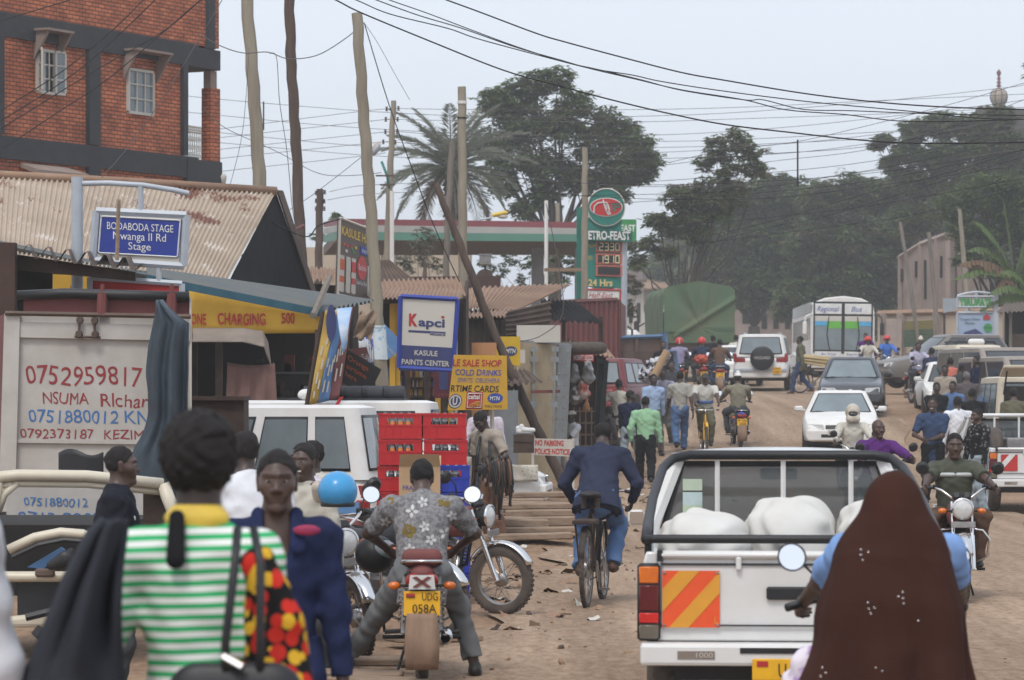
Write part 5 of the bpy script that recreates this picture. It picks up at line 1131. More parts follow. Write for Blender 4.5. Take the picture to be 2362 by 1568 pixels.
el = r_(P(764,745,d-.05))[0];m = MB();m.M = Matrix.Translation(el) @ Euler((0,.2,0)).to_matrix().to_4x4();m.lathe([(0,0),(1,0)],(0,0,0),'y',24);m.v = [tuple(el+Vector(((Vector(p)-el).x*.06,0,(Vector(p)-el).z*.22))) for p in m.v];m.build('oval_logo',M['ink_n'],t)
m = MB();f0,f1 = r_(P(783,916,d),P(764,948,d));f2 = Vector((.05,0,.01));m.slab([f0,f0+f2,f1+f2,f1],.02,(0,1,0));m.build('red_tag',M['red'],t)

# --- flat sign boards
def board(name,label,cat,corners,m_,th=.04,back=None,group=None,edge=None,ew=.03):
 """corners: four world points TL TR BR BL; returns thing (mesh) and a placing function"""
 tl,tr,br,bl = corners;o0 = (tl+tr+br+bl)/4;q = [p-o0 for p in (tl,tr,br,bl)]
 n = (q[1]-q[0]).cross(q[3]-q[0]).normalized()
 if n.y < 0:n = -n
 ob = MB().slab(q,th,n).build(name,m_,loc=o0);tag(ob,label,cat,group)
 def at(u,v,off=0.0):return q[0].lerp(q[1],u).lerp(q[3].lerp(q[2],u),v)-n*off
 ob_ux = (q[1]-q[0]).normalized();ob_uy = (q[0]-q[3]).normalized()
 if edge is not None:
  m = MB()
  for i in range(4):m.tube([q[i]-n*.01,q[(i+1) % 4]-n*.01],ew,4)
  m.build('frame',edge,ob)
 def write(s,u,v,w,h,mm,off=.006,u_c=None,**k):
  W_ = (q[1]-q[0]).length;H_ = (q[3]-q[0]).length;return text(s,ob,mm,at(u,v),ob_ux,ob_uy,w*W_ if w else None,h*H_,off,**k)
 def patch(nm,u0,v0,u1,v1,mm,off=.004):return MB().slab([at(u0,v0,0),at(u1,v0,0),at(u1,v1,0),at(u0,v1,0)],off,-n).build(nm,mm,ob)
 def oval(nm,u,v,ru,rv,mm,off=.006,ring_=0,k=28,rot=0):
  m = MB();c = at(u,v);W_ = (q[1]-q[0]).length;H_ = (q[3]-q[0]).length
  pts = [c+ob_ux*ru*W_*math.cos(2*PI*i/k)+ob_uy*rv*H_*math.sin(2*PI*i/k) for i in range(k)]
  if ring_:
   pi = [c+(p-c)*(1-ring_) for p in pts]
   for i in range(k):m.quad(pts[i]-n*off,pts[(i+1) % k]-n*off,pi[(i+1) % k]-n*off,pi[i]-n*off)
  else:m.slab(pts,off,-n)
  return m.build(nm,mm,ob)
 def line(nm,pts,r,mm,off=.012):m = MB();m.tube([at(u,v,off) for u,v in pts],r,4);return m.build(nm,mm,ob)
 return ob,write,patch,oval,line
def QD(us,ds_):return [P(u,v,d) for (u,v),d in zip(us,ds_)]
# hardware board
M['hw'] = mat('board_brownblack',(.075,.055,.05),.6,c2=(.11,.085,.075),ns=2)
o,wr,pa,ov,ln = board('hardware_board','tall dark hardware shop board picturing paint tins, behind the leaning pole','sign',QD([(783,502),(868,535),(868,697),(778,680)],[51,53,53,51]),M['hw'],edge=M['lgrey'],ew=.022)
wr('KASULE HARE',.06,.20,.9,.11,M['ink_y'],bold=.02)
for (u,v,mm) in ((.12,.30,'ink_o'),(.2,.31,'red'),(.32,.33,'ink_g'),(.42,.3,'ink_y'),(.18,.38,'ink_w'),(.36,.37,'ink_g'),(.3,.29,'red')):pa('paint_spot',u,v,u+.05,v+.035,M[mm])
pa('blue_label',.56,.27,.9,.38,M['ink_b']);wr('PAINTS',.6,.36,.26,.05,M['ink_w'],off=.012)
for i,(u,mm) in enumerate(((.04,'ink_o'),(.20,'lgrey'),(.34,'red'),(.76,'lgrey'),(.9,'red'))):
 tin = pa('paint_tin',u,.47 if i < 3 else .56,u+.11,.93,M['lgrey']);pa('tin_label',u,.52,u+.11,.66,M[mm],.008);pa('tin_band',u,.74,u+.11,.82,M[mm],.008)
 ov('tin_top',u+.055,.93,.055,.02,M['lgrey'])
ov('red_oval',.61,.57,.13,.155,M['red']);wr('Sadolin',.505,.60,.21,.075,M['ink_w'],off=.014);wr('Colour Your World',.46,.80,.3,.06,M['ink_w'])
# paint shop board
o,wr,pa,ov,ln = board('paint_board','white and navy paints center board in a blue frame','sign',QD([(924,683),(1056,690),(1045,855),(920,848)],[46.5]*4),M['lgrey'],edge=M['blue'],ew=.035)
pa('navy_panel',.0,.68,1.0,1.0,M['ink_n'],.003)
wr('K',.16,.40,.15,.16,M['ink_r'],bold=.05);wr('apci',.33,.40,.46,.115,M['ink_n'],bold=.03);pa('bar',.155,.465,.545,.495,M['ink_n']);pa('bar_end',.545,.465,.82,.52,M['ink_n']);wr('Coatings',.56,.508,.24,.032,M['lgrey'],off=.012);pa('dot',.73,.245,.785,.275,M['ink_r'])
wr('KASULE',.28,.81,.40,.072,M['lgrey'],off=.01,bold=.015);wr('PAINTS CENTER',.05,.945,.83,.072,M['lgrey'],off=.01,bold=.015)
# orange airtime board
o,wr,pa,ov,ln = board('airtime_board','tilted black airtime board with orange writing before the leaning pole','sign',QD([(796,803),(880,852),(850,912),(760+30,884)],[44]*4),mat('board_black',(.025,.021,.021),.6),th=.02)
for s_,u,v,w in (('Orange',.1,.27,.56),('airtime',.08,.52,.55),('here',.08,.75,.30)):wr(s_,u,v,w,.15,M['ink_o'])
pa('orange_square',.82,.82,.95,.98,M['ink_o'])
# blue torn sheet behind the poster pole
o,wr,pa,ov,ln = board('torn_sign','faded blue triangular torn sheet sign beside the paint shop board','sign',QD([(885,745),(934,796),(934,798),(883,838)],[48]*4),M['ban_b'],th=.01);wr('here',.2,.65,.4,.12,M['lgrey'])
# maroon torn sign with white writing
o,wr,pa,ov,ln = board('torn_sign','ragged maroon soft drink sheet above the black airtime board','sign',QD([(800,806),(845,800),(852,822),(838,850)],[45]*4),M['ban_m'],th=.01);wr('No Gal',.05,.6,.7,.28,M['ink_w'])
# striped blue white sheet behind
m = MB();a,b,c,e = P(826,776,47.5),P(866,772,47.5),P(866,852,47.5),P(836,846,47.5);corr(m,*[p-a for p in (a,b,c,e)],7,.03);o = m.build('sheet_sign',mat('sheet_bluewhite',(.62,.64,.68),.7,c2=(.06,.09,.38),ns=1.6,thr=(.48,.52)),smooth=2,loc=a,solid=.005);tag(o,'crumpled blue and white striped sheet beside the leaning pole','sign')
m = MB();a = P(830,720,46);m.grid(lambda u,v:(u*.26-.1*v,.05*math.sin(u*9+v*8),-.40*v+.04*math.sin(u*11)),8,10);o = m.build('torn_cardboard',M['plank'],smooth=2,loc=a,solid=.01);tag(o,'torn pale cardboard hanging under the end of the teal roof','cardboard')
# wholesale shop board
o,wr,pa,ov,ln = board('shop_board','yellow sale shop board listing cold drinks, spirits and airtime cards','sign',QD([(1047,818),(1169,820),(1171,944),(1032,946)],[44]*4),M['yellow'],th=.03)
wr('LE SALE SHOP',.0,.20,.92,.12,M['ink_r'],bold=.02,wob=.03);wr('COLD DRINKS',.06,.365,.87,.105,M['ink_b'],bold=.01,wob=.03);wr('SPIRITS  OBUSHERA',.12,.495,.80,.085,mat('ink_slate',(.13,.14,.30),.6));wr('RTIME CARDS',.02,.66,.90,.115,M['ink_k'],bold=.01)
ov('logo_disc',.115,.84,.13,.13,M['ink_n'],.004);ov('logo_ring',.115,.84,.115,.115,M['lgrey'],.010,.22);wr('U',.07,.90,.09,.13,M['lgrey'],off=.012,bold=.04)
pa('logo_square',.30,.675,.58,.985,M['ink_r']);ln('logo_frame',[(.325,.70),(.555,.70),(.555,.955),(.325,.955),(.325,.70)],.008,M['ink_w']);wr('celtel',.335,.80,.21,.09,M['ink_w'],off=.012,bold=.02)
for k in range(4):ln('logo_curve',[(.345+.05*k,.95),(.40+.03*k,.89+.01*k),(.47+.02*k,.855+.022*k),(.54,.845+.03*k)],.004,M['ink_y'])
ov('logo_oval',.79,.79,.145,.09,M['ink_b']);wr('MTN',.70,.825,.18,.07,M['ink_w'],off=.012,bold=.02);wr('PUBLIC PHONE',.62,.96,.32,.052,mat('ink_brown',(.16,.08,.02),.7))
m = MB();a = P(1135,944,44.2);m.tube([(0,0,0),(0,0,-a.z)],.035,6);o = m.build('sign_post',M['lgrey'],loc=a);tag(o,'thin post under the yellow sale shop board','post')
# dark red top-up board
o,wr,pa,ov,ln = board('topup_board','dark red top up board tucked behind the yellow sale shop board','sign',QD([(1000,858),(1046,858),(1046,918),(1000,918)],[44.6]*4),mat('board_wine',(.10,.015,.03),.6),th=.03);pa('picture',.28,.0,.74,.68,M['ink_n']);wr('Top Up Here',.1,.9,.8,.09,mat('ink_rust',(.35,.06,.02),.6))
# small yellow phone sign
o,wr,pa,ov,ln = board('phone_sign','small square yellow sign with a blue oval behind the slanting log','sign',QD([(1147,776),(1200,776),(1200,844),(1142,836)],[58.5]*4),mat('sign_yellow',(.72,.46,.02),.5,ns=2),th=.06);ov('logo_oval',.60,.52,.29,.19,M['ink_n']);wr('MTN',.42,.60,.4,.16,M['ink_w'],off=.012,bold=.03)
# no parking sign
t,wr,pa,ov,ln = board('parking_sign','hand painted white NO PARKING POLICE NOTICE sign on two posts','sign',QD([(1231,1011),(1322,1013),(1322,1053),(1231,1049)],[53]*4),M['lgrey'],th=.025)
wr('NO PARKING',.04,.42,.72,.33,M['red'],bold=.03,wob=.03);wr('POLICE NOTICE',.03,.93,.88,.33,M['red'],bold=.03,wob=.03)
zz = t.location.z
for u,v1 in ((1229,1141),(1322,1080)):m = MB();p = P(u,1011,53.05)-t.location;m.box((p.x,p.y,(p.z-zz)/2),(.045,.045,zz+p.z));m.build('post',M['lgrey'],t)

# --- bodaboda stage sign
t = thing('stage_sign','blue boda boda stage sign hanging in a grey steel frame','sign',(X(180,33),33,0));d = 33
r_ = lambda *p:rel(t,*p)
m = MB();a = r_(P(178,408,d))[0];m.tube([(a.x,a.y,0),a],.063,14);m.build('pole',M['grey_m'],t,smooth=True)
m = MB();m.tube(r_(P(190,423,d),P(250,422,d),P(330,427,d),P(400,438,d),P(436,446,d)),.03,10);m.build('arm',M['grey_m'],t,smooth=True)
for q0,q1 in (((324,430),(325,484)),((365,618),(367,650)),((262,626),(262,640))):m = MB();m.tube(r_(P(*q0,d),P(*q1,d)),.031,8);m.build('hanger',M['grey_m'],t,smooth=True)
fr = MB();cs = r_(P(222,486,d),P(430,496,d),P(424,614,d),P(214,600,d))
for i in range(4):fr.tube([cs[i],cs[(i+1) % 4]],.045,6)
fr.slab(cs,.05,(0,1,0));f_ = fr.build('frame',M['grey_m'],t,smooth=True)
MB().slab([cs[0].lerp(cs[2],.05)+Vector((0,-.012,0)),cs[1].lerp(cs[3],.05)+Vector((0,-.012,0)),cs[2].lerp(cs[0],.05)+Vector((0,-.012,0)),cs[3].lerp(cs[1],.05)+Vector((0,-.012,0))],.01,(0,-1,0)).build('backing',M['lgrey'],f_)
pc = r_(P(231,497,d-.03),P(419,507,d-.03),P(412,594,d-.03),P(224,584,d-.03));cc = (pc[0]+pc[2])/2;pts = []
for i in range(4):
 for k_ in range(4):t_ = (k_/3-.5)*.16;nx = pc[(i+1) % 4] if t_ > 0 else pc[i-1];pts.append(pc[i].lerp(nx,abs(t_)*.9) if abs(t_) > .01 else pc[i].lerp(cc,.02))
pn = MB().slab(pts,.015,(0,1,0)).build('panel',mat('sign_royal',(.022,.045,.30),.4,ns=2),t)
ln_ = MB();ib = [p.lerp(cc,.03)+Vector((0,-.005,0)) for p in pts];ln_.tube(ib,.008,4,closed=True);ln_.build('border',M['ink_w'],pn)
uxk = (pc[1]-pc[0]).normalized()
for s_,u,v,w,h in (('BODABODA STAGE',247,528,153,17),('Mwanga II Rd',261,551,122,18),('Stage',296,575,52,17)):text(s_,pn,M['ink_w'],r_(P(u,v,d-.03))[0],uxk,Vector((0,0,1)),w*d/FPX,h*d/FPX,.006)
fr = MB();cs = r_(P(208,640,d),P(420,654,d),P(420,720,d),P(206,708,d))
for i in range(4):fr.tube([cs[i],cs[(i+1) % 4]],.035,6)
f_ = fr.build('lower_frame',M['grey_m'],t,smooth=True);MB().slab([c_+Vector((0,.01,0)) for c_ in cs],.03,(0,1,0)).build('red_panel',M['red'],f_)
m = MB();a = P(274,460,29);m.tube([Vector((0,0,0)),P(270,600,29)-a],.02,5);o = m.build('thin_stick',M['plank'],loc=a);tag(o,'pale thin stick standing in front of the blue stage sign','stick')

# --- dark shack roof nearest on the left
t = thing('shack','dark wooden shack with a ragged corrugated roof edge at the left edge','shack',(X(100,31),31,0));r_ = lambda *p:rel(t,*p)
m = MB();corr(m,*r_(P(-80,560,33),P(330,606,33),P(318,612,30),P(-80,562,30)),9,.07,nv=4,ragged=.04);m.build('roof',M['tin_old'],t,smooth=2)
m = MB();f0,f1 = r_(P(-40,596,30.2),P(312,634,30.2));m.slab([f0+Vector((0,0,.09)),f1+Vector((0,0,.03)),f1-Vector((0,0,.06)),f0-Vector((0,0,.08))],.06,(0,1,0));m.build('beam',M['wood_d'],t)
m = MB();a = r_(P(18,560,30))[0];m.box((a.x,a.y,a.z/2),(.16,.16,a.z));m.box((a.x-.25,a.y+.05,a.z/2),(.3,.05,a.z));m.build('post',mat('post_red',(.085,.045,.035),.9,c2=(.05,.03,.024),ns=4),t)
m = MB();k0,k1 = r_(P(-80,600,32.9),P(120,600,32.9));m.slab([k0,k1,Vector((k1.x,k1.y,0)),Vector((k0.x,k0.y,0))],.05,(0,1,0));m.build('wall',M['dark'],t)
o,wr,pa,ov,ln = board('yellow_board','yellow board with dark letters in shade behind the grey sign pole','sign',QD([(120,632),(206,636),(206,700),(120,696)],[34]*4),M['yellow']);wr('ALL',.45,.62,.4,.3,M['ink_k'])

# --- row of tin roofed shops in the middle
def shed(label,roofpts,rd,m_roof,waves,wall_v=1120,wm='wood_d',amp=.03,name='tin_shack',drop=0.3,depth=2.5):
 a,b,c,e = [P(u,v,dd) for (u,v),dd in zip(roofpts,rd)];o0 = Vector(((a.x+b.x)/2,(a.y+e.y)/2,0));t = thing(name,label,'shack',o0,0,'tin shacks along the street')
 q = [p-o0 for p in (a,b,c,e)];m = MB();corr(m,*q,waves,amp,nv=3,ragged=.02);m.build('roof',M[m_roof],t,smooth=2)
 m = MB();w0,w1 = q[3].lerp(q[2],.04),q[3].lerp(q[2],.96)
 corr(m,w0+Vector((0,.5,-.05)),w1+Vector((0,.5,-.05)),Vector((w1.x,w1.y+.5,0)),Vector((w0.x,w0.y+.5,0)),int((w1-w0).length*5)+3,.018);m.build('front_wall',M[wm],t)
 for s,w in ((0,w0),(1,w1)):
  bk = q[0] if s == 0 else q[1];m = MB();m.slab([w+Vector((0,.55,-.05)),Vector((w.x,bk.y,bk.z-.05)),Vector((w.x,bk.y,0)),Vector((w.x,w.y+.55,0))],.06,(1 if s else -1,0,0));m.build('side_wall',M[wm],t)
 return t
shed('low brown tin roof behind the hardware board',[(655,612),(800,622),(800,652),(660,640)],[60,60,56,56],'tin_br',14)
shed('paint shop with a faded brown tin roof behind the white paint board',[(840,648),(1060,640),(1075,680),(850,672)],[58,58,54,54],'tin_br',20)
shed('brown sloping roof behind the hardware board and leaning pole',[(868,600),(900,600),(975,660),(868,650)],[62,62,60,60],'tin_old',8)
s_ = shed('tan tin roofed shack at the foot of the slanting log',[(1035,664),(1318,655),(1190,716),(1060,712)],[66,68,63,63],'tin_br',22,wm='tin_old')
s_ = shed('shack with a brown tin roof edge right of the banded pole',[(1060,716),(1190,706),(1165,730),(1060,732)],[64,64,61,61],'tin_br',12,wm='tin_old')
t = thing('tin_lean_to','gable end of old brown corrugated sheets under the tan roof','shack',(X(1200,66),66,0));r_ = lambda *p:rel(t,*p)
m = MB();corr(m,*r_(P(1168,718,60.6),P(1168,790,60.6),P(1270,790,61.6),P(1270,694,61.6)),7,.035,nv=12);m.build('side_wall',M['tin_old'],t,smooth=2)
m = MB();corr(m,*r_(P(1245,690,68),P(1330,695,68),P(1392,745,65),P(1270,740,65)),9,.03,ragged=.05);m.build('roof',M['tin_dk'],t,smooth=2)
m = MB()
for u in (1248,1300,1386):a = r_(P(u,730,65.3))[0];m.box((a.x,a.y,a.z/2),(.08,.08,a.z))
m.build('post',M['wood_d'],t)
# dark paint shop interior: shelves with stacked timber, bottles
t = thing('paint_shop_front','open dark shop front with yellow planks and bottles under the paint board','shop',(X(980,51),51,0));r_ = lambda *p:rel(t,*p)
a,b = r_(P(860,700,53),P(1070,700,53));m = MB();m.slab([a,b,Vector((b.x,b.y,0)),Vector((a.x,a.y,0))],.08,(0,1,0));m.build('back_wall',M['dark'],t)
m = MB();a,b = r_(P(850,688,50.5),P(1062,688,50.5));corr(m,a+Vector((0,2.5,.25)),b+Vector((0,2.5,.25)),b,a,22,.022,ragged=.02);m.build('roof',M['tin_br'],t,smooth=2)
for i,(u,mm) in enumerate(((905,'yellow'),(917,'yellow'),(940,'wood_d'),(985,'wood_d'),(1010,'yellow'),(1024,'wood_d'),(1040,'yellow'),(1052,'lgrey'))):
 q = r_(P(u,700,51.2+.1*i))[0];m = MB();m.box((q.x,q.y,q.z/2),(.09 if mm != 'lgrey' else .05,.05,q.z));m.build('plank',M[mm],t)
m = MB()
for i in range(70):
 u = random.uniform(895,1000);v = random.choice((870,892,912));q = r_(P(u,v,52.4))[0];m.mi = random.randint(0,3);m.lathe([(0,0),(.035,0),(.035,.1),(.014,.15),(.014,.19),(0,.19)],q,'z',7)
m.build('goods',[M['ink_n'],M['maroon'],M['lgrey'],M['yellow']],t)
m = MB()
for v in (872,894,914):q0,q1 = r_(P(890,v+1,52.4),P(1005,v+1,52.4));m.box(((q0.x+q1.x)/2,q0.y,q0.z),(q1.x-q0.x,.3,.03))
m.build('shelf',M['wood_d'],t)
m = MB();a,b = r_(P(1088,790,55),P(1145,790,55));m.slab([a,b,Vector((b.x,b.y,0)),Vector((a.x,a.y,0))],.05,(0,1,0));m.build('orange_door',mat('door_orange',(.55,.24,.07),.6,c2=(.4,.2,.1),ns=5,stretch=(8,1,.3)),t)
m = MB();a,b = r_(P(1105,900,52),P(1195,900,52));m.slab([a,b,Vector((b.x,b.y,0)),Vector((a.x,a.y,0))],.1,(0,1,0));m.build('low_wall',mat('wall_bluegrey',(.20,.215,.23),.9,c2=(.14,.15,.16),ns=3),t)

# --- rust stained container shop with doors
t = thing('shipping_container','rust stained cream shipping container with grey locking bars used as a shop','container',(X(1255,61),61,gz(61)));r_ = lambda *p:rel(t,*p)
M['cont'] = mat('container_cream',(.44,.37,.25),.7,c2=(.30,.23,.14),ns=2.2,detail=9);rust_patches(M['cont'],(.15,.085,.045),2.5,.60,.68);M['contg'] = mat('container_grey',(.27,.31,.34),.6,c2=(.20,.20,.19),ns=3,detail=9)
a,b,c,e = r_(P(1196,789,60),P(1292,796,61),P(1286,1060,61),P(1190,1060,60));c.z = e.z = -.1;m = MB();m.slab([a,b,c,e],.08,(0,1,0));m.build('door',M['cont'],t)
a,b,c,e = r_(P(1288,793,60.9),P(1318,800,61.2),P(1303,1050,61.2),P(1276,1050,60.9));c.z = e.z = -.1;m = MB();m.slab([a,b,c,e],.1,(0,1,0));dd = m.build('door',M['contg'],t)
m = MB()
for (u0,u1) in ((1232,1229),(1281,1274)):q0,q1 = r_(P(u0,800,60.3),P(u1,1040,60.3));m.tube([q0,q1],.03,6);[m.box(q0.lerp(q1,f),(.14,.05,.1)) for f in (.02,.12,.3,.55)]
m.build('locking_bar',M['contg'],t)
m = MB()
for i in range(9):
 for s in (0,1):q = r_(P(1293-1.5*i+s*16,810+26*i,60.75+s*.25))[0];m.ell(q,.02,6,4)
m.build('rivets',M['steel'],t)
m = MB();q0,q1 = r_(P(1225,900,60.1),P(1292,899,60.5));m.slab([q0,q1,q1-Vector((0,0,.06)),q0-Vector((0,0,.06))],.04,(0,-1,0));m.build('hasp_bar',M['maroon'],t)
a,b = r_(P(1196,789,60),P(1318,798,61.2));m = MB();m.slab([a+Vector((0,.1,.05)),b+Vector((0,.1,.05)),b+Vector((.6,5,.05)),a+Vector((.2,5,.05))],.08,(0,0,-1));m.build('top',M['contg'],t)
a,b = r_(P(1192,800,60.2),P(1192,800,65));m = MB();m.slab([a,b,Vector((b.x,b.y,0)),Vector((a.x,a.y,0))],.06,(-1,0,0));m.build('side_wall',M['cont'],t)
m = MB();q = r_(P(1242,770,60.6))[0];m.box(q,(.86,.3,.34));m.build('roof_box',M['lgrey'],t)
pp = MB().box(r_(P(1181+ -8,822,59.5))[0]+Vector((.2,0,0)),(.24,.01,.26)).build('notice',M['lgrey'],t)
# tyre lying on the kiosk roof, canopy scrap
m = MB();c = P(1338,803,62);m.lathe([(.36,-.1),(.44,-.12),(.53,-.08),(.55,0),(.53,.08),(.44,.12),(.36,.1)],(0,0,0),'z',28,True);o = m.build('old_tyre',M['rubm'],smooth=2,loc=c);tag(o,'old tyre lying flat on the roof of the red lettered kiosk','tyre')
t = thing('tin_awning','dark curled tin awning jutting out beside the slanting log','awning',P(1210,870,57));r_ = lambda *p:rel(t,*p);m = MB();corr(m,*r_(P(1170,850,58),P(1215,853,58),P(1252,880,56),P(1168,890,56.5)),5,.03);m.build('sheet',M['tin_old'],t,smooth=2);m = MB();q = r_(P(1172,880,56.6))[0];m.tube([q,Vector((q.x,q.y,-t.location.z))],.04,6);m.build('post',M['wood_d'],t)
# --- small goods kiosk with hanging wares
t = thing('goods_kiosk','open dark red kiosk hung with plastic bags and tins under a red lettered strip','kiosk',(X(1355,64),64,gz(64)));r_ = lambda *p:rel(t,*p)
a,b = r_(P(1312,812,65.5),P(1398,815,65.5));m = MB();m.slab([a,b,Vector((b.x,b.y,-.3)),Vector((a.x,a.y,-.3))],.06,(0,1,0));m.build('back_wall',mat('kiosk_wine',(.06,.018,.018),.8,ns=3),t)
a,b = r_(P(1316,804,63.2),P(1412,826,63.6));m = MB();corr(m,a+Vector((0,3,.25)),b+Vector((0,3,.25)),b+Vector((.05,-.3,0)),a+Vector((0,-.3,.0)),10,.025,ragged=.02);m.build('roof',M['tin_br'],t,smooth=2)
fa = MB().slab(r_(P(1320,815,63),P(1370,817,63),P(1370,834,63),P(1320,832,63)),.02,(0,1,0)).build('fascia',M['red'],t);text('MORIFT SOZZI',fa,M['ink_w'],r_(P(1323,830,63))[0]+Vector((0,-.01,0)),(1,0,0),(0,0,1),44*63/FPX,11*63/FPX,.004,bold=.02)
m = MB();q0,q1,q2,q3 = r_(P(1378,825,62.6),P(1404,832,62.2),P(1392,1000,62.2),P(1370,990,62.6));m.slab([q0,q1,q2,q3],.05,(0,1,0));dr = m.build('steel_door',mat('door_slate',(.055,.075,.08),.5,c2=(.04,.05,.05),ns=4),t);m = MB()
for f in (.15,.3,.45):m.tube([q0.lerp(q1,f)+Vector((0,-.03,-.1)),q3.lerp(q2,f)+Vector((0,-.03,.1))],.012,4)
m.build('door_bars',M['blk'],dr)
m = MB();q0 = r_(P(1322,945,63.3))[0]
for i in range(5):m.box((q0.x+.02+.12*i,q0.y,q0.z-.4),(.03,.04,.9))
for i in range(4):m.box((q0.x+.26,q0.y+.002,q0.z-.75+.24*i),(.56,.04,.035))
m.build('crate_rack',M['wood'],t)
clr = mat('plastic_bag',(.42,.42,.43),.25,c2=(.2,.2,.2),ns=9,spec=.7)
for i,(u,v,w,h,mm,nm) in enumerate(((1326,858,.24,.42,clr,'plastic_bag'),(1357,855,.3,.5,clr,'plastic_bag'),(1346,893,.3,.4,mat('bag_red',(.4,.09,.06),.4,c2=(.5,.45,.4),ns=5,thr=(.4,.55)),'plastic_bag'),(1327,907,.32,.32,M['steel'],'metal_tin'),(1353,932,.16,.36,mat('loaf',(.42,.20,.09),.7),'bread_loaf'))):
 q = P(u,v,62.8);f = SDF();f.rc((0,0,h*.25),(0,0,-h*.3),w*.28,w*.45,.02);f.fold = .012;f.fs = .8;o = sdf_obj(nm,f,.03,mm);o.location = q;tag(o,('clear plastic bag of goods hung left in the dark kiosk','clear plastic bag of goods hung right in the dark kiosk','red and white packet bag hanging in the kiosk','shiny tin hanging low in the dark kiosk','brown loaf shaped parcel hanging lowest in the kiosk')[i],nm.split('_')[-1])

# --- maroon container behind
t = thing('shipping_container','maroon corrugated shipping container beneath the petrol sign','container',(X(1350,82),82,gz(80)));r_ = lambda *p:rel(t,*p)
a,b = r_(P(1272,698,80),P(1424,692,82));m = MB();corr(m,a,b,Vector((b.x,b.y,0)),Vector((a.x,a.y,0)),13,.05);m.build('side_wall',M['maroon'],t,smooth=2)
m = MB();m.tube([a,b],.07,4);m.tube([b+Vector((.03,0,0)),Vector((b.x+.03,b.y,0))],.07,4);m.build('frame_rail',mat('maroon_dk',(.12,.035,.03),.7),t);m = MB();m.slab([b,b+Vector((.4,6,0)),Vector((b.x+.4,b.y+6,0)),Vector((b.x,b.y,0))],.05,(1,0,0));m.build('end_wall',M['maroon'],t);m = MB();m.slab([a,b,b+Vector((.4,6,0)),a+Vector((.4,6,0))],.05,(0,0,-1));m.build('top',M['maroon'],t)

# --- petrol station: canopy, pylon, wall
t = thing('petrol_canopy','long petrol station canopy edged in maroon, white and green','canopy',(X(1040,96),96,gz(96)));r_ = lambda *p:rel(t,*p);d = 96
def strip(nm,v0a,v1a,v0b,v1b,mm,dy=0):
 m = MB();a,b,c,e = r_(P(778,v0a,d),P(1345,v0b,d),P(1345,v1b,d),P(778,v1a,d));m.slab([a,b,c,e],.12,(0,1,0));m.build(nm,mm,t)
 m = MB();f0,f1 = r_(P(746,v0a+8,d+9),P(746,v1a+6,d+9));m.slab([f0,a,e,f1],.12,(0,1,0));m.build(nm,mm,t)
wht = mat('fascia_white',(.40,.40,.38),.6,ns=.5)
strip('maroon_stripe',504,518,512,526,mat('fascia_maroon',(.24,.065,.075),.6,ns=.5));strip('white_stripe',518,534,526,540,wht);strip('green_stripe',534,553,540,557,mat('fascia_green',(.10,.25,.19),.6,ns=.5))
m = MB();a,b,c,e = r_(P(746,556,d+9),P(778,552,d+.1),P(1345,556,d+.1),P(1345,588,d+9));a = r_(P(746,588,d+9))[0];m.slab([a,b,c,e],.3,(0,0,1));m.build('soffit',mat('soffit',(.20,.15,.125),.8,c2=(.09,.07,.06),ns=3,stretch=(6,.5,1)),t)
for (u,dd) in ((1240,100),(1340,100),(805,100)):m = MB();q = r_(P(u,556,dd))[0];m.box((q.x,q.y,q.z/2),(.4,.4,q.z));m.build('column',mat('col_grey',(.30,.30,.31),.7,ns=2),t)
t = thing('station_building','cream station building with black painted writing behind the canopy','building',(X(900,108),108,gz(108)));r_ = lambda *p:rel(t,*p)
a,b = r_(P(690,578,108),P(1085,570,108));m = MB();m.box(((a.x+b.x)/2,2,b.z/2),(b.x-a.x,4,b.z));wl_ = m.build('wall',M['cream'],t)
for s_,u,v,w,h in (('DE WATER GARAGE',870,588,125,11),('INTERNET CAFE',880,600,110,12)):text(s_,wl_,M['ink_k'],r_(P(u,v,108))[0]+Vector((0,-.02,0)),(1,0,0),(0,0,1),w*108/FPX,h*108/FPX,.01)
t = thing('rusty_billboard','rusty brown steel panel with an arched top behind the log','panel',P(1045,655,78));r_ = lambda *p:rel(t,*p);m = MB();m.slab(r_(P(942,638,78),P(1155,636,78),P(1155,680,78),P(942,680,78)),.1,(0,1,0));m.build('panel',mat('rust_plate',(.075,.04,.035),.9,ns=1.5),t);m = MB();m.lathe([(0,0),(.22,0),(.22,.06),(0,.06)],r_(P(1118,640,78.05))[0],'y',20);m.build('arch',M['pole_d'],t)
m = MB();m.tube(r_(P(945,660,78.2),Vector((P(945,660,78).x,78.2,gz(78)))),.06,5);m.tube(r_(P(1150,660,78.2),Vector((P(1150,660,78).x,78.2,gz(78)))),.06,5);m.build('leg',M['pole_d'],t)
t = thing('floodlight','grey flood lamp on a bracket in front of the station','lamp',P(1119,600,90));m = MB();m.box((0,0,0),(.34,.2,.3),bev=.03);m.box((0,-.02,.16),(.4,.24,.05));m.build('lamp_head',M['steel'],t);m = MB();m.tube([(0,0,-.15),(0,0,-1.5)],.04,6);m.tube([(-.2,0,-.35),(0,0,-.55),(.2,0,-.35)],.025,5);m.build('bracket',M['blk'],t)
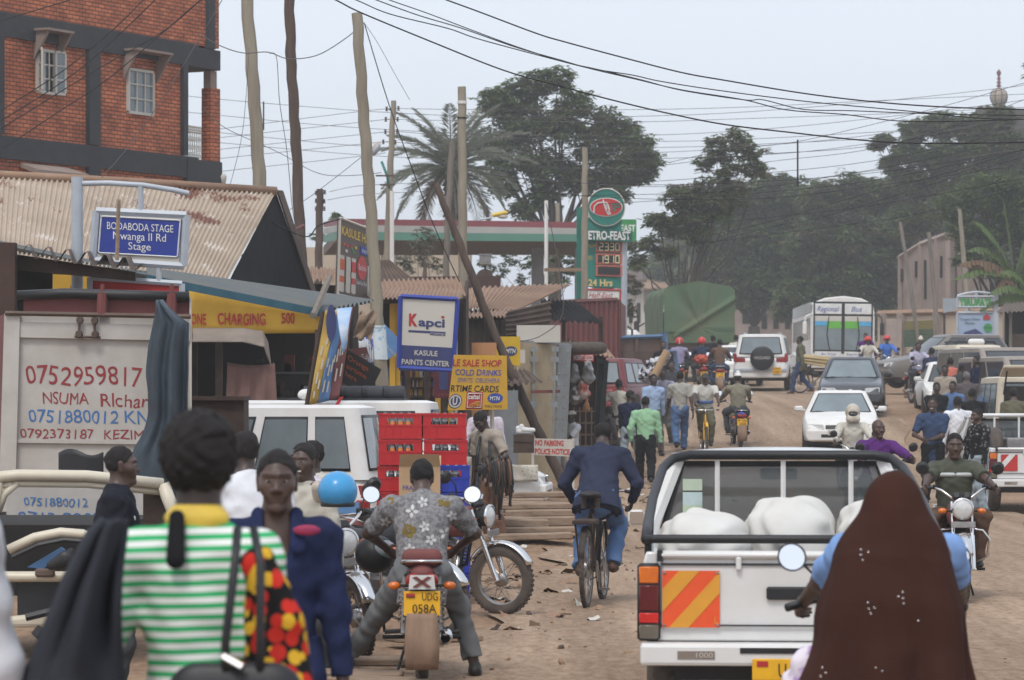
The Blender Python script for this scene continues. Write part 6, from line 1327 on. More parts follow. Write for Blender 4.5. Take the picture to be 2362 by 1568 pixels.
# pylon
d = 90;t = thing('petrol_sign','tall green petrol price pylon with a red pump oval and yellow digits','sign',(X(1390,d),d,gz(d)));r_ = lambda *p:rel(t,*p)
m = MB();m.slab(r_(P(1341,500,d),P(1434,506,d),P(1432,664,d),P(1341,660,d)),.35,(0,1,0));pb = m.build('panel',M['green'],t)
m = MB();m.slab(r_(P(1330,478,d+.4),P(1345,478,d+.4),P(1345,700,d+.4),P(1330,700,d+.4)),.2,(0,1,0));m.build('side_panel',M['green'],t)
m = MB();c = r_(P(1398,478,d))[0];R = 42*d/FPX;m.lathe([(0,-.06),(R,-.06),(R,.4),(0,.4)],c,'y',48);dc = m.build('disc',M['green'],t);m = MB();m.lathe([(R,-.09),(R+.03,-.08),(R+.03,.4),(R,.4)],c,'y',48);m.build('rim',M['lgrey'],dc)
def ovl(nm,rx,rz,mm,off):q = MB();k = 36;q.slab([c+Vector((rx*math.cos(2*PI*i/k),-off,rz*math.sin(2*PI*i/k))) for i in range(k)],.01,(0,-1,0));return q.build(nm,mm,dc)
s = d/FPX;ovl('oval_rim',38*s,22*s,M['ink_w'],.07);ovl('oval',36*s,20*s,M['red'],.085)
def L2(*pts):return [c+Vector((u*s,-.11,-v*s)) for u,v in pts]
m = MB();m.tube(L2((-28,8),(-27,-2),(-20,-9),(-8,-11),(-4,-7)),.02,4);m.tube(L2((-5,-11),(2,-10),(8,7),(0,9),(-5,-7),(-5,-11)),.02,4);m.tube(L2((-1,-6),(3,-6),(5,4),(1,5),(-1,-6)),.016,4);m.tube(L2((1,10),(6,18)),.02,4);m.tube(L2((5,8),(10,17)),.02,4);m.tube(L2((-7,-18),(-6,-11)),.02,4);m.build('pump_logo',M['ink_w'],dc)
m = MB();m.ell(c+Vector((-28*s,-.11,-10*s)),(.025,.01,.05),8,6);m.build('drop',M['ink_w'],dc)
m = MB()
for (u0,v0,u1,v1) in ((14,-8,32,-5),(18,-2,32,1),(18,1,22,10),(12,-8,14,8)):m.slab(L2((u0,v0),(u1,v0),(u1,v1),(u0,v1)),.008,(0,-1,0))
m.build('logo_bars',M['green'],dc)
m = MB();m.slab(r_(P(1341,527,d-.25),P(1459,533,d-.25),P(1459,558,d-.25),P(1341,554,d-.25)),.2,(0,1,0));nb = m.build('name_band',mat('green_dk',(.008,.12,.09),.5),t);text('PETRO-FEAST',nb,M['ink_w'],r_(P(1348,551,d-.26))[0],(1,0,-.02),(0,0,1),106*s,19*s,.006,bold=.03)
for i,(v0,v1,dg) in enumerate(((556,582,'2330'),(585,609,'1910'),(611,637,''))):
 fr = MB().slab(r_(P(1374,v0-1,d-.03),P(1436,v0+1,d-.03),P(1435,v1+1,d-.03),P(1374,v1-1,d-.03)),.02,(0,-1,0)).build('price_frame',mat('frame_pink',(.50,.14,.10),.6),t)
 sc_ = MB().slab(r_(P(1379,v0+3,d-.06),P(1431,v0+5,d-.06),P(1430,v1-3,d-.06),P(1379,v1-5,d-.06)),.01,(0,-1,0)).build('price_screen',M['blk'],fr)
 if dg:      # seven segment digits
  m = MB();SEG = {'0':'abcdef','1':'bc','2':'abged','3':'abgcd','9':'abcdfg'}
  for k_,ch in enumerate(dg):
   u0 = 1383+k_*12.4;w_,h_ = 8,8
   lines = {'a':(0,0,1,0),'b':(1,0,1,1),'c':(1,1,1,2),'d':(0,2,1,2),'e':(0,1,0,2),'f':(0,0,0,1),'g':(0,1,1,1)}
   for sg in SEG[ch]:x0_,y0_,x1_,y1_ = lines[sg];m.tube(r_(P(u0+x0_*w_,v0+5+y0_*h_,d-.09),P(u0+x1_*w_,v0+5+y1_*h_,d-.09)),.013,4)
  m.build('digits',mat('digit_yellow',(.85,.8,.5),.5),sc_)
for s_,u,v,w,h in (('PREMIUM',1344,571,29,8),('DIESEL',1344,598,24,8)):text(s_,pb,M['ink_y'],r_(P(u,v,d))[0],(1,0,0),(0,0,1),w*s,h*s,.01)
text('24 Hrs',pb,mat('ink_gold',(.72,.55,.22),.5),r_(P(1357,659,d))[0],(1,0,-.01),(0,0,1),56*s,15*s,.012,bold=.03)
fr = MB().slab(r_(P(1346,667,d-.02),P(1431,669,d-.02),P(1430,708,d-.02),P(1346,706,d-.02)),.1,(0,1,0)).build('lower_panel',M['ink_w'],t);text('Half-East',fr,M['ink_r'],r_(P(1358,686,d-.02))[0],(1,0,0),(0,0,1),56*s,12*s,.008,shear=.35);text('FOREX BUREAU LTD.',fr,M['ink_r'],r_(P(1349,702,d-.02))[0],(1,0,0),(0,0,1),76*s,10*s,.008)
m = MB();qs = r_(P(1346,667,d-.04),P(1431,669,d-.04),P(1430,708,d-.04),P(1346,706,d-.04))
for i in range(4):m.tube([qs[i],qs[(i+1) % 4]],.025,4)
m.build('lower_frame',M['red'],t)
m = MB();q = r_(P(1390,660,d+.3))[0];m.box((q.x,q.y,q.z/2),(.5,.25,q.z));m.build('pole',M['grey_m'],t)
o,wr,pa,ov,ln = board('petrol_board','second green petrol board peeping out behind the price pylon','sign',QD([(1400,505),(1468,506),(1468,556),(1400,555)],[94]*4),M['ink_g'],th=.3);wr('FEAST',.35,.55,.62,.3,M['ink_w'],bold=.03)
m = MB();a = P(1440,556,94.3);m.tube([(0,0,0),(0,0,gz(94)-a.z)],.09,8);o = m.build('sign_post',M['grey_m'],loc=a);tag(o,'grey post under the second green petrol board','post')

# --- far hazy town at the end of the street
for i,(u,v,w,d,mm,rf,lb) in enumerate(((1455,652,60,190,'lgrey','tin_old','hazy far building with a flat jutting roof above the street'),(1490,668,90,240,'conc','tin_br','hazy far house left of the green truck'),(1720,672,110,210,'conc','tin_br','hazy far house right of the green truck'),(1790,690,90,195,'conc','tin_br','dim reddish far building left of the bus'))):
 p = P(u,v,d);g_ = gz(d);t = thing('far_building',lb,'building',(p.x,d,g_),0,'hazy far buildings');h = p.z-g_;ww_ = w*d/FPX
 MB().box((0,3,h/2),(ww_,6,h)).build('wall',M[mm],t);MB().slab([(-ww_*.6,-.8,h),(ww_*.6,-.8,h),(ww_*.6,6.5,h+.9),(-ww_*.6,6.5,h+.9)],.15,(0,0,1)).build('roof',M[rf],t)
 for k_ in range(3):MB().box((-ww_*.3+ww_*.3*k_,-.01,h*.55),(ww_*.14,.05,h*.3)).build('window',M['dark'],t)

# --- right side: block building, wall, gate, dome
t = thing('block_building','unfinished grey block building with a sloping top behind the leaning poles','building',(X(2150,150),150,gz(150)));r_ = lambda *p:rel(t,*p)
M['block'] = mat('blockwork',(.30,.24,.21),.95,c2=(.19,.15,.13),ns=1.3,amt=.8,detail=10,bump=.3,stretch=(1,1,1.6))
sk = r_(P(2073,591,152),P(2074,585,152),P(2122,560,150),P(2160,545,148),P(2186,536,147),P(2230,533,149));zbm = 0
m = MB();fl = r_(P(2072,600,152),P(2160,552,148));
m.slab([sk[0],sk[2],sk[3],sk[4],Vector((sk[4].x,sk[4].y,0)),Vector((sk[0].x,sk[0].y,0))],.3,(0,1,0));m.slab([sk[4]+Vector((.01,0,0)),sk[5],Vector((sk[5].x,sk[5].y,0)),Vector((sk[4].x+.01,sk[4].y,0))],.3,(0,1,0));m.build('wall',M['block'],t)
m = MB();m.slab([sk[5]+Vector((.02,0,-1)),sk[5]+Vector((1.3,1,-1.2)),Vector((sk[5].x+1.3,sk[5].y+1,0)),Vector((sk[5].x+.02,sk[5].y,0))],.3,(0,1,0));m.build('side_wall',M['block'],t)
for u in (2076,2122,2160,2186,2212):dd = np.interp(u,[2073,2186,2240],[151.9,146.9,149]);q = r_(P(u,np.interp(u,[2073,2122,2186,2240],[592,562,540,536]),dd-.12))[0];MB().box((q.x,q.y,q.z/2),(.2,.2,q.z)).build('pillar',M['conc'],t)
m = MB();m.tube([sk[0]+Vector((0,-.2,-.1)),sk[2]+Vector((0,-.2,-.1)),sk[4]+Vector((0,-.2,-.1)),sk[5]+Vector((0,-.2,-.1))],.16,4);m.build('ring_beam',M['conc'],t)
for i,(u,v0,v1) in enumerate(((2080,620,650),(2113,602,640),(2134,600,690),(2171,590,640))):dd = np.interp(u,[2073,2186],[151.8,146.8]);q0,q1 = r_(P(u,v0,dd-.02),P(u,v1,dd-.02));MB().box(((q0+q1)/2),(.12,.06,q0.z-q1.z)).build('slot',M['dark'],t)
for i in range(6):u = 2148+9*i;h = 5+2.5*i;q0,q1 = r_(P(u,732-h-2,146.5),P(u,732,146.5));MB().box((q0+q1)/2,(.13+.01*i,.1,q0.z-q1.z)).build('window',M['dark'],t)
t = thing('perimeter_wall','long cream perimeter wall with a sheet metal gate across the right background','wall',(X(2180,130),130,gz(130)));r_ = lambda *p:rel(t,*p)
a,b = r_(P(2026,726,134),P(2420,716,126));m = MB();m.slab([a,b,Vector((b.x,b.y,-1)),Vector((a.x,a.y,-1))],.25,(0,1,0));m.build('wall',M['cream'],t);m = MB();m.tube([a+Vector((0,-.05,.05)),b+Vector((0,-.05,.05))],.14,4);m.build('coping',M['tin_br'],t)
for u in (2042,2082,2168,2240,2330):f = (u-2026)/394;q = a.lerp(b,f);MB().box((q.x,q.y-.12,q.z/2),(.45,.25,q.z+.1)).build('pillar',M['conc'],t)
a,b = r_(P(2044,735,133.2),P(2080,735,132.4));m = MB();corr(m,a,b,Vector((b.x,b.y,-1)),Vector((a.x,a.y,-1)),8,.03);m.build('gate',mat('gate_pinkgrey',(.42,.34,.30),.7,ns=2),t,smooth=2)
o,wr,pa,ov,ln = board('notice_board','large green notice board with faded yellow writing on the cream wall','sign',QD([(2085,741),(2153,738),(2153,800),(2085,800)],[128]*4),mat('board_green',(.045,.09,.055),.7,ns=3),th=.1);pa('mustard_panel',0,0,1,.34,mat('board_mustard',(.20,.16,.04),.7,c2=(.12,.10,.03),ns=8))
for i,s_ in enumerate(('DIVINE HIGH SCHOOL','NURSERY PRIMARY','DAY AND BOARDING')):wr(s_,.06,.50+.15*i,.85,.07,mat('board_mustard',(.2,.16,.04)))
# shelter like sign
d = 112;t = thing('billboard_sign','grey framed roadside billboard lettered TIRUPATI above a blue poster','sign',(X(2240,d),d,gz(d)));r_ = lambda *p:rel(t,*p);s = d/FPX
m = MB();q = r_(P(2297,678,d))[0];m.box((q.x,q.y,q.z/2),(.17,.17,q.z));m.tube(r_(P(2208,682,d),P(2230,676,d),P(2254,673,d),P(2280,676,d),P(2297,681,d)),.05,6);m.tube(r_(P(2252,674,d),P(2252,690,d)),.05,6);m.tube(r_(P(2229,708,d),P(2229,722,d)),.05,6);m.tube(r_(P(2272,708,d),P(2272,722,d)),.05,6);m.build('frame',M['grey_m'],t)
for (v0,v1,mm,nm) in ((684,708,M['lgrey'],'name_panel'),(721,785,mat('poster_blue',(.34,.42,.53),.5,c2=(.25,.33,.46),ns=.8),'poster')):
 cs = r_(P(2208,v0,d),P(2291,v0,d),P(2291,v1,d),P(2208,v1,d));pn = MB().slab(cs,.12,(0,1,0)).build(nm,mm,t);m = MB()
 for i in range(4):m.tube([cs[i]+Vector((0,-.02,0)),cs[(i+1) % 4]+Vector((0,-.02,0))],.045,4)
 m.build('border',M['grey_m'],pn)
 if nm == 'name_panel':text('TIRUPATI',pn,M['ink_g'],r_(P(2213,705,d))[0]+Vector((0,-.03,0)),(1,0,0),(0,0,1),72*s,16*s,.006,bold=.05)
 else:
  for s_,u,v,w in (("Tirupati's Divine",2214,739,46),('Market',2226,748,22)):text(s_,pn,M['ink_k'],r_(P(u,v,d))[0]+Vector((0,-.02,0)),(1,0,0),(0,0,1),w*s,6*s,.006)
  m = MB();m.lathe([(0,0),(.16,0)],r_(P(2279,756,d-.03))[0],'y',20);m.build('green_disc',M['ink_g'],pn);text('Shops',pn,M['ink_k'],r_(P(2271,757,d-.04))[0],(1,0,0),(0,0,1),16*s,4*s,.004)
  m = MB();m.slab(r_(P(2268,737,d-.02),P(2284,737,d-.02),P(2284,730,d-.02),P(2276,724,d-.02),P(2268,730,d-.02)),.01,(0,-1,0));m.build('red_house',M['ink_r'],pn);m = MB();m.slab(r_(P(2212,784,d-.02),P(2225,766,d-.02),P(2250,758,d-.02),P(2270,772,d-.02),P(2289,784,d-.02)),.008,(0,-1,0));m.build('dark_hill',M['ink_n'],pn)
  m = MB();m.slab(r_(P(2228,784,d-.04),P(2245,776,d-.04),P(2258,770,d-.04),P(2275,776,d-.04),P(2289,784,d-.04)),.008,(0,-1,0));m.build('white_roofs',M['ink_w'],pn)
t = thing('sheet_screen','pale corrugated sheet screen left of the TIRUPATI panel','screen',P(2190,705,116));r_ = lambda *p:rel(t,*p);m = MB();corr(m,*r_(P(2175,688,116),P(2208,688,116),P(2208,714,116),P(2175,722,116)),8,.03);m.build('sheet',M['grey_m'],t,smooth=2);m = MB();q = r_(P(2178,690,116.2))[0];m.tube([q,(q.x,q.y,gz(116)-t.location.z)],.05,5);m.build('post',M['wood_d'],t)
t = thing('shack','dark shack with a rusty roof at the far right edge','shack',(X(2350,100),100,gz(100)));r_ = lambda *p:rel(t,*p)
m = MB();corr(m,*r_(P(2320,700,103),P(2440,690,103),P(2440,712,98),P(2296,722,98)),14,.03,ragged=.05);m.build('roof',M['tin_old'],t,smooth=2);a,b = r_(P(2318,718,99.5),P(2440,718,99.5));m = MB();m.slab([a,b,Vector((b.x,b.y,-.5)),Vector((a.x,a.y,-.5))],.1,(0,1,0));m.build('wall',M['dark'],t)
m = MB();q = r_(P(2331,715,98.4))[0];m.tube([q,(q.x,q.y,0)],.05,6);m.build('post',M['pole_g'],t);m = MB();q = r_(P(2350,770,98.9))[0];m.box((q.x,q.y,q.z-.3),(.5,.2,.6));m.build('hatch',M['tin_old'],t)
# onion dome
t = thing('minaret_dome','cream onion dome with a beaded spire over the dark trees','dome',(X(2305,230),230,gz(230)));r_ = lambda *p:rel(t,*p);d = 230;s = d/FPX
c = r_(P(2304,223,d))[0];R = 21*s;m = MB();m.lathe([(R*.55,-1.15*R),(R*.6,-.85*R),(R*.9,-.5*R),(R,0),(R*.9,.45*R),(R*.55,.8*R),(R*.2,.98*R),(R*.1,1.1*R)],c,'z',28);dm = m.build('dome',mat('dome_cream',(.40,.33,.24),.7,ns=.6),t,smooth=2)
m = MB()
for i in range(8):a = 2*PI*i/8+.2;m.tube([c+Vector((math.cos(a)*R*f*1.005,math.sin(a)*R*f*1.005,h*R)) for f,h in ((.6,-.85),(.9,-.5),(1,0),(.9,.45),(.55,.8))],.04,4)
m.build('rib',M['ink_n'],dm);m = MB();z0 = c.z+1.05*R;prof = [(.12,0),(.22,.15),(.1,.35),(.2,.6),(.08,.8),(.18,1.05),(.07,1.25),(.14,1.45),(.2,1.75),(.12,2.0),(0,2.2)];m.lathe([(r__*.9,z0+h*.62) for r__,h in prof],(c.x,c.y,0),'z',10);m.build('spire',M['maroon'],t,smooth=2)
m = MB();q0 = r_(P(2310,256,d))[0];m.box((q0.x,q0.y,q0.z/2),(3.6,3.6,q0.z));m.ell(r_(P(2262,262,d))[0],(.45,.4,.6));m.build('tower',mat('tower_dark',(.06,.05,.05),.9,ns=1),t)
# --- planks, steps and rubble by the roadside
M['mudbank'] = M['dirt']
random.seed(11)
def bank(x,d):a,b = (x-X(1060,46))/2.3,(d-37)/17;return .28*math.sin(PI*min(max(a,0),1))**.5*math.sin(PI*min(1,max(b,0)*1.3))**.6
pl = [(1165,1160,180,.10,44),(1270,1150,150,.10,47),(1190,1182,190,.12,42),(1250,1200,170,.09,40.5),(1180,1222,170,.1,38.5),(1270,1215,130,.12,39),(1215,1240,210,.08,37.5),(1290,1132,90,.1,50),(1235,1118,100,.09,52),(1210,1170,200,.07,43),(1240,1190,190,.08,41.2),(1190,1215,180,.06,39.8),(1260,1230,200,.07,38.2),(1230,1150,150,.08,45.5)]
for i,(u,v,w,h,d) in enumerate(pl):
 L_ = w*d/FPX;m = MB();m.box((0,0,0),(L_,.26,h),bev=.015);m.box((L_*.1,.16,-h*.3),(L_*.7,.2,h*.5),(0,0,.05));o = m.build('plank',M['plank']);o.location = (X(u,d),d,h/2+.01+bank(X(u,d),d)*1.05+.05*(i % 3 == 1));o.rotation_euler = (0,random.uniform(-.03,.05),random.uniform(-.12,.12));tag(o,'weathered plank in the pile of boards and steps beside the road','plank','planks piled by the roadside')
m = MB()
m.grid(lambda a,b:(X(1060,46)+2.3*a,37+17*b,.28*math.sin(PI*a)**.5*math.sin(PI*min(1,b*1.3))**.6*(1+.2*math.sin(a*17+b*9))-.03),20,24);o = m.build('dirt_bank',M['dirt'],smooth=2);tag(o,kind='structure')
for i,(u,v,d) in enumerate(((885,1545,19.5),(805,1515,20),(850,1490,21),(1000,1455,23))):
 m = MB();m.box((0,0,0),(.7,.28,.05),bev=.01);o = m.build('plank',M['plank'],loc=(X(u,d),d,.05));o.rotation_euler = (0,.02,.25*i-.3);tag(o,'loose board lying in the dirt by the parked motorcycles','plank','loose boards under the motorcycles')
m = MB()
for i in range(70):
 a = random.random()*6;x = random.gauss(0,.12);h = random.uniform(.06,.2);m.add([(x,random.gauss(0,.1),0),(x+.015,0,0),(x+.05*math.cos(a),.05*math.sin(a),h)],[(0,1,2)])
o = m.build('grass_tuft',M['leaf3'],loc=(X(1195,48),48,.25));tag(o,'small green grass tuft at the foot of the no parking sign','grass',kind='stuff')
# ------------------------------------------------------------------ near left: truck tail, wrecked cream car, vans, crates
random.seed(21)
M['truck_w'] = mat('truck_offwhite',(.50,.48,.45),.6,c2=(.36,.33,.30),ns=1.8,detail=9);rust_patches(M['truck_w'],(.20,.12,.08),5,.70,.74)
M['cream_p'] = mat('paint_cream',(.62,.57,.46),.4,c2=(.50,.44,.34),ns=2,detail=8);rust_patches(M['cream_p'],(.28,.15,.08),4,.70,.73)
M['tarp_b'] = mat('tarp_bluegrey',(.042,.066,.09),.5,c2=(.018,.028,.04),ns=2.5,detail=8,spec=.5)
d = 28;t = thing('truck','off white truck tailboard hand painted with red and blue phone numbers','truck',(X(240,d),d,0));r_ = lambda *p:rel(t,*p);s = d/FPX
m = MB();cs = r_(P(40,722,d),P(438,730,d),P(440,1180,d),P(20,1180,d));m.slab(cs,.06,(0,1,0));tb = m.build('tailboard',M['truck_w'],t)
m = MB();m.slab(r_(P(10,722,d-.06),P(46,722,d-.06),P(34,1180,d-.06),P(-4,1180,d-.06)),.1,(0,1,0));m.build('corner_post',M['truck_w'],t)
m = MB();m.slab(r_(P(46,742,d-.04),P(438,750,d-.04),P(438,786,d-.04),P(46,778,d-.04)),.04,(0,1,0));m.build('top_rail',M['truck_w'],t);m = MB();m.tube(r_(P(12,722,d-.08),P(440,730,d-.08)),.022,4);m.build('edge_strip',M['tin_old'],t)
m = MB();m.slab(r_(P(36,1013,d-.03),P(436,1018,d-.03),P(436,1026,d-.03),P(36,1021,d-.03)),.03,(0,1,0));m.build('lower_rail',M['truck_w'],t)
m = MB();m.slab(r_(P(54,682,d+.02),P(438,686,d+.02),P(438,729,d+.02),P(54,721,d+.02)),.06,(0,1,0));rb = m.build('red_board',M['maroon'],t)
for u in (236,396):m = MB();m.tube(r_(P(u,676,d-.05),P(u-1,728,d-.05)),.05,8);m.tube(r_(P(u,655,d-.05),P(u,680,d-.05)),.02,6);m.build('stake',M['maroon'],rb,smooth=True)
m = MB();m.tube(r_(P(40,681,d-.03),P(150,676,d-.03),P(300,680,d-.03),P(436,684,d-.03)),.045,8);m.build('rolled_sheet',M['blk'],t,smooth=2)
m = MB();m.slab(r_(P(437,686,d-.02),P(441,686,d-.02),P(441,1000,d-.02),P(437,1000,d-.02)),.06,(0,1,0));m.build('edge_post',M['lgrey'],t)
hg = MB()
for (u,v) in ((184,738),(218,739),(182,770),(219,771)):q = r_(P(u,v,d-.07))[0];hg.lathe([(0,-.03),(.03,-.03),(.035,0),(.035,.03)],q,'y',8)
hg.tube(r_(P(184,738,d-.07),P(182,770,d-.07)),.012,5);hg.tube(r_(P(218,739,d-.07),P(219,771,d-.07)),.012,5);hg.tube(r_(P(172,776,d-.07),P(232,778,d-.07)),.012,5);hg.build('latch',M['pole_d'],t)
m = MB();m.box((-.85,3.2,1.0),(1.45,6,.7),(0,0,.25));m.build('chassis',M['blk'],t);m = MB();a,b = r_(P(20,722,d+.1),P(438,730,d+.1));m.slab([b,b+Vector((-1.3,5,0)),Vector((b.x-1.3,b.y+5,.9)),Vector((b.x,b.y,.9))],.05,(-1,0,0));m.slab([a,a+Vector((-1.3,5,0)),Vector((a.x-1.3,a.y+5,.9)),Vector((a.x,a.y,.9))],.05,(1,0,0));m.build('side_board',M['maroon'],t)
for sx in (-.6,.6):wheel(t,(sx,1.0,.42),.42,.25,.26,disc=True,tyre='rub')
inkr = mat('hand_red',(.30,.035,.04),.7);inkb = mat('hand_blue',(.05,.17,.42),.7)
for s_,u,v,w,h,mm in (('0752959817',58,886,270,44,inkr),('NSUMA',99,931,106,27,inkr),('RIchard',232,938,130,31,inkr),('0751880012 KN',65,974,278,30,inkb),('0792373187  KEZIM',46,1010,286,22,inkr)):
 text(s_,tb,mm,r_(P(u,v,d))[0],(1,0,-.012),(0,0,1),w*s,h*s,.004,wob=.045)
# hanging tarpaulin on its right corner
def sheet(name,label,mm,rows,d,cat='cloth',amp=.05,th=.012,freq=5,seed=0,bulge=.0):
 """rows: [(v, u_left, u_right)] outline from top to bottom, folded vertically in depth"""
 o0 = P((rows[0][1]+rows[0][2])/2,rows[0][0],d);vs = [r[0] for r in rows]
 def fn(a,b):
  v = vs[0]+(vs[-1]-vs[0])*b;ul,ur = np.interp(v,vs,[r[1] for r in rows]),np.interp(v,vs,[r[2] for r in rows])
  q = P(ul+(ur-ul)*a,v,d)-o0;k = .3+.7*math.sin(PI*min(b*1.2,1)) ;return q+Vector((0,amp*k*(math.sin(a*freq*2*PI+seed+b*1.5)+.5*math.sin(a*freq*4.3+seed*2-b*4))-bulge*math.sin(PI*a),0))
 o = MB().grid(fn,44,26).build(name,mm,smooth=2,loc=o0,solid=th);return tag(o,label,cat) if label else o
sheet('tarpaulin','dark blue grey tarpaulin hanging from the right corner of the lettered truck',M['tarp_b'],[(692,360,376),(720,358,400),(745,352,436),(800,340,434),(860,334,434),(900,340,432),(960,342,432),(1000,330,430),(1040,306,428),(1090,300,430),(1150,330,420)],27.4,'tarpaulin',.05,freq=2.3,seed=.7,bulge=.1)

# wrecked cream car with raised tail frame
d = 22;t = thing('wrecked_car','stripped cream car with bare window frames parked below the lettered truck','car',(X(60,d),d,0));r_ = lambda *p:rel(t,*p)
m = MB();fr = r_(P(-60,1106,d),P(40,1096,d),P(200,1098,d+.1),P(375,1116,d+.3));m.tube(fr,.042,8);m.tube([q+Vector((0,.03,-.06)) for q in fr],.03,6);m.tube(r_(P(-10,1110,d),P(-22,1170,d),P(-40,1330,d)),.06,8);m.tube(r_(P(42,1112,d+.02),P(10,1140,d+.02),P(-5,1180,d+.02)),.03,6);m.tube(r_(P(375,1116,d+.3),P(400,1180,d+.3),P(410,1330,d+.3)),.05,8);m.build('window_frame',M['cream_p'],t,smooth=2)
m = MB();m.slab(r_(P(330,1124,d+.35),P(400,1140,d+.35),P(400,1260,d+.35),P(330,1250,d+.35)),.04,(0,1,0));m.build('inner_panel',M['wood_d'],t)
tt = r_(P(46,1195,d+3))[0]
m = MB();fr = r_(P(20,1268,d-.6),P(80,1240,d-.6),P(140,1228,d-.6),P(190,1232,d-.6),P(235,1250,d-.6));m.tube(fr,.035,8);m.build('door_frame',M['cream_p'],t,smooth=2);m = MB();m.tube([q+Vector((.03,-.03,-.05)) for q in fr],.02,6);m.build('rubber_seal',M['blk'],t)
f = SDF();a,b = r_(P(-40,1330,d-.6),P(260,1330,d-.6));f.rc(a,b,.055,.055,0,flat=.7,fax=v3(0,0,1));sdf_obj('body_rim',f,.02,M['cream_p'],t)
m = MB();a,b = r_(P(40,1345,d-.58),P(260,1345,d-.58));m.slab([a,b,b-Vector((0,0,.26)),a-Vector((.0,0,.26))],.05,(0,1,0));m.build('trim_strip',M['blk'],t)
m = MB();a,b = r_(P(-60,1430,d-.66),P(250,1400,d-.62));m.slab([a,b,Vector((b.x,b.y,.25)),Vector((a.x,a.y,.25))],.08,(0,1,0));m.build('body',M['cream_p'],t,bevel=.03);m = MB();m.tube(r_(P(60,1424,d-.75),P(160,1400,d-.75),P(200,1388,d-.75)),.03,6);m.build('bumper_strip',M['blk'],t)
m = MB();m.slab(r_(P(62,1308,d-.5),P(140,1262,d-.5),P(150,1268,d-.5),P(100,1312,d-.5)),.03,(0,1,0));m.build('blue_panel',M['ban_b'],t);f = SDF();q0,q1 = r_(P(118,1304,d-.75),P(150,1290,d-.75));f.rc(q0,q1,.035,.06,.02,flat=.6,fax=v3(0,1,0));f.rc(q1,r_(P(165,1268,d-.7))[0],.05,.02,.02,flat=.5,fax=v3(0,1,0));sdf_obj('side_mirror',f,.012,M['blk'],t)
m = MB();q = r_(P(104,1321,d-.68))[0];m.box(q,(.14,.03,.06),bev=.02);m.build('badge',M['tin_old'],t,smooth=True);m = MB();a,b = r_(P(85,1470,d-.75),P(100,1452,d-.75));m.tube([a,b],.05,8);m.tube(r_(P(95,1520,d-.75),P(155,1500,d-.75)),.025,6);m.build('hose',M['blk'],t)
m = MB();m.box((0,.6,.7),(1.5,1.8,.5));m.build('cabin_floor',M['dark'],t)
o,wr,pa,ov,ln = board('metal_sheet','pale sheet with faint blue phone number behind the bare window frame','sheet',QD([(15,1120,),(345,1128),(345,1270),(15,1270)],[24]*4),M['truck_w'],th=.03)
for s_,u,v,w,h in (('0751880012',.12,.30,.45,.13),('0712 880012',.08,.55,.72,.16),('LAWRENCE',.08,.75,.5,.15)):wr(s_,u,v,w,h,inkb,wob=.05)
m = MB();a,b,c,e = P(138,1044,25),P(240,1040,25),P(240,1092,25),P(138,1096,25);o0 = a.copy();m.grid(lambda u,v:a.lerp(b,u).lerp(e.lerp(c,u),v)-o0+Vector((0,-.12*math.sin(u*2.5),.03*math.sin(u*6)*(1-v))),12,5);o = m.build('bumper',M['blk'],smooth=2,loc=o0,solid=.03);tag(o,'loose black bumper propped on the wrecked cream car behind the man in a dark jacket','bumper')

VAN = dict(L=4.3,Wd=1.66,H=1.76,belt=1.0,zb=.26,nose=.82,hood=.95,tailz=.98,cab=(-2.12,1.95,-2.0,1.15),roofw=.70,wr=.30,wy=(1.35,-1.25),side=((.02,.30),(.33,.60),(.63,.98)))
t,gp = car('white minibus standing side on behind the man in blue overalls','van',X(858,33)-2.05,33.2,PI/2-.10,'white',name='van',glass='glass_l',**dict(VAN,side=((.015,.115),(.14,.29),(.32,.60),(.64,.97))))
MB().grid(lambda a,b:(-.835-.004,-2.05+.55*a,.62+.12*b),2,1).build('blue_stripe',M['ban_b'],t,solid=.006);MB().box((-.80,-2.08,.55),(.05,.16,.42),bev=.02).build('tail_lamp',M['lamp_r'],t)
t,gp = car('second white minibus with a roof rack behind the red crates','van',X(1008,37.5)-2.05,37.5,PI/2-.06,'white',name='van',glass='glass',**dict(VAN,H=1.80))
m = MB()
for i in range(9):m.lathe([(0,-.1),(.09,-.09),(.1,0),(.09,.09),(0,.1)],(-.3+.08*(i % 2),-1.6+.13*i,1.88),'y',10)
m.box((-.25,-1.0,1.80),(.5,1.4,.04));m.build('roof_load',M['band'],t,smooth=True);f = SDF();f.rc((-.45,-.5,1.86),(-.45,-.72,1.86),.09,.1,.0,flat=.8,fax=v3(0,0,1));sdf_obj('roof_sign',f,.015,M['white'],t)
m = MB();m.tube([(-.84,-1.2,1.72),(-.98,-1.1,1.70),(-1.05,-.95,1.55)],.015,6);m.ell((-1.06,-.93,1.42),(.04,.1,.13));m.build('mirror_arm',M['blk'],t,smooth=2)

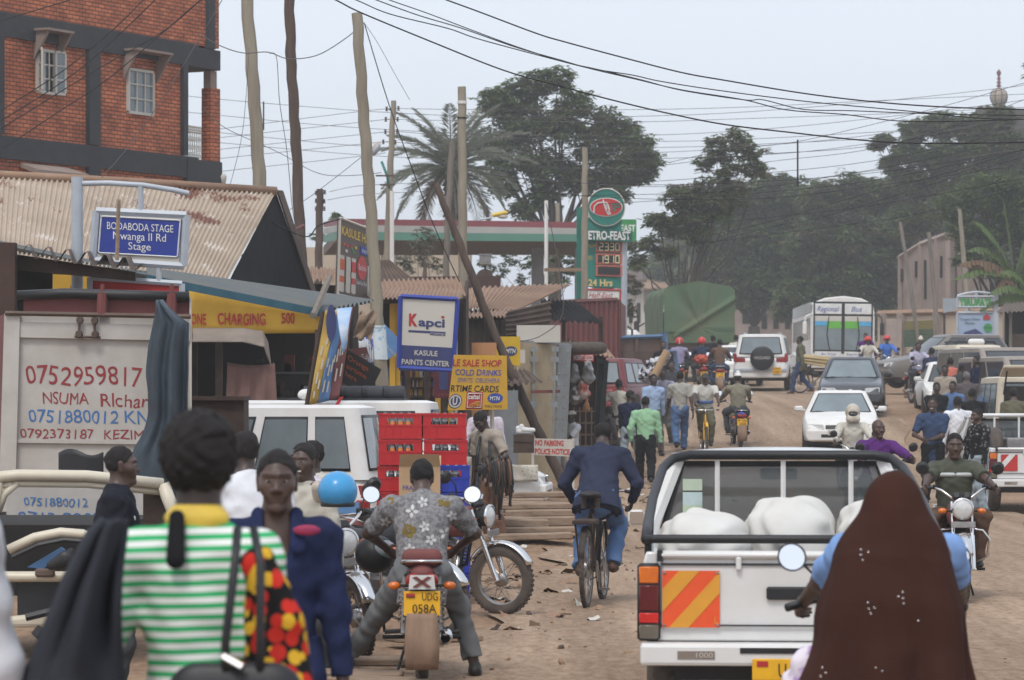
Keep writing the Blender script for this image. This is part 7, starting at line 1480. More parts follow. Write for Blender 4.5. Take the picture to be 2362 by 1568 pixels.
# crates of bottles
M['crate_r'] = mat('crate_red',(.50,.018,.022),.4,c2=(.38,.014,.018),ns=3);M['crate_b'] = mat('crate_blue',(.022,.045,.36),.4,c2=(.016,.03,.26),ns=3);M['bot_o'] = mat('soda_orange',(.75,.22,.02),.15,ns=9,spec=.7);M['bot_k'] = mat('soda_dark',(.03,.014,.012),.12,ns=9,spec=.7);M['bot_c'] = mat('bottle_clear',(.40,.42,.42),.12,spec=.8)
def crate(label,loc,paint,bottles,rz=0,group='red soda crates'):
 t = thing('crate',label,'crate',loc,rz,group);w,l,h,k = .395,.30,.238,.012;m = MB()
 m.box((0,0,.008),(w,l,.016))
 for s in (-1,1):
  # long side with a hand opening
  y = s*(l/2-k/2);m.box((0,y,.075),(w,k,.118));m.box((0,y,h-.022),(w,k,.044));
  for sx in (-1,1):m.box((sx*(w/2-.0375),y,.164),(.075,k,.061))
  for z_ in (.012,.125,h-.012):m.box((0,y+s*.006,z_),(w+.01,k*.9,.016))
  for x_ in (-.14,-.07,0,.07,.14):m.box((x_,y+s*.0085,.07),(.008,.008,.095))
  x = s*(w/2-k/2);m.box((x,0,h/2),(k,l-2*k,h-.004));m.box((x+s*.006,0,h-.014),(k*.9,l+.008,.022))
 m.build('crate_shell',M[paint],t)
 b = MB();b.mi = 0
 for i in range(5):
  for j in range(4):
   c = (-.148+.074*i,-.105+.07*j,.018);b.mi = 0;b.lathe([(0,0),(.029,0),(.029,.10),(.027,.145)],c,'z',8);b.mi = 1;b.lathe([(.027,.145),(.013,.19),(.012,.222),(0,.224)],c,'z',8)
 b.build('bottles',[M[bottles],M['bot_c']],t,smooth=True);return t
d = 28.5;s = d/FPX
for c_,(u,nm,btl) in enumerate(((926,'left',['bot_k','bot_k','bot_k','bot_k','bot_k','bot_o','bot_o']),(1027,'right',['bot_k','bot_k','bot_k','bot_k','bot_k','bot_k','bot_k']))):
 for k_ in range(7):
  crate(('red crate of %s bottles, ' % ('orange soda' if btl[k_] == 'bot_o' else 'dark soda'))+('topmost' if k_ == 6 else ['lowest','second from the ground','third from the ground','fourth from the ground','fifth from the ground','second from the top'][k_])+' of the '+nm+' stack',(X(u-(6-k_)*(2.2 if c_ == 0 else 0),d)+.004*math.sin(k_*3),d+.01*math.sin(k_*2+c_),.243*k_),'crate_r',btl[k_],.02*math.sin(k_*5+c_))
for k_ in range(5):crate('blue crate, %s of the stack before the red crates' % ('lowest','second lowest','middle one','second highest','topmost')[k_],(X(1032,27.6),27.75,.02+.243*k_+.0),'crate_b','bot_k',.06*(k_ % 2),'blue soda crates')
t = thing('cardboard_box','brown cardboard box standing before the red crates behind the patterned shirt','box',(X(969,27.7),27.7,.965));M['card'] = mat('cardboard',(.47,.32,.19),.85,c2=(.38,.25,.14),ns=4)
m = MB();m.box((0,0,.13),(.37,.30,.27));bx = m.build('box_body',M['card'],t);m = MB();m.slab([(-.185,-.152,.265),(.185,-.152,.265),(.175,-.21,.37),(-.175,-.21,.37)],.005,(0,-1,0));m.build('flap',M['card'],t);m = MB();m.slab([(-.185,.15,.266),(.185,.15,.266),(.185,.2,.35),(-.185,.2,.35)],.005,(0,1,0));m.build('flap',M['card'],t);text('FRAGILE',bx,M['ink_b'],(-.15,-.152,.05),(1,0,0),(0,0,1),.2,.04)
for k_ in range(4):crate('red crate under the cardboard box, %s of four' % ('lowest','second lowest','second highest','topmost')[k_],(X(969,27.75),27.75,.239*k_+.004),'crate_r','bot_k',.03*k_)

# white car masked with newspaper
t,gp = car('white saloon with newspaper taped over its front for painting, behind the belt seller','car',X(1262,47)-2.05,47.2,-PI/2-.08,'white',L=4.1,H=1.36)
pp = mat('newsprint',(.50,.47,.41),.9,c2=(.22,.21,.19),ns=26,thr=(.36,.44),detail=3)
for (y0_,y1_,z0_,z1_) in ((.85,1.5,.42,.92),(1.5,1.98,.55,.80)):MB().grid(lambda a,b:(.868+.012*math.sin(a*7+b*5),y0_+(y1_-y0_)*a,z0_+(z1_-z0_)*b),8,6).build('newspaper',pp,t,smooth=2,solid=.004)

# ------------------------------------------------------------------ pickups
M['chev'] = mat('chevron_orange',(.78,.10,.025),.45,c2=(.68,.08,.02),ns=5);M['chevy'] = mat('chevron_yellow',(.70,.33,.035),.45,c2=(.60,.27,.03),ns=5)
M['winglass'] = mat('window_clear',(.10,.115,.12),.06,spec=.7,alpha=.42)
M['pick'] = mat('pickup_white',(.70,.71,.72),.35,c2=(.60,.585,.56),ns=1.7,detail=9,coat=.3)
def pickup(label,x,d,yaw,near=True,load=None):
 t = thing('pickup_truck',label,'pickup truck',(x,d,gz(d)),yaw,None);Pm = M['pick']
 m = MB();m.prism([(-.825,.60),(-.845,.72),(-.815,.96),(-.80,1.02),(-.74,1.02),(-.74,.60)],.02,2.2,'y');m.build('bed_side',Pm,t,bevel=.012,smooth=True);m = MB();m.prism([(.825,.60),(.845,.72),(.815,.96),(.80,1.02),(.74,1.02),(.74,.60)],.02,2.2,'y');m.build('bed_side',Pm,t,bevel=.012,smooth=True)
 m = MB();m.box((0,.03,.80),(1.44,.05,.40));tg = m.build('tailgate',Pm,t,bevel=.015);m = MB();m.box((0,.012,1.005),(1.46,.07,.045),bev=.018);m.build('tailgate_lip',Pm,tg,smooth=True);m = MB();m.box((-.0,-.002,.955),(1.44,.006,.012));m.box((0,-.002,.625),(1.44,.006,.008));m.build('crease',M['band'],tg)
 m = MB();m.box((0,-.008,.80),(.30,.03,.07),bev=.01);m.build('handle',M['blk'],tg);m = MB();m.box((-.30,-.01,.96),(.03,.03,.075),bev=.008);m.build('latch',Pm,tg)
 for sx in (-1,1):
  m = MB();m.box((sx*.725,-.004,1.0),(.03,.03,.06));m.build('hinge_gap',M['blk'],t);
  lt = MB();lt.box((sx*.785,.0,.75),(.125,.06,.42),bev=.015);l_ = lt.build('tail_light',M['blk'],t,smooth=True)
  for (z0,z1,mm,nm) in ((.85,.945,'lamp_o','indicator_lens'),(.70,.845,'lamp_dk','reflector'),(.635,.695,'lamp_r','brake_lens'),(.55,.63,'lamp_s','reverse_lens')):
   if mm not in M:M['lamp_dk'] = mat('lamp_darkred',(.12,.008,.01),.2,spec=.6);M['lamp_s'] = mat('lamp_smoke',(.14,.12,.09),.2,spec=.6)
   if nm == 'brake_lens':mmm = mat('lamp_bright',(.62,.02,.015),.2,spec=.6)
   else:mmm = M[mm]
   MB().box((sx*.785,-.024,(z0+z1)/2),(.105,.025,z1-z0-.004),bev=.006).build(nm,mmm,l_,smooth=True)
 m = MB();m.box((0,.04,.575),(1.62,.05,.075));m.build('rear_panel',Pm,t,bevel=.01)
 m = MB();m.box((0,-.06,.475),(1.66,.16,.12));bp_ = m.build('rear_bumper',Pm,t,bevel=.02);m = MB();m.box((-.02,-.143,.50),(.55,.006,.03));m.build('step_recess',M['blk'],bp_)
 q = MB().box((-.53,-.143,.475),(.20,.004,.042)).build('sticker',M['tarp_g'],bp_);text('1000',q,M['lgrey'],(-.53,-.146,.461),(1,0,0),(0,0,1),.09,.028)
 pl = MB().box((-.02,-.15,.40),(.42,.01,.115),bev=.004).build('number_plate',M['plate'],t);text('UAH 317',pl,M['ink_k'],(-.09,-.156,.36),(1,0,0),(0,0,1),.27,.075);m = MB();m.box((-.175,-.157,.43),(.06,.004,.03));m.build('plate_emblem',M['ink_r'],pl)
 # chevron plate
 def chev(x0,z0,w,h,A,B,stripes,nm):
  pl = MB().slab([(x0,-.002,z0),(x0+w,-.002,z0),(x0+w,-.002,z0+h),(x0,-.002,z0+h)],.005,(0,-1,0)).build(nm,A,tg)
  for (t0,t1) in stripes:     # diagonal bands clipped to the plate
   def clip(poly,ax,lim,sg):
    out = []
    for i in range(len(poly)):
     p,q = poly[i],poly[(i+1) % len(poly)];pin,qin = (p[ax]-lim)*sg <= 0,(q[ax]-lim)*sg <= 0
     if pin:out.append(p)
     if pin != qin:k = (lim-p[ax])/(q[ax]-p[ax]);out.append((p[0]+(q[0]-p[0])*k,p[1]+(q[1]-p[1])*k))
    return out
   poly = [(t0-1,-1),(t1-1,-1),(t1+2*.8,1.9),(t0+2*.8,1.9)];poly = [(a*w,b*h) for a,b in poly]
   for ax,lim,sg in ((0,0,-1),(0,w,1),(1,0,-1),(1,h,1)):poly = clip(poly,ax,lim,sg) if poly else poly
   if len(poly) > 2:MB().slab([(x0+a,-.007,z0+b) for a,b in poly],.003,(0,-1,0)).build('stripe',B,pl)
  for a in (.04,.96):
   for b in (.04,.96):MB().lathe([(0,-.006),(.008,-.004),(.008,0)],(x0+a*w,-.008,z0+b*h),'y',8).build('screw',M['steel'],pl)
  return pl
 if near:
  pl = chev(-.712,.613,.31,.307,M['chev'],M['chevy'],((-.50,-.14),(.22,.56),(-1.2,-.86)),'chevron_plate');text('L',pl,M['chevy'],(-.43,-.011,.635),(1,0,0),(0,0,1),.02,.035)
 else:chev(-.66,.66,.26,.26,M['red'],M['ink_w'],((-.3,.1),),'chevron_plate');MB().box((-.10,-.002,.78),(.07,.01,.18)).build('red_reflector',M['red'],tg)
 m = MB();m.box((0,1.1,.62),(1.48,2.14,.04));m.build('bed_floor',M['steel'],t);m = MB();m.box((0,2.17,.82),(1.48,.04,.4));m.build('bed_front',Pm,t)
 # cab
 m = MB();cw = .74
 for sx in (-1,1):
  for q,rq in (([(sx*.80,2.24,1.0),(sx*.77,2.26,1.1),(sx*.63,2.42,1.46)],.045),([(sx*.80,3.95,1.0),(sx*.63,3.35,1.46)],.04),([(sx*.80,3.1,1.0),(sx*.645,3.0,1.47)],.035)):m = MB();m.tube(q,rq,6);m.build('pillar',Pm,t,smooth=True)
 MB().grid(lambda a,b:((a-.5)*1.34,2.34+1.06*b,1.475+.05*math.sin(PI*a)**.5*math.sin(PI*(.1+.8*b))**.5),12,8).build('roof',Pm,t,smooth=2,solid=.03)
 m = MB();m.prism([(2.22,.45),(4.1,.45),(4.55,.50),(4.6,.80),(4.0,.98),(2.22,1.0)],-.80,.80,'x');m.build('cab_body',Pm,t,bevel=.03)
 MB().slab([(-.72,2.27,1.04),(.72,2.27,1.04),(.585,2.42,1.43),(-.585,2.42,1.43)],.006,(0,-1,0)).build('rear_window',M['winglass'],t);MB().slab([(-.72,3.93,1.03),(.72,3.93,1.03),(.585,3.38,1.43),(-.585,3.38,1.43)],.006,(0,1,0)).build('windscreen',M['winglass'],t)
 m = MB();q = [(-.73,2.262,1.02),(.73,2.262,1.02),(.60,2.415,1.445),(-.60,2.415,1.445)]
 for i in range(4):m.tube([q[i],q[(i+1) % 4]],.018,5)
 m.build('window_seal',M['blk'],t)
 m = MB();m.box((.02,3.3,1.36),(.24,.03,.075),bev=.02);m.build('rear_view_mirror',M['blk'],t,smooth=True)
 for sx in (-.38,.38):f = SDF();f.rc((sx-.18,2.62,.95),(sx+.18,2.62,.95),.09,.09,0);f.rc((sx-.2,2.58,.72),(sx+.2,2.58,.72),.1,.1,.1);sdf_obj('seat_back',f,.025,M['seat'],t)
 MB().box((0,3.85,1.0),(1.4,.3,.06)).build('dashboard',M['blk'],t)
 for i,(x0,z0,w,h,mm) in enumerate(((-.60,1.10,.12,.09,'leaf3'),(-.60,1.19,.12,.08,'glass_l'),(-.60,1.28,.12,.07,'leaf3'))):MB().slab([(x0,2.27+.385*(z0-1.04)-.012,z0),(x0+w,2.27+.385*(z0-1.04)-.012,z0),(x0+w,2.27+.385*(z0+h-1.04)-.012,z0+h),(x0,2.27+.385*(z0+h-1.04)-.012,z0+h)],.003,(0,-1,0)).build('sticker',mat('sticker_pale%d' % i,((.40,.50,.34),(.42,.52,.52),(.42,.50,.38))[i],.5),t)
 for sx in (-1,1):m = MB();m.mi = 0;m.box((sx*.90,3.42,1.07),(.115,.07,.10),bev=.025);m.tube([(sx*.80,3.5,1.02),(sx*.90,3.45,1.04)],.02,6);m.mi = 1;m.box((sx*.90,3.383,1.07),(.09,.006,.076));m.build('side_mirror',[M['blk'] if not near else M['pick'],M['mirror']],t)
 rb = M['blk']
 m = MB()
 if near:
  m.tube([(-.80,.06,1.085),(-.76,.03,1.09),(.76,.03,1.09),(.80,.06,1.085)],.025,10);m.tube([(-.80,.06,1.085),(-.80,.5,1.12),(-.775,1.2,1.27),(-.72,1.85,1.43),(-.66,2.02,1.485),(-.56,2.08,1.505),(.56,2.08,1.505),(.66,2.02,1.485),(.72,1.85,1.43),(.775,1.2,1.27),(.80,.5,1.12),(.80,.06,1.085)],.029,10)
  for sx in (-.79,.79):m.tube([(sx,.1,1.0),(sx,.1,1.09)],.022,6);m.tube([(sx,1.0,1.0),(sx*.99,1.0,1.22)],.022,6)
 else:m.tube([(-.76,2.1,1.0),(-.68,2.1,1.52),(.68,2.1,1.52),(.76,2.1,1.0)],.03,8)
 m.build('roll_bar',rb if near else Pm,t,smooth=2)
 for xx in (-.39,.01,.42):m = MB();m.tube([(xx,2.1,1.0),(xx,2.1,1.5)],.017,6);m.build('bar_upright',M['white'],t)
 for yy in (.55,3.5):
  for sx in (-1,1):wheel(t,(sx*.70,yy,.33),.33,.2,.2,disc=True,tyre='rub')
 m = MB();m.box((0,1.6,.42),(1.3,3.0,.2));m.build('chassis',M['blk'],t)
 return t
px0 = X(1832,16.6);t = pickup('white pickup with black roll bars and orange striped plate, loaded with white sacks',px0,16.6,-.055)
sackm = mat('sack_white',(.62,.615,.60),.85,c2=(.54,.52,.48),ns=2.5,bump=.3,bs=220,spec=.15)
for i,(lb,c,r,rz) in enumerate((('flat white sack lying left in the pickup bed, tied at its end',(-.48,.70,1.04),(.235,.36,.18),.1),('tallest bulging white sack in the middle of the pickup bed',(.02,.85,1.07),(.235,.36,.23),-.1),('white sack at the right of the pickup bed beside the brown veil',(.54,.85,1.07),(.235,.36,.23),-.2))):
 f = SDF();f.ell((0,0,0),r,None,0);f.ell((r[0]*.45,0,-.03),(r[0]*.62,r[1]*.9,r[2]*.85),None,.08);f.ell((-r[0]*.5,.0,-.02),(r[0]*.6,r[1]*.85,r[2]*.85),None,.08);f.rc((r[0]*.85,-.05,-.06),(r[0]*1.08,-.1,-.1),.06,.035,.06);f.fold = .0085;f.fs = .75;f.seed = i
 o = sdf_obj('sack',f,.014,sackm);o.location = (px0+c[0]+.05*c[1],16.6+c[1],c[2]);o.rotation_euler = (0,0,rz-.055);tag(o,lb,'sack','white sacks in the pickup')
pickup('white pickup with a red and white chevron and grey load at the right edge',X(2406,48),48,.02,near=False)
m = MB();m.box((0,0,0),(.75,.6,.42),bev=.02);m.box((0,-.305,.0),(.6,.02,.3));o = m.build('metal_box',M['steel'],loc=(X(2375,49),49.2,gz(49)+.95));tag(o,'grey metal box in the bed of the right edge pickup','box')
m = MB();m.lathe([(.2,-.09),(.3,-.1),(.33,0),(.3,.1),(.2,.09)],(0,0,0),'x',24,True);o = m.build('spare_tyre',M['rubm'],smooth=2,loc=(X(2300,49),49.3,gz(49)+1.0));tag(o,'spare tyre upright in the bed of the right edge pickup','tyre')

# ------------------------------------------------------------------ traffic up the hill
M['navy_p'] = mat('paint_darkteal',(.032,.042,.055),.3,c2=(.05,.05,.055),ns=1.5,coat=.4);M['grey_p'] = mat('paint_dustgrey',(.11,.11,.115),.4,c2=(.16,.135,.11),ns=1.2,coat=.2);M['tan_p'] = mat('paint_dustytan',(.30,.265,.235),.45,c2=(.22,.185,.155),ns=2);M['wine_p'] = mat('paint_wine',(.17,.018,.028),.4,c2=(.14,.03,.03),ns=1.5,coat=.2)
car('white saloon coming towards us behind the white helmeted rider','car',X(1960,66),67.9,PI-.10,'white',L=4.1,H=1.36,plate='UAF 205',glass='glass_l')  # paler panes: the sky's reflection is put into the glass colour
car('dark blue green saloon following the white saloon down the hill','car',X(1986,76),78.0,PI-.13,'navy_p',L=4.2,H=1.42,plate='UAD 710',front='darkm',glass='glass_l')  # pale glass colour here too, painting the reflected sky
t,gp = car('white off road vehicle with a black covered spare wheel, driving away','suv',X(1776,95),97.2,-.13,'white',name='suv',L=4.4,Wd=1.75,H=1.74,belt=1.06,zb=.36,nose=.95,hood=1.05,tailz=1.06,cab=(-2.12,.7,-1.98,.15),roofw=.68,wr=.36,wy=(1.3,-1.35),side=((.02,.30),(.34,.63),(.67,.97)),plate=None,glass='glass_l')
m = MB();m.lathe([(0,-.13),(.30,-.13),(.36,-.10),(.375,0),(.36,.08),(0,.08)],(.05,-2.30,.98),'y',32);sw = m.build('spare_wheel',M['blk'],t,smooth=True);text('WIZARD',sw,M['lgrey'],(-.2,-2.435,.95),(1,0,0),(0,0,1),.5,.085,.006)
pl = MB().box((.50,-2.29,.60),(.26,.012,.20)).build('number_plate',M['plate'],t);text('UAH',pl,M['ink_k'],(.40,-2.298,.63),(1,0,0),(0,0,1),.2,.06);text('758K',pl,M['ink_k'],(.40,-2.298,.53),(1,0,0),(0,0,1),.2,.06)
for sx in (-1,1):MB().box((sx*.79,-2.19,1.0),(.10,.06,.26),bev=.02).build('corner_light',M['lamp_r'],t,smooth=True);MB().tube([(sx*.55,-1.9,1.77),(sx*.55,.1,1.77)],.025,6).build('roof_rail',M['grey_m'],t)
MB().box((0,-2.24,.62),(1.7,.1,.07)).build('bumper_trim',M['grey_m'],t)
car('white saloon half hidden behind the off road vehicle','car',X(1712,101),103.2,-.1,'white',L=4.1,H=1.36)
t,gp = car('dusty wine red estate car parked behind the goods kiosk','car',X(1428,74),75.8,-.30,'wine_p',L=4.2,Wd=1.7,H=1.62,belt=.95,zb=.3,nose=.85,hood=.95,tailz=.97,cab=(-2.0,.7,-1.8,.1),roofw=.64,wr=.34,side=((.02,.32),(.36,.64),(.67,.97)),glass='glass_l',z=1.12)
car('dark grey estate car crossing the road side on at the right','car',X(2185,93),93,PI/2+.30,'grey_p',L=4.5,Wd=1.7,H=1.62,belt=.95,zb=.28,nose=.78,hood=.95,tailz=.95,cab=(-1.9,1.05,-1.5,.2),roofw=.60,wr=.36,side=((.02,.32),(.36,.64),(.67,.97)),z=2.05)
car('white saloon facing us at the right, beside the rider in a checked shirt','car',X(2220,77),79,PI-.06,'white',L=4.1,H=1.40,z=1.30)
t,gp = car('dusty white estate with a dark roof rack, parked at the right','car',X(2268,84),85.8,PI+.18,'cream_p',L=4.3,Wd=1.68,H=1.62,belt=.95,cab=(-2.0,1.15,-1.8,.45),nose=.8,hood=.92,tailz=.95,roofw=.66,side=((.02,.32),(.36,.64),(.67,.97)),glass='glass_l',z=1.62)
m = MB()
for sy in (.2,-.6):m.tube([(-.6,sy,1.63),(-.5,sy,1.70),(.5,sy,1.70),(.6,sy,1.63)],.03,5)
for sx in (-.52,.52):m.tube([(sx,.3,1.7),(sx,-.9,1.7)],.03,5)
m.build('roof_rack',M['blk'],t);f = SDF();f.rc((-.15,.25,1.69),(.15,.25,1.69),.09,.09,0);sdf_obj('roof_sign',f,.02,M['white'],t)
car('dust coated brown van parked at the right','van',X(2312,75),76.8,PI+.2,'tan_p',name='van',glass='glass',**dict(VAN,H=1.72),z=1.30)
car('second dust coated van, nearest the right edge behind the open cream van','van',X(2368,70),71.6,PI+.2,'tan_p',name='van',glass='glass',**dict(VAN,H=1.72),z=1.02)
t,gp = car('cream van with its back hatch open and dark inside at the right edge','van',X(2400,60),62.2,-.04,'cream_p',name='van',glass='glass_l',**dict(VAN,H=1.86),rear=None,z=.36)
MB().box((0,-2.17,1.08),(1.18,.04,1.16),bev=.015).build('cargo_shade',M['dark'],t);m = MB();m.slab([(-.70,-2.1,1.83),(.70,-2.1,1.83),(.66,-2.42,2.02),(-.66,-2.42,2.02)],.06,(0,0,1));m.build('hatch',M['cream_p'],t,bevel=.02);m = MB();m.tube([(-.62,-2.15,1.5),(-.58,-2.35,1.95)],.018,6);m.build('gas_strut',M['blk'],t);MB().box((-.76,-2.14,.82),(.1,.08,.34),bev=.02).build('tail_light',M['lamp_o'],t)  # flat dark panel across the hatch paints the shade of the cargo space
# bus
d = 118;t = thing('bus','white coach with Regional Bus lettered over a split windscreen','bus',(X(1943,d),d,gz(d)-.1),PI-.02)      # local +y towards us
t.rotation_euler = (0,-.012,PI-.02)
m = MB();m.prism([(-1.22,.45),(1.22,.45),(1.22,2.5),(1.14,2.9),(.7,3.12),(0,3.2),(-.7,3.12),(-1.14,2.9),(-1.22,2.5)],-10.3,0,'y');m.build('body',M['white'],t,bevel=.05)
def bq(nm,x0,x1,z0,z1,mm,y=.02,par=None):return MB().box(((x0+x1)/2,y,(z0+z1)/2),(abs(x1-x0),.03,z1-z0),bev=.012).build(nm,mm,par or t)
bq('windscreen_surround',-1.14,1.14,1.0,2.98,M['blk'])
for sg in (-1,1):
 a,b = sorted((sg*.06,sg*1.08));pn = bq('route_panel',a,b,2.50,2.90,M['ink_w'],.04);text('Regional' if sg > 0 else 'Bus',pn,M['ink_b'],(sg*.08+.92 if sg > 0 else -.30,.058,2.60),(-1,0,0),(0,0,1),.84 if sg > 0 else .42,.20,.004,shear=.3)
 ws = bq('windscreen',a,b,1.12,2.42,M['glass_l'],.04);bq('sun_strip',a,b,2.22,2.42,M['lgrey'],.052,ws)
 bq('blue_strip',*(sorted((sg*.62,sg*1.08))),2.04,2.22,mat('strip_blue',(.10,.42,.70),.5),.052,ws);bq('green_strip',*(sorted((sg*.06,sg*.62))),1.94,2.22,mat('strip_green',(.14,.48,.06),.5),.052,ws)
 m = MB();m.tube([(sg*.5,.08,1.1),(sg*.62,.08,1.7),(sg*.55,.08,2.4)],.018,5);m.build('wiper',M['blk'],t);lp = bq('lower_panel',a,b,.86,1.06,M['ink_w'],.035);text('At Your' if sg > 0 else 'Service',lp,M['ink_b'],(sg*.08+.75 if sg > 0 else -.15,.052,.92),(-1,0,0),(0,0,1),.6,.09,.004)
 m = MB();m.lathe([(0,.06),(.12,.05),(.14,0)],(sg*.8,.03,.66),'y',16);m.build('headlight',M['lens'],t);m = MB();m.tube([(sg*1.2,0,2.5),(sg*1.45,.2,2.4),(sg*1.48,.2,2.2)],.03,6);m.box((sg*1.48,.2,1.95),(.16,.1,.5),bev=.04);m.build('side_mirror',M['white'] if sg > 0 else M['blk'],t)
for i in range(9):MB().box((1.225,-1.0-1.02*i,1.95),(.02,.78,.85),bev=.01).build('side_window',M['glass'],t)
MB().box((1.225,-5,2.75),(.02,9.8,.42)).build('side_band',M['glass_l'],t);bq('front_bumper',-1.2,1.2,.42,.62,M['lgrey'],.05)
for yy in (-2.2,-7.6):
 for sx in (-1.08,1.08):wheel(t,(sx,yy,.5),.5,.28,.32,disc=True,tyre='rub')
# tarpaulin truck
d = 108;t = thing('truck','lorry under a green tarpaulin folded crosswise at the back, driving away','truck',(X(1613,d),d,gz(d)),.06);M['tarp'] = mat('tarp_green',(.045,.135,.078),.85,c2=(.125,.115,.065),ns=.7,amt=.9,detail=8)
def tp(a,b):        # back sheet: a across, b downwards, with creases radiating to a low gathered point
 x = (a-.5)*2.5;top = 3.36+.22*(1-abs(2*a-1))-.12*max(0,abs(2*a-1)-.9)*10;z = top-(top-1.40)*b;cx,cz = .05,1.95;dx,dz_ = x-cx,z-cz;th = math.atan2(dz_,dx);rr = math.hypot(dx,dz_)
 return (x,-.05-.045*math.sin(th*7+2.2*math.sin(th*3+1))*min(1,rr/.9)*(1 if dz_ > -.2 else .15)*(1.3 if x < .3 else .5)-.10*math.exp(-((z-(1.55+(x+1)*.62))/.10)**2)*(x > -.9),z)
MB().grid(tp,70,60).build('tarpaulin_back',M['tarp'],t,smooth=2)
prof = [(-1.25,1.40),(-1.27,2.6),(-1.22,3.2),(-1.1,3.36),(0,3.58),(1.1,3.36),(1.22,3.2),(1.27,2.6),(1.25,1.40)]
def sd_(a,b):i = a*(len(prof)-1);k_ = min(int(i),len(prof)-2);f_ = i-k_;x = prof[k_][0]*(1-f_)+prof[k_+1][0]*f_;z = prof[k_][1]*(1-f_)+prof[k_+1][1]*f_;w_ = .03*math.sin(b*40)+.02*math.sin(b*17+a*20);return (x*(1+w_*.5),6.2*b,z+w_*.5-.05*math.sin(b*PI*5)**2)
MB().grid(sd_,40,50).build('tarpaulin_cover',M['tarp'],t,smooth=2)
m = MB();m.box((0,3.1,1.25),(2.44,6.2,.3));m.build('load_bed',M['wood_d'],t);m = MB();m.box((0,3.3,.8),(.9,6,.3));m.box((0,.05,.75),(2.3,.1,.14));m.build('chassis',M['blk'],t);m = MB();m.box((0,7.3,1.7),(2.3,1.6,2.1),bev=.1);m.build('cab',M['white'],t)
for sx in (-1,1):
 for yy in (1.2,2.4,6.9):wheel(t,(sx*1.0,yy,.5),.5,.4,.32,disc=True,tyre='rub')
 m = MB();m.box((sx*1.45,7.6,2.1),(.2,.1,.5),bev=.05);m.box((sx*1.42,7.6,1.5),(.16,.1,.3),bev=.04);m.tube([(sx*1.1,7.5,2.3),(sx*1.42,7.6,2.1)],.03,5);m.build('side_mirror',M['band'],t)
 MB().box((sx*1.0,-.01,.95),(.2,.05,.14)).build('tail_light',M['lamp_r'],t)
# blue rusty tipper bed
d = 82;t = thing('truck','old blue tipper truck with a rusty side board, in front of the green lorry','truck',(X(1450,d),d,gz(d)),0);r_ = lambda *p:rel(t,*p)
rsb = mat('rust_side',(.085,.085,.095),.8,c2=(.11,.06,.04),ns=1.4,detail=9);bl = mat('paint_tipper',(.10,.19,.33),.6,c2=(.07,.12,.2),ns=3)
cs = r_(P(1370,781,d),P(1528,775,d+.6),P(1530,895,d+.6),P(1370,888,d));m = MB();m.slab(cs,.08,(0,1,0));sb = m.build('side_board',rsb,t)
m = MB();m.tube([cs[0]+Vector((0,-.05,.0)),cs[1]+Vector((0,-.05,0))],.055,4);m.tube([cs[1]+Vector((.05,-.05,.1)),cs[2]+Vector((.05,-.05,-.4))],.09,4);m.tube(r_(P(1534,810,d),P(1558,810,d),P(1566,900,d)),.05,4);m.tube(r_(P(1536,850,d),P(1563,850,d)),.04,4);m.build('frame',bl,t)
for f_ in (.3,.62):q0,q1 = cs[0].lerp(cs[1],f_),cs[3].lerp(cs[2],f_);MB().box(((q0+q1)/2+Vector((0,-.03,0))),(.08,.06,q0.z-q1.z)).build('rib',rsb,t)
for f_ in (.12,.74):
 m = MB();q0 = cs[0].lerp(cs[1],f_)*.35+cs[3].lerp(cs[2],f_)*.65
 for i in range(8):m.tube([q0+Vector((.04*i,-.02,-.12)),q0+Vector((.04*i,-.02,.2))],.012,4)
 m.build('grille',M['blk'],t)
m = MB();m.box((cs[0].x+1,1.6,(cs[3].z+.3)/2),(2.2,2.0,.6));m.build('chassis',M['blk'],t);m = MB();m.box((cs[0].x+.95,1.2,cs[3].z+.45),(1.8,2.0,.9));m.build('load_bed',M['pole_d'],t)
for sx in (-.5,.9):wheel(t,(sx,1.0,.45),.45,.3,.28,disc=True,tyre='rub')
t = thing('white_truck','white truck cab with a black bull bar behind the maroon container','truck',(X(1440,100),100,gz(100)),0);MB().box((-.1,1.2,1.1),(1.3,2,1.6),bev=.15).build('cab',M['white'],t);m = MB();m.tube([(-.05,-.1,.6),(-.05,-.1,1.9),(.1,-.1,2.0),(.25,-.1,1.9),(.25,-.1,.6)],.04,6);m.build('bull_bar',M['blk'],t)
for i,(u,d,yaw,pn,lb) in enumerate(((1470,235,PI,'white','hazy far minibus left of the green lorry, upper one'),(1462,200,PI,'grey_p','hazy far dark truck left of the green lorry'),(1742,262,PI,'white','hazy far minibus in the dust right of the green lorry'),(1770,270,PI,'cream_p','hazy far pale van in the dust, just left of the bus'),(1718,290,PI,'white','hazy farthest minibus in the dust behind the off road vehicle'))):
 car(lb,'van',X(u,d),d,yaw,pn,name='van',group='hazy far traffic',**VAN)
# bamboo load
t = thing('bamboo_load','bundle of pale bamboo poles on a bicycle behind the dark saloon','bundle',(X(1905,92),92,gz(92)+.95),0);m = MB()
for i in range(12):m.tube([(-.75,-.3+.04*(i % 4),.02*i),(.85,.5,.02*i-.25+.05*(i % 3))],.028,6)
m.build('poles',mat('bamboo',(.55,.42,.22),.6,ns=4),t)
bicycle('bicycle carrying bamboo poles, half hidden behind the dark saloon',X(1880,93),93,-1.2)
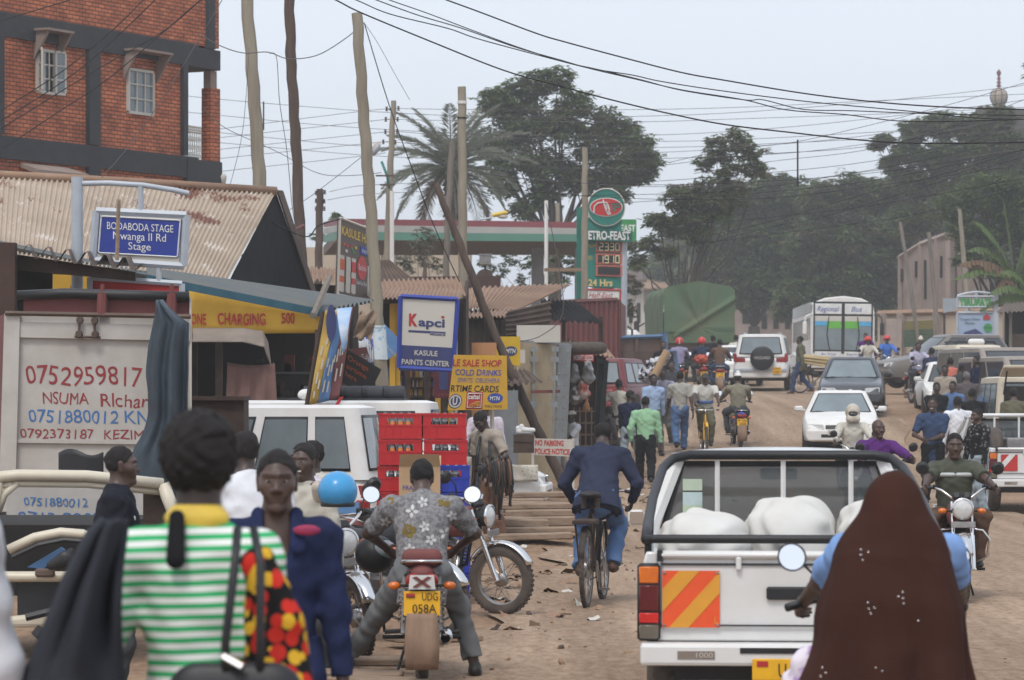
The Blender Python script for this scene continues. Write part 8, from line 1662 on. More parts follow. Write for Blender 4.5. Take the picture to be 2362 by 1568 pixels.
# ------------------------------------------------------------------ cloth
C = {}
for nm,c in dict(navy=(.022,.026,.085),navy2=(.018,.022,.055),black=(.016,.016,.018),white=(.70,.71,.75),cream=(.55,.52,.45),lblue=(.36,.47,.66),mint=(.30,.52,.32),greyT=(.40,.385,.34),jean=(.10,.17,.32),jeanl=(.30,.36,.40),jeand=(.045,.07,.14),olive=(.085,.09,.068),khaki=(.23,.21,.155),brown=(.14,.085,.06),greyb=(.10,.085,.085),purple=(.10,.025,.16),lilac=(.30,.27,.40),coral=(.62,.19,.13),pinkw=(.62,.56,.64),charc=(.06,.062,.068),greyt=(.17,.175,.18),sky=(.22,.36,.66),blue=(.06,.17,.52),dnavy=(.03,.04,.075),tanb=(.36,.31,.26),rust=(.26,.14,.09),oliveg=(.12,.115,.075)).items():C[nm] = cloth(nm,c)
def stripe_mat(nm,c1,c2,per,duty=.5,axis='Z',tilt=.06,wob=.4):
 m = bpy.data.materials.new(nm);m.use_nodes = True;N,L = m.node_tree.nodes,m.node_tree.links;b = N['Principled BSDF'];b.inputs['Roughness'].default_value = .85;b.inputs['Specular IOR Level'].default_value = .15
 tc = N.new('ShaderNodeTexCoord');mp = N.new('ShaderNodeMapping');mp.inputs['Rotation'].default_value = (0,tilt,0);L.new(tc.outputs['Object'],mp.inputs[0])
 w = N.new('ShaderNodeTexWave');w.wave_type = 'BANDS';w.bands_direction = axis;w.inputs['Scale'].default_value = .314/per;w.inputs['Distortion'].default_value = wob;w.inputs['Detail Scale'].default_value = .8;w.inputs['Detail'].default_value = 1;L.new(mp.outputs[0],w.inputs['Vector'])
 cr = N.new('ShaderNodeValToRGB');cr.color_ramp.elements[0].position = duty-.07;cr.color_ramp.elements[1].position = duty+.07;cr.color_ramp.elements[0].color = (*c1,1);cr.color_ramp.elements[1].color = (*c2,1);L.new(w.outputs['Fac'],cr.inputs[0]);L.new(cr.outputs[0],b.inputs['Base Color']);return m
C['stripe'] = stripe_mat('cloth_greenstripe',(.03,.37,.13),(.70,.71,.68),.0275,.46,tilt=.03)
C['poloband'] = stripe_mat('cloth_poloband',(.06,.12,.28),(.62,.60,.55),1.6,.12,wob=.1)
def pattern_mat(nm,base,a,b_,scale,t1=.33,t2=.2,dot=.42):
 m = bpy.data.materials.new(nm);m.use_nodes = True;N,L = m.node_tree.nodes,m.node_tree.links;b = N['Principled BSDF'];b.inputs['Roughness'].default_value = .9;b.inputs['Specular IOR Level'].default_value = .12
 tc = N.new('ShaderNodeTexCoord');v = N.new('ShaderNodeTexVoronoi');v.inputs['Scale'].default_value = scale;L.new(tc.outputs['Object'],v.inputs['Vector'])
 v2 = N.new('ShaderNodeTexVoronoi');v2.inputs['Scale'].default_value = scale*5;L.new(tc.outputs['Object'],v2.inputs['Vector'])
 lt = N.new('ShaderNodeMath');lt.operation = 'LESS_THAN';lt.inputs[1].default_value = t1;L.new(v.outputs['Distance'],lt.inputs[0]);l2 = N.new('ShaderNodeMath');l2.operation = 'LESS_THAN';l2.inputs[1].default_value = dot;L.new(v2.outputs['Distance'],l2.inputs[0])
 mu = N.new('ShaderNodeMath');mu.operation = 'MULTIPLY';L.new(lt.outputs[0],mu.inputs[0]);L.new(l2.outputs[0],mu.inputs[1])
 sp = N.new('ShaderNodeSeparateColor');L.new(v.outputs['Color'],sp.inputs[0]);gt = N.new('ShaderNodeMath');gt.operation = 'GREATER_THAN';gt.inputs[1].default_value = 1-t2;L.new(sp.outputs[0],gt.inputs[0])
 m1 = N.new('ShaderNodeMix');m1.data_type = 'RGBA';m1.inputs[6].default_value = (*a,1);m1.inputs[7].default_value = (*b_,1);L.new(gt.outputs[0],m1.inputs[0])
 nz = N.new('ShaderNodeTexNoise');nz.inputs['Scale'].default_value = 60;L.new(tc.outputs['Object'],nz.inputs['Vector']);m0 = N.new('ShaderNodeMix');m0.data_type = 'RGBA';m0.inputs[6].default_value = (*[x*.6 for x in base],1);m0.inputs[7].default_value = (*[x*1.3 for x in base],1);L.new(nz.outputs['Fac'],m0.inputs[0])
 m2 = N.new('ShaderNodeMix');m2.data_type = 'RGBA';L.new(mu.outputs[0],m2.inputs[0]);L.new(m0.outputs[2],m2.inputs[6]);L.new(m1.outputs[2],m2.inputs[7]);L.new(m2.outputs[2],b.inputs['Base Color']);return m
C['floral'] = cloth('floral_ground',(.235,.23,.235),c2=(.13,.125,.13),ns=42,thr=(.42,.56));C['batik'] = pattern_mat('cloth_batik',(.012,.012,.012),(.62,.36,.03),(.50,.03,.02),27,.55,.45,2);C['dots'] = pattern_mat('cloth_dashes',(.014,.014,.016),(.36,.35,.31),(.28,.27,.24),14,.34,.5);C['check'] = cloth('check',(.46,.44,.52),c2=(.34,.32,.42),ns=30)
C['violetw'] = cloth('violetw',(.66,.60,.66),c2=(.30,.16,.42),ns=9,thr=(.40,.5))
C['veil'] = cloth('veil',(.052,.020,.013),c2=(.037,.014,.010),ns=3)
C['overall'] = cloth('overall',(.020,.030,.088),c2=(.015,.020,.055),ns=3)
W_ = mat('helmet_white',(.62,.58,.50),.3,c2=(.35,.30,.24),ns=7);HR_ = mat('helmet_red',(.55,.03,.03),.25,c2=(.45,.025,.025));HB_ = mat('helmet_blue',(.05,.30,.58),.25,c2=(.045,.25,.5))
random.seed(5)
def man(label,u,d,yaw,pose='stand',**k):return person(label,X(u,d),d,yaw,pose,**k)

# ------------------------------------------------------------------ foreground
w = man('woman seen from behind in a green and white striped top with big afro hair',454,7.5,-.08,'stand',h=1.70,shirt=C['stripe'],trs=C['black'],hs=1.45,sleeve='short',lh=(-.20,.16,.95),rh=(.20,.02,.80),bulk=.81,collar=False,skin=2,fine=.008,z=.10,hem=-.16)
def child(o,name,f,h,m,off=None):return sdf_obj(name,f,h,m,o)
f = SDF();f.rc((-.03,.0,1.475),(.03,.0,1.475),.05,.05,.02,flat=.6,fax=v3(0,0,1));f.rc((0,.01,1.45),(0,.015,1.505),.066,.060,.02,cut=True);child(w,'yellow_collar',f,.008,M['ink_y'])
f = SDF();f.rc((-.035,-.075,1.48),(-.03,-.118,1.38),.020,.024,0,flat=.6,fax=v3(0,1,0));child(w,'ribbon',f,.006,C['black'])
f = SDF();f.rc((.165,-.045,1.37),(.20,-.06,1.22),.045,.065,.03);f.rc((.20,-.06,1.22),(.24,-.06,.95),.065,.10,.03,cut=True);f.fold = .004;child(w,'print_sleeve',f,.009,C['batik'])
o0 = P(265,1190,7.35);rows = [(1196,236,292),(1230,200,292),(1280,172,288),(1340,140,284),(1420,110,282),(1500,82,282),(1620,30,284)]
sh = sheet('dark_shawl',None,cloth('shawl',(.040,.043,.053),c2=(.028,.03,.038),ns=4),rows,7.32,amp=.035,th=.014,freq=2.5,seed=1,bulge=.10);tag(sh,'dark grey cloth bag slung over the left shoulder of the striped woman','cloth')
t = thing('handbag','black handbag on two shoulder straps at the right side of the striped woman','bag',P(560,1640,7.3));b = Vector(t.location)
for (u0,u1) in ((548,520),(585,600)):
 m = MB();m.tube([P(u0,1218,7.33)-b,P((u0+u1)/2+8,1300,7.27)-b,P(u1,1480,7.24)-b,P(u1,1600,7.26)-b],.011,6);m.build('strap',M['blk'],t,smooth=2)
f = SDF();f.rc((-.10,-.03,.04),(.07,-.03,.04),.08,.08,.03,flat=.5,fax=v3(0,1,0));f.rc((-.11,-.03,-.1),(.08,-.03,-.1),.09,.09,.05,flat=.5,fax=v3(0,1,0));sdf_obj('bag_body',f,.012,M['blk'],t);m = MB();m.tube([P(515,1515,7.24)-b,P(560,1540,7.22)-b],.012,6);m.build('buckle',M['chrome'],t)
man('person in a white shirt and navy trousers cut off by the left edge',-282,7.2,.2,'stand',h=1.86,shirt=C['white'],trs=C['navy2'],sleeve='roll',rh=(.30,.10,.80),skin=2,fine=.009,bulk=1.05,z=.03)
wk = man('man in navy blue overalls with an open chest walking towards us',640,11.8,PI+.05,'walk',h=1.67,shirt=C['overall'],trs=C['overall'],face=True,vneck=.26,hpitch=-.06,lh=(-.27,.02,.72),rh=(.28,.04,.72),fine=.0075,skin=0,bulk=1.0,z=.0)
for s in (-1,1):f = SDF();f.rc((s*.075,.055,1.42),(s*.082,.125,1.30),.028,.034,.01,flat=.35,fax=v3(s*.4,.85,.3));child(wk,'lapel',f,.006,C['overall'])
f = SDF();f.ell((-.115,.135,1.36),v3(.055,.012,.022),None,0);child(wk,'chest_badge',f,.006,mat('badge_red',(.42,.03,.06),.7,c2=(.2,.02,.08),ns=40))
m = man('man in a dark jacket seen in profile beside the lettered truck',265,19,-PI/2+.1,'stand',h=1.70,shirt=cloth('inky',(.017,.018,.027)),trs=C['charc'],face=True,fine=.008,z=-.17,bulk=1.15)
f = SDF();f.rc((.04,.12,1.28),(.10,.12,1.28),.025,.025,0,flat=.4,fax=v3(0,1,0));child(m,'white_badge',f,.007,M['ink_w']);f = SDF();f.rc((.05,.13,1.16),(.09,.125,1.16),.028,.028,0,flat=.4,fax=v3(0,1,0));child(m,'orange_badge',f,.007,mat('badge_orange',(.4,.1,.02),.7))
man('man in a white shirt turned away, behind the striped woman',580,17,.35,'stand',h=1.66,shirt=C['white'],trs=C['charc'],skin=2,fine=.009,bulk=1.08,lean=.2)
man('smiling man in a cream shirt looking out behind the man in overalls',708,20.3,PI-.35,'stand',h=1.64,z=-.12,bulk=.85,shirt=C['cream'],trs=C['charc'],face=True,smile=True,hyaw=-.1,fine=.008)
man('man half hidden behind the smiling man in a cream shirt',728,22,PI-.9,'stand',h=1.62,z=-.1,shirt=C['cream'],trs=C['brown'],skin=2)
man('person in a pale pink shirt leaning on the motorcycle under the blue helmet',745,21,PI-1.1,'sit',h=1.66,shirt=C['pinkw'],trs=C['charc'],pel=(0,0,.80),lean=.2,rh=(.32,.42,1.05),lh=(-.3,.4,1.05),sleeve='short',face=True,skin=2)

# ------------------------------------------------------------------ motorcycles and their riders
motorcycle('chrome fendered motorcycle parked facing us under the blue helmet',X(838,21.6)-.37,22.1,PI+.60,'maroon',steer=-.15,lean=.08,mirrors=(1,1))
o_ = thing('helmet','glossy sky blue helmet hung on the mirror of the parked motorcycle','helmet',P(779,1132,19.4));f = SDF();f.ell((0,0,0),v3(.125,.14,.125),None,0);f.plane((0,0,-.075),(0,.1,-1));sdf_obj('shell',f,.009,HB_,o_);f = SDF();f.rc((-.125,.03,.02),(-.115,.06,-.03),.045,.05,.0);sdf_obj('rear_patch',f,.009,W_,o_);f = SDF();f.rc((0,0,-.07),(0,0,-.085),.11,.11,0);f.plane((0,0,-.1),(0,0,-1));f.plane((0,0,-.07),(0,0,1));sdf_obj('lining',f,.01,M['blk'],o_)
motorcycle('second parked motorcycle with its chrome wheel behind the patterned shirt rider',X(895,23)-.1,23.6,PI+.75,'blk',steer=.2,lean=.08)
o_ = thing('helmet','black helmet hanging on the parked motorcycle left of the patterned shirt','helmet',P(866,1278,20.9));f = SDF();f.ell((0,0,0),v3(.14,.14,.13),None,0);f.ell((.09,-.1,.06),v3(.09,.07,.05),None,.01,'-');sdf_obj('shell',f,.01,M['blk'],o_);f = SDF();f.ell((.05,-.06,.03),v3(.10,.08,.07),None,0);sdf_obj('visor',f,.01,mat('visor_iris',(.35,.2,.3),.1,c2=(.15,.3,.28),ns=14),o_)
dB,xB = 20.3,X(970,20.0);motorcycle('motorcycle with yellow plate UDG 058A ridden by the man in a patterned shirt',xB,dB,.03,'maroon',plate='UDG',plate2='058A',backrest='maroon',lean=.0)
mt_ = [o for o in COL.objects if o.get('label','').startswith('motorcycle with yellow plate UDG')][0]
m = MB();m.mi = 0;m.slab([(-.085,-.948,.645),(.085,-.948,.645),(.075,-.952,.735),(-.075,-.952,.735)],.004,(0,-1,0));m.mi = 1
for s in (-1,1):m.slab([(-s*.06,-.958,.66),(-s*.035,-.958,.655),(s*.06,-.958,.72),(s*.035,-.958,.727)],.003,(0,-1,0))
m.build('cross_sticker',[M['ink_w'],M['maroon']],mt_)
rp = person('man in a grey flower patterned shirt straddling the motorcycle with both feet down',xB,dB,.03,'moto',h=1.68,shirt=C['floral'],trs=C['greyt'],sleeve='short',lf=(-.52,.30,.02),rf=(.36,.10,.0),lean=.38,fine=.0078,bulk=1.12,pel=(0,-.24,.72),lh=(-.24,.30,.86),rh=(.24,.30,.86),eout=1.6,hpitch=-.35,tlen=.86,hem=-.16)
mb = MB();bvh = None
from mathutils.bvhtree import BVHTree
shm = [c for c in rp.children if c.name.startswith('shirt')][0].data;bvh = BVHTree.FromPolygons([v.co.copy() for v in shm.vertices],[tuple(p.vertices) for p in shm.polygons])
random.seed(31);done = []
for i in range(220):
 fx_,fz_ = random.uniform(-.25,.25),random.uniform(.74,1.34)
 if any(math.hypot(fx_-a,fz_-b) < .088 for a,b in done):continue
 done.append((fx_,fz_));kind = 2 if len(done) % 4 == 1 else 0;n = 4 if kind else random.choice((4,5));r0 = .048 if kind else random.uniform(.036,.046);a0 = random.random()*3
 for j in range(n):
  a = a0+2*PI*j/n;pts = []
  for (q,w2) in ((.12,0),(.4,.26 if not kind else .42),(.75,.24 if not kind else .5),(1.0,.04 if not kind else .2),(.75,-.24 if not kind else -.5),(.4,-.26 if not kind else -.42)):
   lx = fx_+r0*(q*math.cos(a)-w2*math.sin(a));lz = fz_+r0*(q*math.sin(a)+w2*math.cos(a));h_ = bvh.ray_cast(Vector((lx,-1.5,lz)),Vector((0,1,0)))
   if h_[0] is None or h_[1].y > -.15:pts = None;break
   pts.append(h_[0]+h_[1]*.0025)
  if pts:mb.mi = 1 if kind else 0;mb.add(pts,[tuple(range(6))])
mb.build('printed_flowers',[mat('print_white',(.55,.55,.54),.9),mat('print_gold',(.20,.14,.03),.9)],rp)
motorcycle('motorcycle parked side on before the blue crates, its round front wheel towards the road',X(1155,26)-.56,26.35,PI+1.02,'maroon',steer=.1,lean=.06,z=0)
dM = 28.2;xM = X(2213,28.0);motorcycle('motorcycle coming towards us with the man in an olive shirt',xM,dM,PI-.04,'maroon')
ro = person('man in an olive work shirt with a reflective band riding towards us',xM,dM,PI-.04,'moto',h=1.66,pel=(0,-.22,.76),shirt=C['olive'],trs=C['brown'],sleeve='short',face=True,fine=.0075,bulk=1.06,hpitch=-.08)
for s in (-1,1):f = SDF();f.rc((s*.025,-.066,1.13),(s*.145,-.094,1.13),.027,.027,0,flat=.8,fax=v3(0,0,1));f.rc((s*.207,-.196,1.215),(s*.258,-.096,1.10),.03,.03,0);child(ro,'reflective_band',f,.009,mat('reflective',(.52,.54,.53),.5))
xH,dH = 1.50,12.4;motorcycle('motorcycle carrying the woman in the long brown veil',xH,dH,0.0,'maroon',tail=False)
dr = person('driver in a light blue short sleeved shirt in front of the veiled woman',xH+.03,dH,0,'moto',h=1.64,shirt=C['sky'],trs=C['charc'],sleeve='short',bulk=1.14,fine=.008,hyaw=-.15,lh=(-.36,.36,1.04),rh=(.36,.36,1.02),eout=.9,grip=.8)
vw = person('woman in a long brown veil with tiny studs riding side saddle behind the driver',xH-.02,dH,0,'passenger',h=1.60,shirt=None,trs=None,hood=True,nolegs=False,skirt=(C['violetw'],.55,.22),fine=.011,shoe='shoeb',lf=(-.30,-.3,.28),rf=(-.22,-.3,.32),hair=None,lh=(-.12,-.25,.9),rh=(.12,-.25,.9))
f = SDF();f.ell((0,-.505,1.455),v3(.105,.115,.13),None,0);f.rc((0,-.53,1.41),(-.01,-.54,1.24),.10,.215,.08,flat=.8,fax=v3(0,1,0));f.rc((-.01,-.54,1.24),(-.02,-.58,1.02),.215,.285,.06,flat=.66,fax=v3(0,1,0));f.rc((-.02,-.58,1.02),(-.06,-.62,.50),.285,.41,.05,flat=.6,fax=v3(0,1,0));f.rc((-.06,-.62,.5),(-.06,-.62,.36),.40,.42,.02,flat=.66,fax=v3(0,1,0),cut=True)
f.rc((0,-.62,1.42),(.03,-.74,.9),.02,.05,.06);f.rc((.06,-.60,1.35),(.18,-.80,.45),.02,.05,.05);f.rc((-.05,-.60,1.30),(-.14,-.80,.45),.02,.05,.05)
class Fold:
 def __init__(s,f):s.f = f
 def bounds(s):return s.f.bounds()
 def __call__(s,p):
  D = s.f(p);k = np.clip((1.35-p[:,2])/.8,0,1);a = np.arctan2(p[:,0],-(p[:,1]+.45));return D+k*(.018*np.sin(a*5+2)+.028*np.sin(a*9+1.5*np.sin(p[:,2]*4))+.013*np.sin(a*17+p[:,2]*6))+.004*np.sin(p[:,2]*21+p[:,0]*14)
vl,fc = surfnet(Fold(f),.011);ve = mesh_np('veil',vl,fc,C['veil'],vw)
bv = BVHTree.FromPolygons([Vector(v) for v in vl],[tuple(int(i) for i in q) for q in fc]);mb = MB()
for (u,v) in ((1986,1268),(2003,1273),(1986,1280),(1990,1292),(2072,1376),(2082,1366),(2083,1380),(2084,1392),(2002,1390),(2017,1402),(2004,1404),(2009,1416),(2020,1540),(2035,1548),(2118,1432),(1905,1552),(1893,1560),(1897,1540)):
 og = Vector((0,0,CH));q = P(u,v,10);h_ = bv.ray_cast(og-Vector(vw.location),(q-og).normalized())
 if h_[0] is not None:mb.ell(h_[0],.0045,8,6)
mb.build('studs',M['chrome'],ve,smooth=2)
f = SDF();f.rc((-.33,-.42,.82),(-.40,-.42,.30),.07,.11,.02,cut=True);f.rc((-.36,-.45,.7),(-.2,-.5,.6),.08,.1,.05);f.fold = .008;child(vw,'dress',f,.011,C['violetw'])
for (u,d,yaw,tk,lb) in ((1968,51,PI-.05,'blue','motorcycle of the rider in a dirty white helmet'),(2032,39,PI+.1,'blk','motorcycle of the man in a purple shirt'),(1700,69,.05,'blue','motorcycle with yellow plate under the rider in a white cap'),(1566,93,.0,'blk','motorcycle under the red helmeted rider in a lilac shirt'),(1618,94,.03,'red','motorcycle loaded with a red bundle under the rider in a blue vest'),(1660,92,-.05,'blk','small motorcycle of the rider in dark brown'),(2122,83,PI+.22,'blk','motorcycle facing us under the rider in a checked shirt'),(2003,101,PI,'red','motorcycle behind the dark saloon with a helmeted pair'),(2047,106,PI,'blk','motorcycle of the rider in blue by the bus'),(2125,100,PI,'blk','motorcycle of the rider in a grey wool cap')):
 motorcycle(lb,X(u,d),d,yaw,tk,plate='UDK' if yaw < 1 else None,plate2='342B' if yaw < 1 else None)
R = [('rider in a dirty white full face helmet and pale shirt',1968,51,PI-.05,dict(shirt=C['cream'],trs=C['charc'],helmet=('full',W_),bulk=1.1)),('man in a purple shirt riding behind the white pickup',2030,39,PI+.1,dict(shirt=C['purple'],trs=C['charc'],face=True,hyaw=.25,bulk=1.08,bald=True,pel=(0,-.22,.74))),('rider in a white cap and khaki jacket riding away',1700,69,.05,dict(shirt=C['khaki'],trs=C['charc'],hat=('wool',M['ink_w']),bulk=1.12)),
     ('rider in a lilac shirt and a red helmet with a white stripe',1566,93,0,dict(shirt=C['lilac'],trs=C['charc'],helmet=('open',HR_,W_))),('rider in a dark blue vest and plain red helmet',1618,94,.03,dict(shirt=C['dnavy'],trs=C['charc'],helmet=('open',HR_),sleeve='short')),('bare headed rider in dark brown beside the red helmets',1660,92,-.05,dict(shirt=C['brown'],trs=C['jeand'])),
     ('rider in a checked shirt facing us at the right',2122,83,PI+.22,dict(shirt=C['check'],trs=C['charc'],face=True)),('rider in a red and white helmet behind the dark saloon',2003,101,PI,dict(shirt=C['cream'],trs=C['charc'],helmet=('open',HR_,W_))),('rider in a bright blue shirt and red helmet by the bus',2047,106,PI,dict(shirt=C['blue'],trs=C['charc'],helmet=('open',HR_))),('rider in a grey wool cap behind the checked shirt rider',2125,100,PI,dict(shirt=C['olive'],trs=C['charc'],hat=('wool',M['lgrey'])))]
for lb,u,d,yaw,k in R:man(lb,u,d,yaw,'moto',**k)
man('woman passenger in purple behind the red and white helmet',2012,101,PI,'passenger',shirt=C['purple'],trs=C['charc'],pel=(.18,-.3,.98));man('passenger in black beside the rider in a blue vest',1645,96,.05,'stand',shirt=C['black'],trs=C['charc'])
f = SDF();f.ell((0,0,0),v3(.22,.16,.15),None,0);f.ell((.12,0,.03),v3(.14,.15,.12),None,.05);f.fold = .012;o = sdf_obj('bundle',f,.02,mat('bundle_orange',(.48,.10,.05),.8,c2=(.35,.05,.03),ns=9));o.location = (X(1618,93),93.25,gz(93)+1.02);tag(o,'red orange bundle tied behind the rider in a blue vest','bundle')

t = thing('cabinet','dark wooden cabinet with a small white notice, left of the white minibus','cabinet',(X(500,31),31,0));s = 31/FPX
m = MB();m.box((0,.3,.9),(124*s,.6,1.84));m.box((0,.28,1.83),(132*s,.7,.04));m.build('body',M['wood_d'],t);MB().box((54*s,-.008,1.36),(26*s,.012,48*s)).build('notice',M['lgrey'],t)
for q in (-.15,.15):MB().box((q,-.012,.8),(.26,.02,1.3)).build('door',M['dark'],t)
# ------------------------------------------------------------------ cyclists
bicycle('old black bicycle ridden by the man in a loose blue jacket',X(1348,26.9)+.10,27.4,-.16)
man_b = person('cyclist in a loose dark blue jacket and jeans bending over his handlebars',X(1348,26.9)+.10+.03,27.4,-.16,'bike',h=1.68,shirt=cloth('jk',(.035,.042,.075),c2=(.026,.03,.055),ns=3),trs=C['jean'],lean=.58,bulk=1.10,hem=-.06,coat=(.11,.235),fine=.0078,hpitch=-.5,tloose=1.1,lh=(-.27,.40,.93),rh=(.27,.40,.93),eout=.45,lf=(-.13,-.16,.27),rf=(.13,.14,.29),pel=(0,-.02,.96),shoe='shoeb',skin=2)
bicycle('bicycle ridden towards us by the man in a dark cap',X(1627,66.5),67,PI+.02,fc='plate')
cc = man('cyclist in a dark cap and white polo with a blue chest band',1627,67,PI+.02,'bike',shirt=cloth('polo',(.55,.53,.48)),trs=C['oliveg'],sleeve='short',hat=('cap',C['charc']),bulk=1.15,hpitch=-.1,face=True,lean=.15)
f = SDF();f.rc((0,-.12,1.14),(0,-.115,1.20),.185,.187,0,flat=.74,fax=v3(0,1,0),cut=True,cuta=True);child(cc,'chest_band',f,.012,cloth('bandblue',(.07,.13,.30)))

# ------------------------------------------------------------------ pedestrians
bs = man('belt seller looking down with a bunch of belts over his shoulder and arm',1138,38,PI-.85,'stand',h=1.68,shirt=C['tanb'],trs=C['rust'],sleeve='short',hpitch=-.7,lean=.26,lh=(-.22,.30,1.02),rh=(.25,.12,.80),skin=2,face=True,fine=.009,bulk=1.05)
t = thing('belts','bunch of dark leather belts hanging from the belt seller','belts',P(1160,1060,37.7));b = Vector(t.location);random.seed(3);bm_ = [M['blk'],M['wood_d'],mat('belt_brown',(.16,.07,.035),.5),M['band']]
for i in range(20):
 u = 1120+i*3.2+random.uniform(-2,2);v1 = random.uniform(1115,1200) if i > 3 else random.uniform(1080,1130);dd = 37.72-.10*random.random();m = MB();m.tube([P(u-6,1058+random.uniform(-6,6),dd+.05)-b,P(u-2,1066,dd-.06)-b,P(u+2+random.uniform(-3,3),(1066+v1)/2,dd-.08)-b,P(u+random.uniform(-6,6),v1,dd-.05)-b],.016,5);o = m.build('belt',bm_[i % 4],t,smooth=2)
 if i % 4 == 0:q = P(u,v1,dd-.06)-b;MB().box(q,(.035,.015,.05)).build('buckle',M['chrome'],o)
for s in (-7,14):m = MB();m.tube([P(1115+s,1008,37.85)-b,P(1112+s*1.3,1040,37.66)-b,P(1108+s*1.6,1090,37.66)-b],.02,5);m.build('belt',bm_[0 if s < 0 else 3],t,smooth=2)
man('man in a pale pink shirt whose face is hidden by the yellow sale shop board',1120,46,PI,'stand',h=1.78,shirt=C['pinkw'],trs=C['charc'],sleeve='roll',rh=(.25,.3,1.0))
man('man in a mint green shirt and black trousers walking away',1489,59,0,'walk',shirt=C['mint'],trs=C['black'],tuck=True,bulk=1.1,tloose=1.15,lh=(-.27,0,.84),rh=(.30,.05,.80))
man('man in a navy sweater and pale jeans looking to the right',1452,62,-.5,'walk2',shirt=C['navy2'],trs=C['jeanl'],hyaw=-1.1,skin=2,collar=False)
man('man in a light grey shirt bending by the wine red car',1427,66,-.3,'stand',h=1.74,shirt=C['cream'],trs=C['charc'],lh=(-.32,.1,1.05),rh=(.25,.3,.95),z=.42)
man('tall man in a light blue shirt facing the crowd on the verge',1506,67,PI+.3,'walk',h=1.78,shirt=C['lblue'],trs=C['greyb'],hem=-.25,skin=2)
man('man in a white patterned shirt carrying goods on his shoulder',1531,69,PI-.3,'walk2',h=1.76,shirt=C['check'],trs=C['greyt'],rh=(.28,.1,1.55))
f = SDF();f.rc((-.30,0,-.18),(.18,0,.22),.14,.09,0);f.ell((-.1,-.05,.05),v3(.2,.12,.12),None,.05);f.fold = .02;f.fs = .7;o = sdf_obj('carried_load',f,.02,cloth('load',(.58,.58,.62),c2=(.02,.02,.03),ns=12,thr=(.44,.52)));o.location = P(1518,845,68.6);tag(o,'jumble of white and black goods carried above the heads on the verge','load')
m = MB();m.tube([(-.2,0,-.25),(.12,0,.35)],.09,10);o = m.build('board_roll',M['card'],smooth=True,loc=P(1527,845,68.4));tag(o,'brown cardboard roll sticking out of the carried goods','roll')
man('man in dark clothes walking behind the man in a beige tee shirt',1548,74,PI+.1,'walk',shirt=C['charc'],trs=C['greyt'],z=.95);man('man in a beige tee shirt and blue jeans walking away',1569,68,0,'walk2',h=1.78,shirt=C['greyT'],trs=C['jean'],sleeve='short',collar=False,tuck=True,tloose=1.15)
man('man in an olive coat walking beside the off road vehicle',1848,92,PI/2-.3,'walk',h=1.74,shirt=C['oliveg'],trs=C['jeand'],coat=(.22,.19),bulk=1.15,shoe='shoeb');man('man in a cream shirt walking ahead left of the off road vehicle',1698,103,.1,'walk',shirt=C['cream'],trs=C['charc']);man('dark clothed man just left of the off road vehicle',1716,107,PI,'stand',shirt=C['rust'],trs=C['charc'])
man('person in a white shirt sitting low before the goods kiosk',1322,62.5,PI/2+.5,'sit',h=1.66,shirt=C['white'],trs=C['olive'],sleeve='short',skin=2,hat=('cap',M['lgrey']))
man('man crouching in grey cloth by the goods kiosk',1385,65,-.8,'sit',h=1.66,shirt=C['greyb'],trs=C['greyb'],skin=2,lean=.4);man('man standing at the tipper truck rear',1530,80,PI,'stand',shirt=C['black'],trs=C['charc']);man('man in black behind the tipper truck side',1518,86,.2,'stand',h=1.8,shirt=C['rust'],trs=C['charc'])
# right hand group
man('laughing man in a navy short sleeved shirt among the talking men',2152,52,PI-.2,'stand',h=1.78,shirt=C['jeand'],trs=C['black'],sleeve='short',face=True,smile=True,hyaw=-.1,lh=(.02,.26,1.05),rh=(.16,.28,1.06),hem=-.2,bulk=1.05);man('man in a crisp white shirt turned away in the talking group',2210,57,.2,'stand',h=1.74,shirt=C['white'],trs=C['black'],hem=-.22,bulk=1.12,skin=2)
man('youth in a black shirt with pale dashes smiling in profile',2258,46.5,PI/2+.35,'stand',h=1.62,bulk=1.15,lh=(-.34,.1,.8),rh=(.34,.1,.8),shirt=C['dots'],trs=C['jeanl'],face=True,smile=True,hyaw=.2);man('man in a black tee shirt facing us with folded arms',2160,65,PI,'stand',h=1.74,shirt=C['black'],trs=C['charc'],sleeve='short',collar=False,skin=2,lh=(.06,.22,1.08),rh=(-.06,.24,1.05),z=.35)
man('man in a beige shirt behind the man in a black tee',2180,70,PI-.2,'stand',h=1.72,shirt=C['tanb'],trs=C['charc'],skin=2,z=.78);man('person in a coral shirt among the crowd at the right',2197,74,.4,'stand',h=1.68,shirt=C['coral'],trs=C['charc'],z=1.05,lean=.15);man('man in a denim shirt just behind the white shirt',2199,66,PI-.5,'stand',h=1.72,shirt=C['jean'],trs=C['charc'],z=.40)
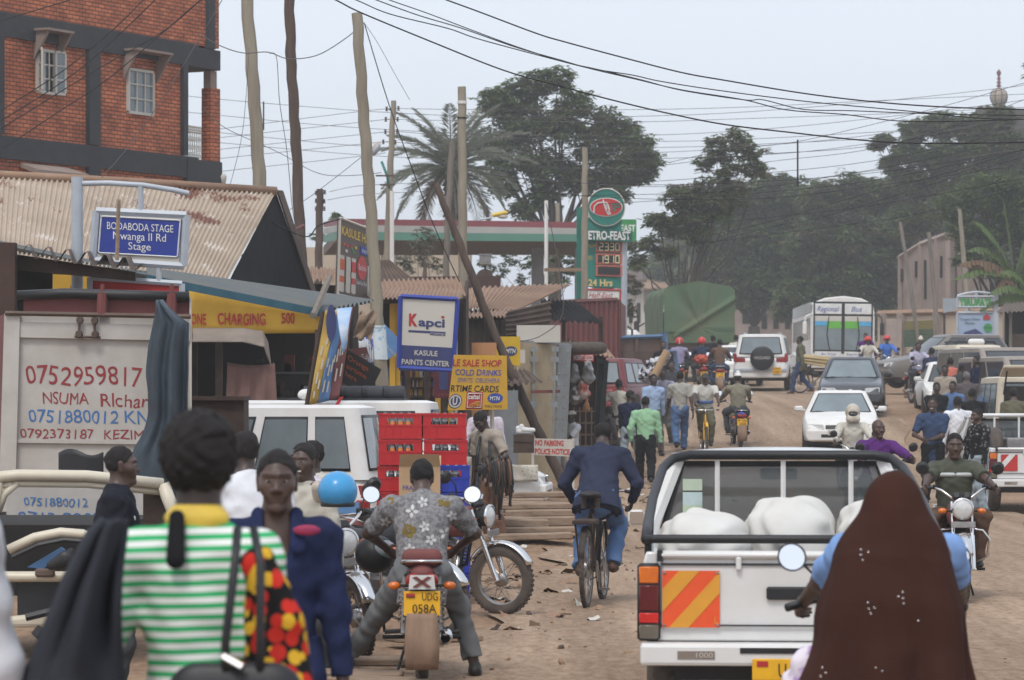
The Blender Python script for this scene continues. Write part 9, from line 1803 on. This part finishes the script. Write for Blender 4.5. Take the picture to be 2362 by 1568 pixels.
man('grey haired man in a brown jacket seen from behind',2230,68,.1,'stand',h=1.76,shirt=C['greyb'],trs=C['charc'],hair='hairg',bulk=1.22,z=.58);man('man in a black jacket seen from behind in the talking group',2243,62,.05,'stand',h=1.74,shirt=C['black'],trs=C['black'],bulk=1.1,skin=2,z=.22);man('man in navy leaning by the dust coated brown van',2256,72,PI/2+.4,'stand',h=1.74,shirt=C['navy2'],trs=C['charc'],z=1.0)
man('man in an olive jacket bending in the open cream van',2340,58.2,-.1,'stand',h=1.72,shirt=C['oliveg'],trs=C['charc'],lean=.35,z=.28);man('man in dark trousers getting out beside the white saloon',2150,80,.3,'stand',h=1.7,shirt=C['dnavy'],trs=C['navy2'],z=1.35)
man('man in a dark cap behind the crowd at the right',2218,73,.2,'stand',h=1.6,shirt=C['charc'],trs=C['charc'],z=.95)

# shoes for sale on a low box, handcart wheel
for i,u in enumerate((1198,1206)):f = SDF();f.rc((0,0,.04),(.17,.03,.035),.045,.038,.02);f.rc((-.01,0,.05),(-.02,0,.10),.045,.04,.02);o = sdf_obj('white_shoe',f,.009,M['ink_w']);o.location = P(u,1001-4*i,50.5);tag(o,('white trainer on the low box behind the newspapered car, left one','white trainer on the low box behind the newspapered car, right one')[i],'shoe')
m = MB();m.box((0,0,0),(.34,.4,.30));m.box((0,-.21,.05),(.3,.02,.03));o = m.build('wooden_box',M['wood_d'],loc=P(1208,1023,50.6));tag(o,'low dark wooden box holding white trainers','box')
t = thing('handcart','old wheel and frame of a handcart behind the no parking sign','cart',(X(1298,58),58,gz(58)));wheel(t,(0,0,.34),.34,.06,.29,12);MB().tube([(.1,-.7,.3),(.1,.8,.62)],.03,5).build('shaft',M['wood'],t)

# ------------------------------------------------------------------ dusty air
hz = MB().box((0,184,15.5),(430,492,33)).build('haze',M['white']);hz.data.materials.clear();tag(hz,kind='stuff')
hm = bpy.data.materials.new('haze_air');hm.use_nodes = True;N,L = hm.node_tree.nodes,hm.node_tree.links;N.remove(N['Principled BSDF']);pv = N.new('ShaderNodeVolumePrincipled');pv.inputs['Color'].default_value = (.95,.94,.92,1);pv.inputs['Density'].default_value = .0011;pv.inputs['Anisotropy'].default_value = .25;L.new(pv.outputs[0],N['Material Output'].inputs['Volume']);hz.data.materials.append(hm)
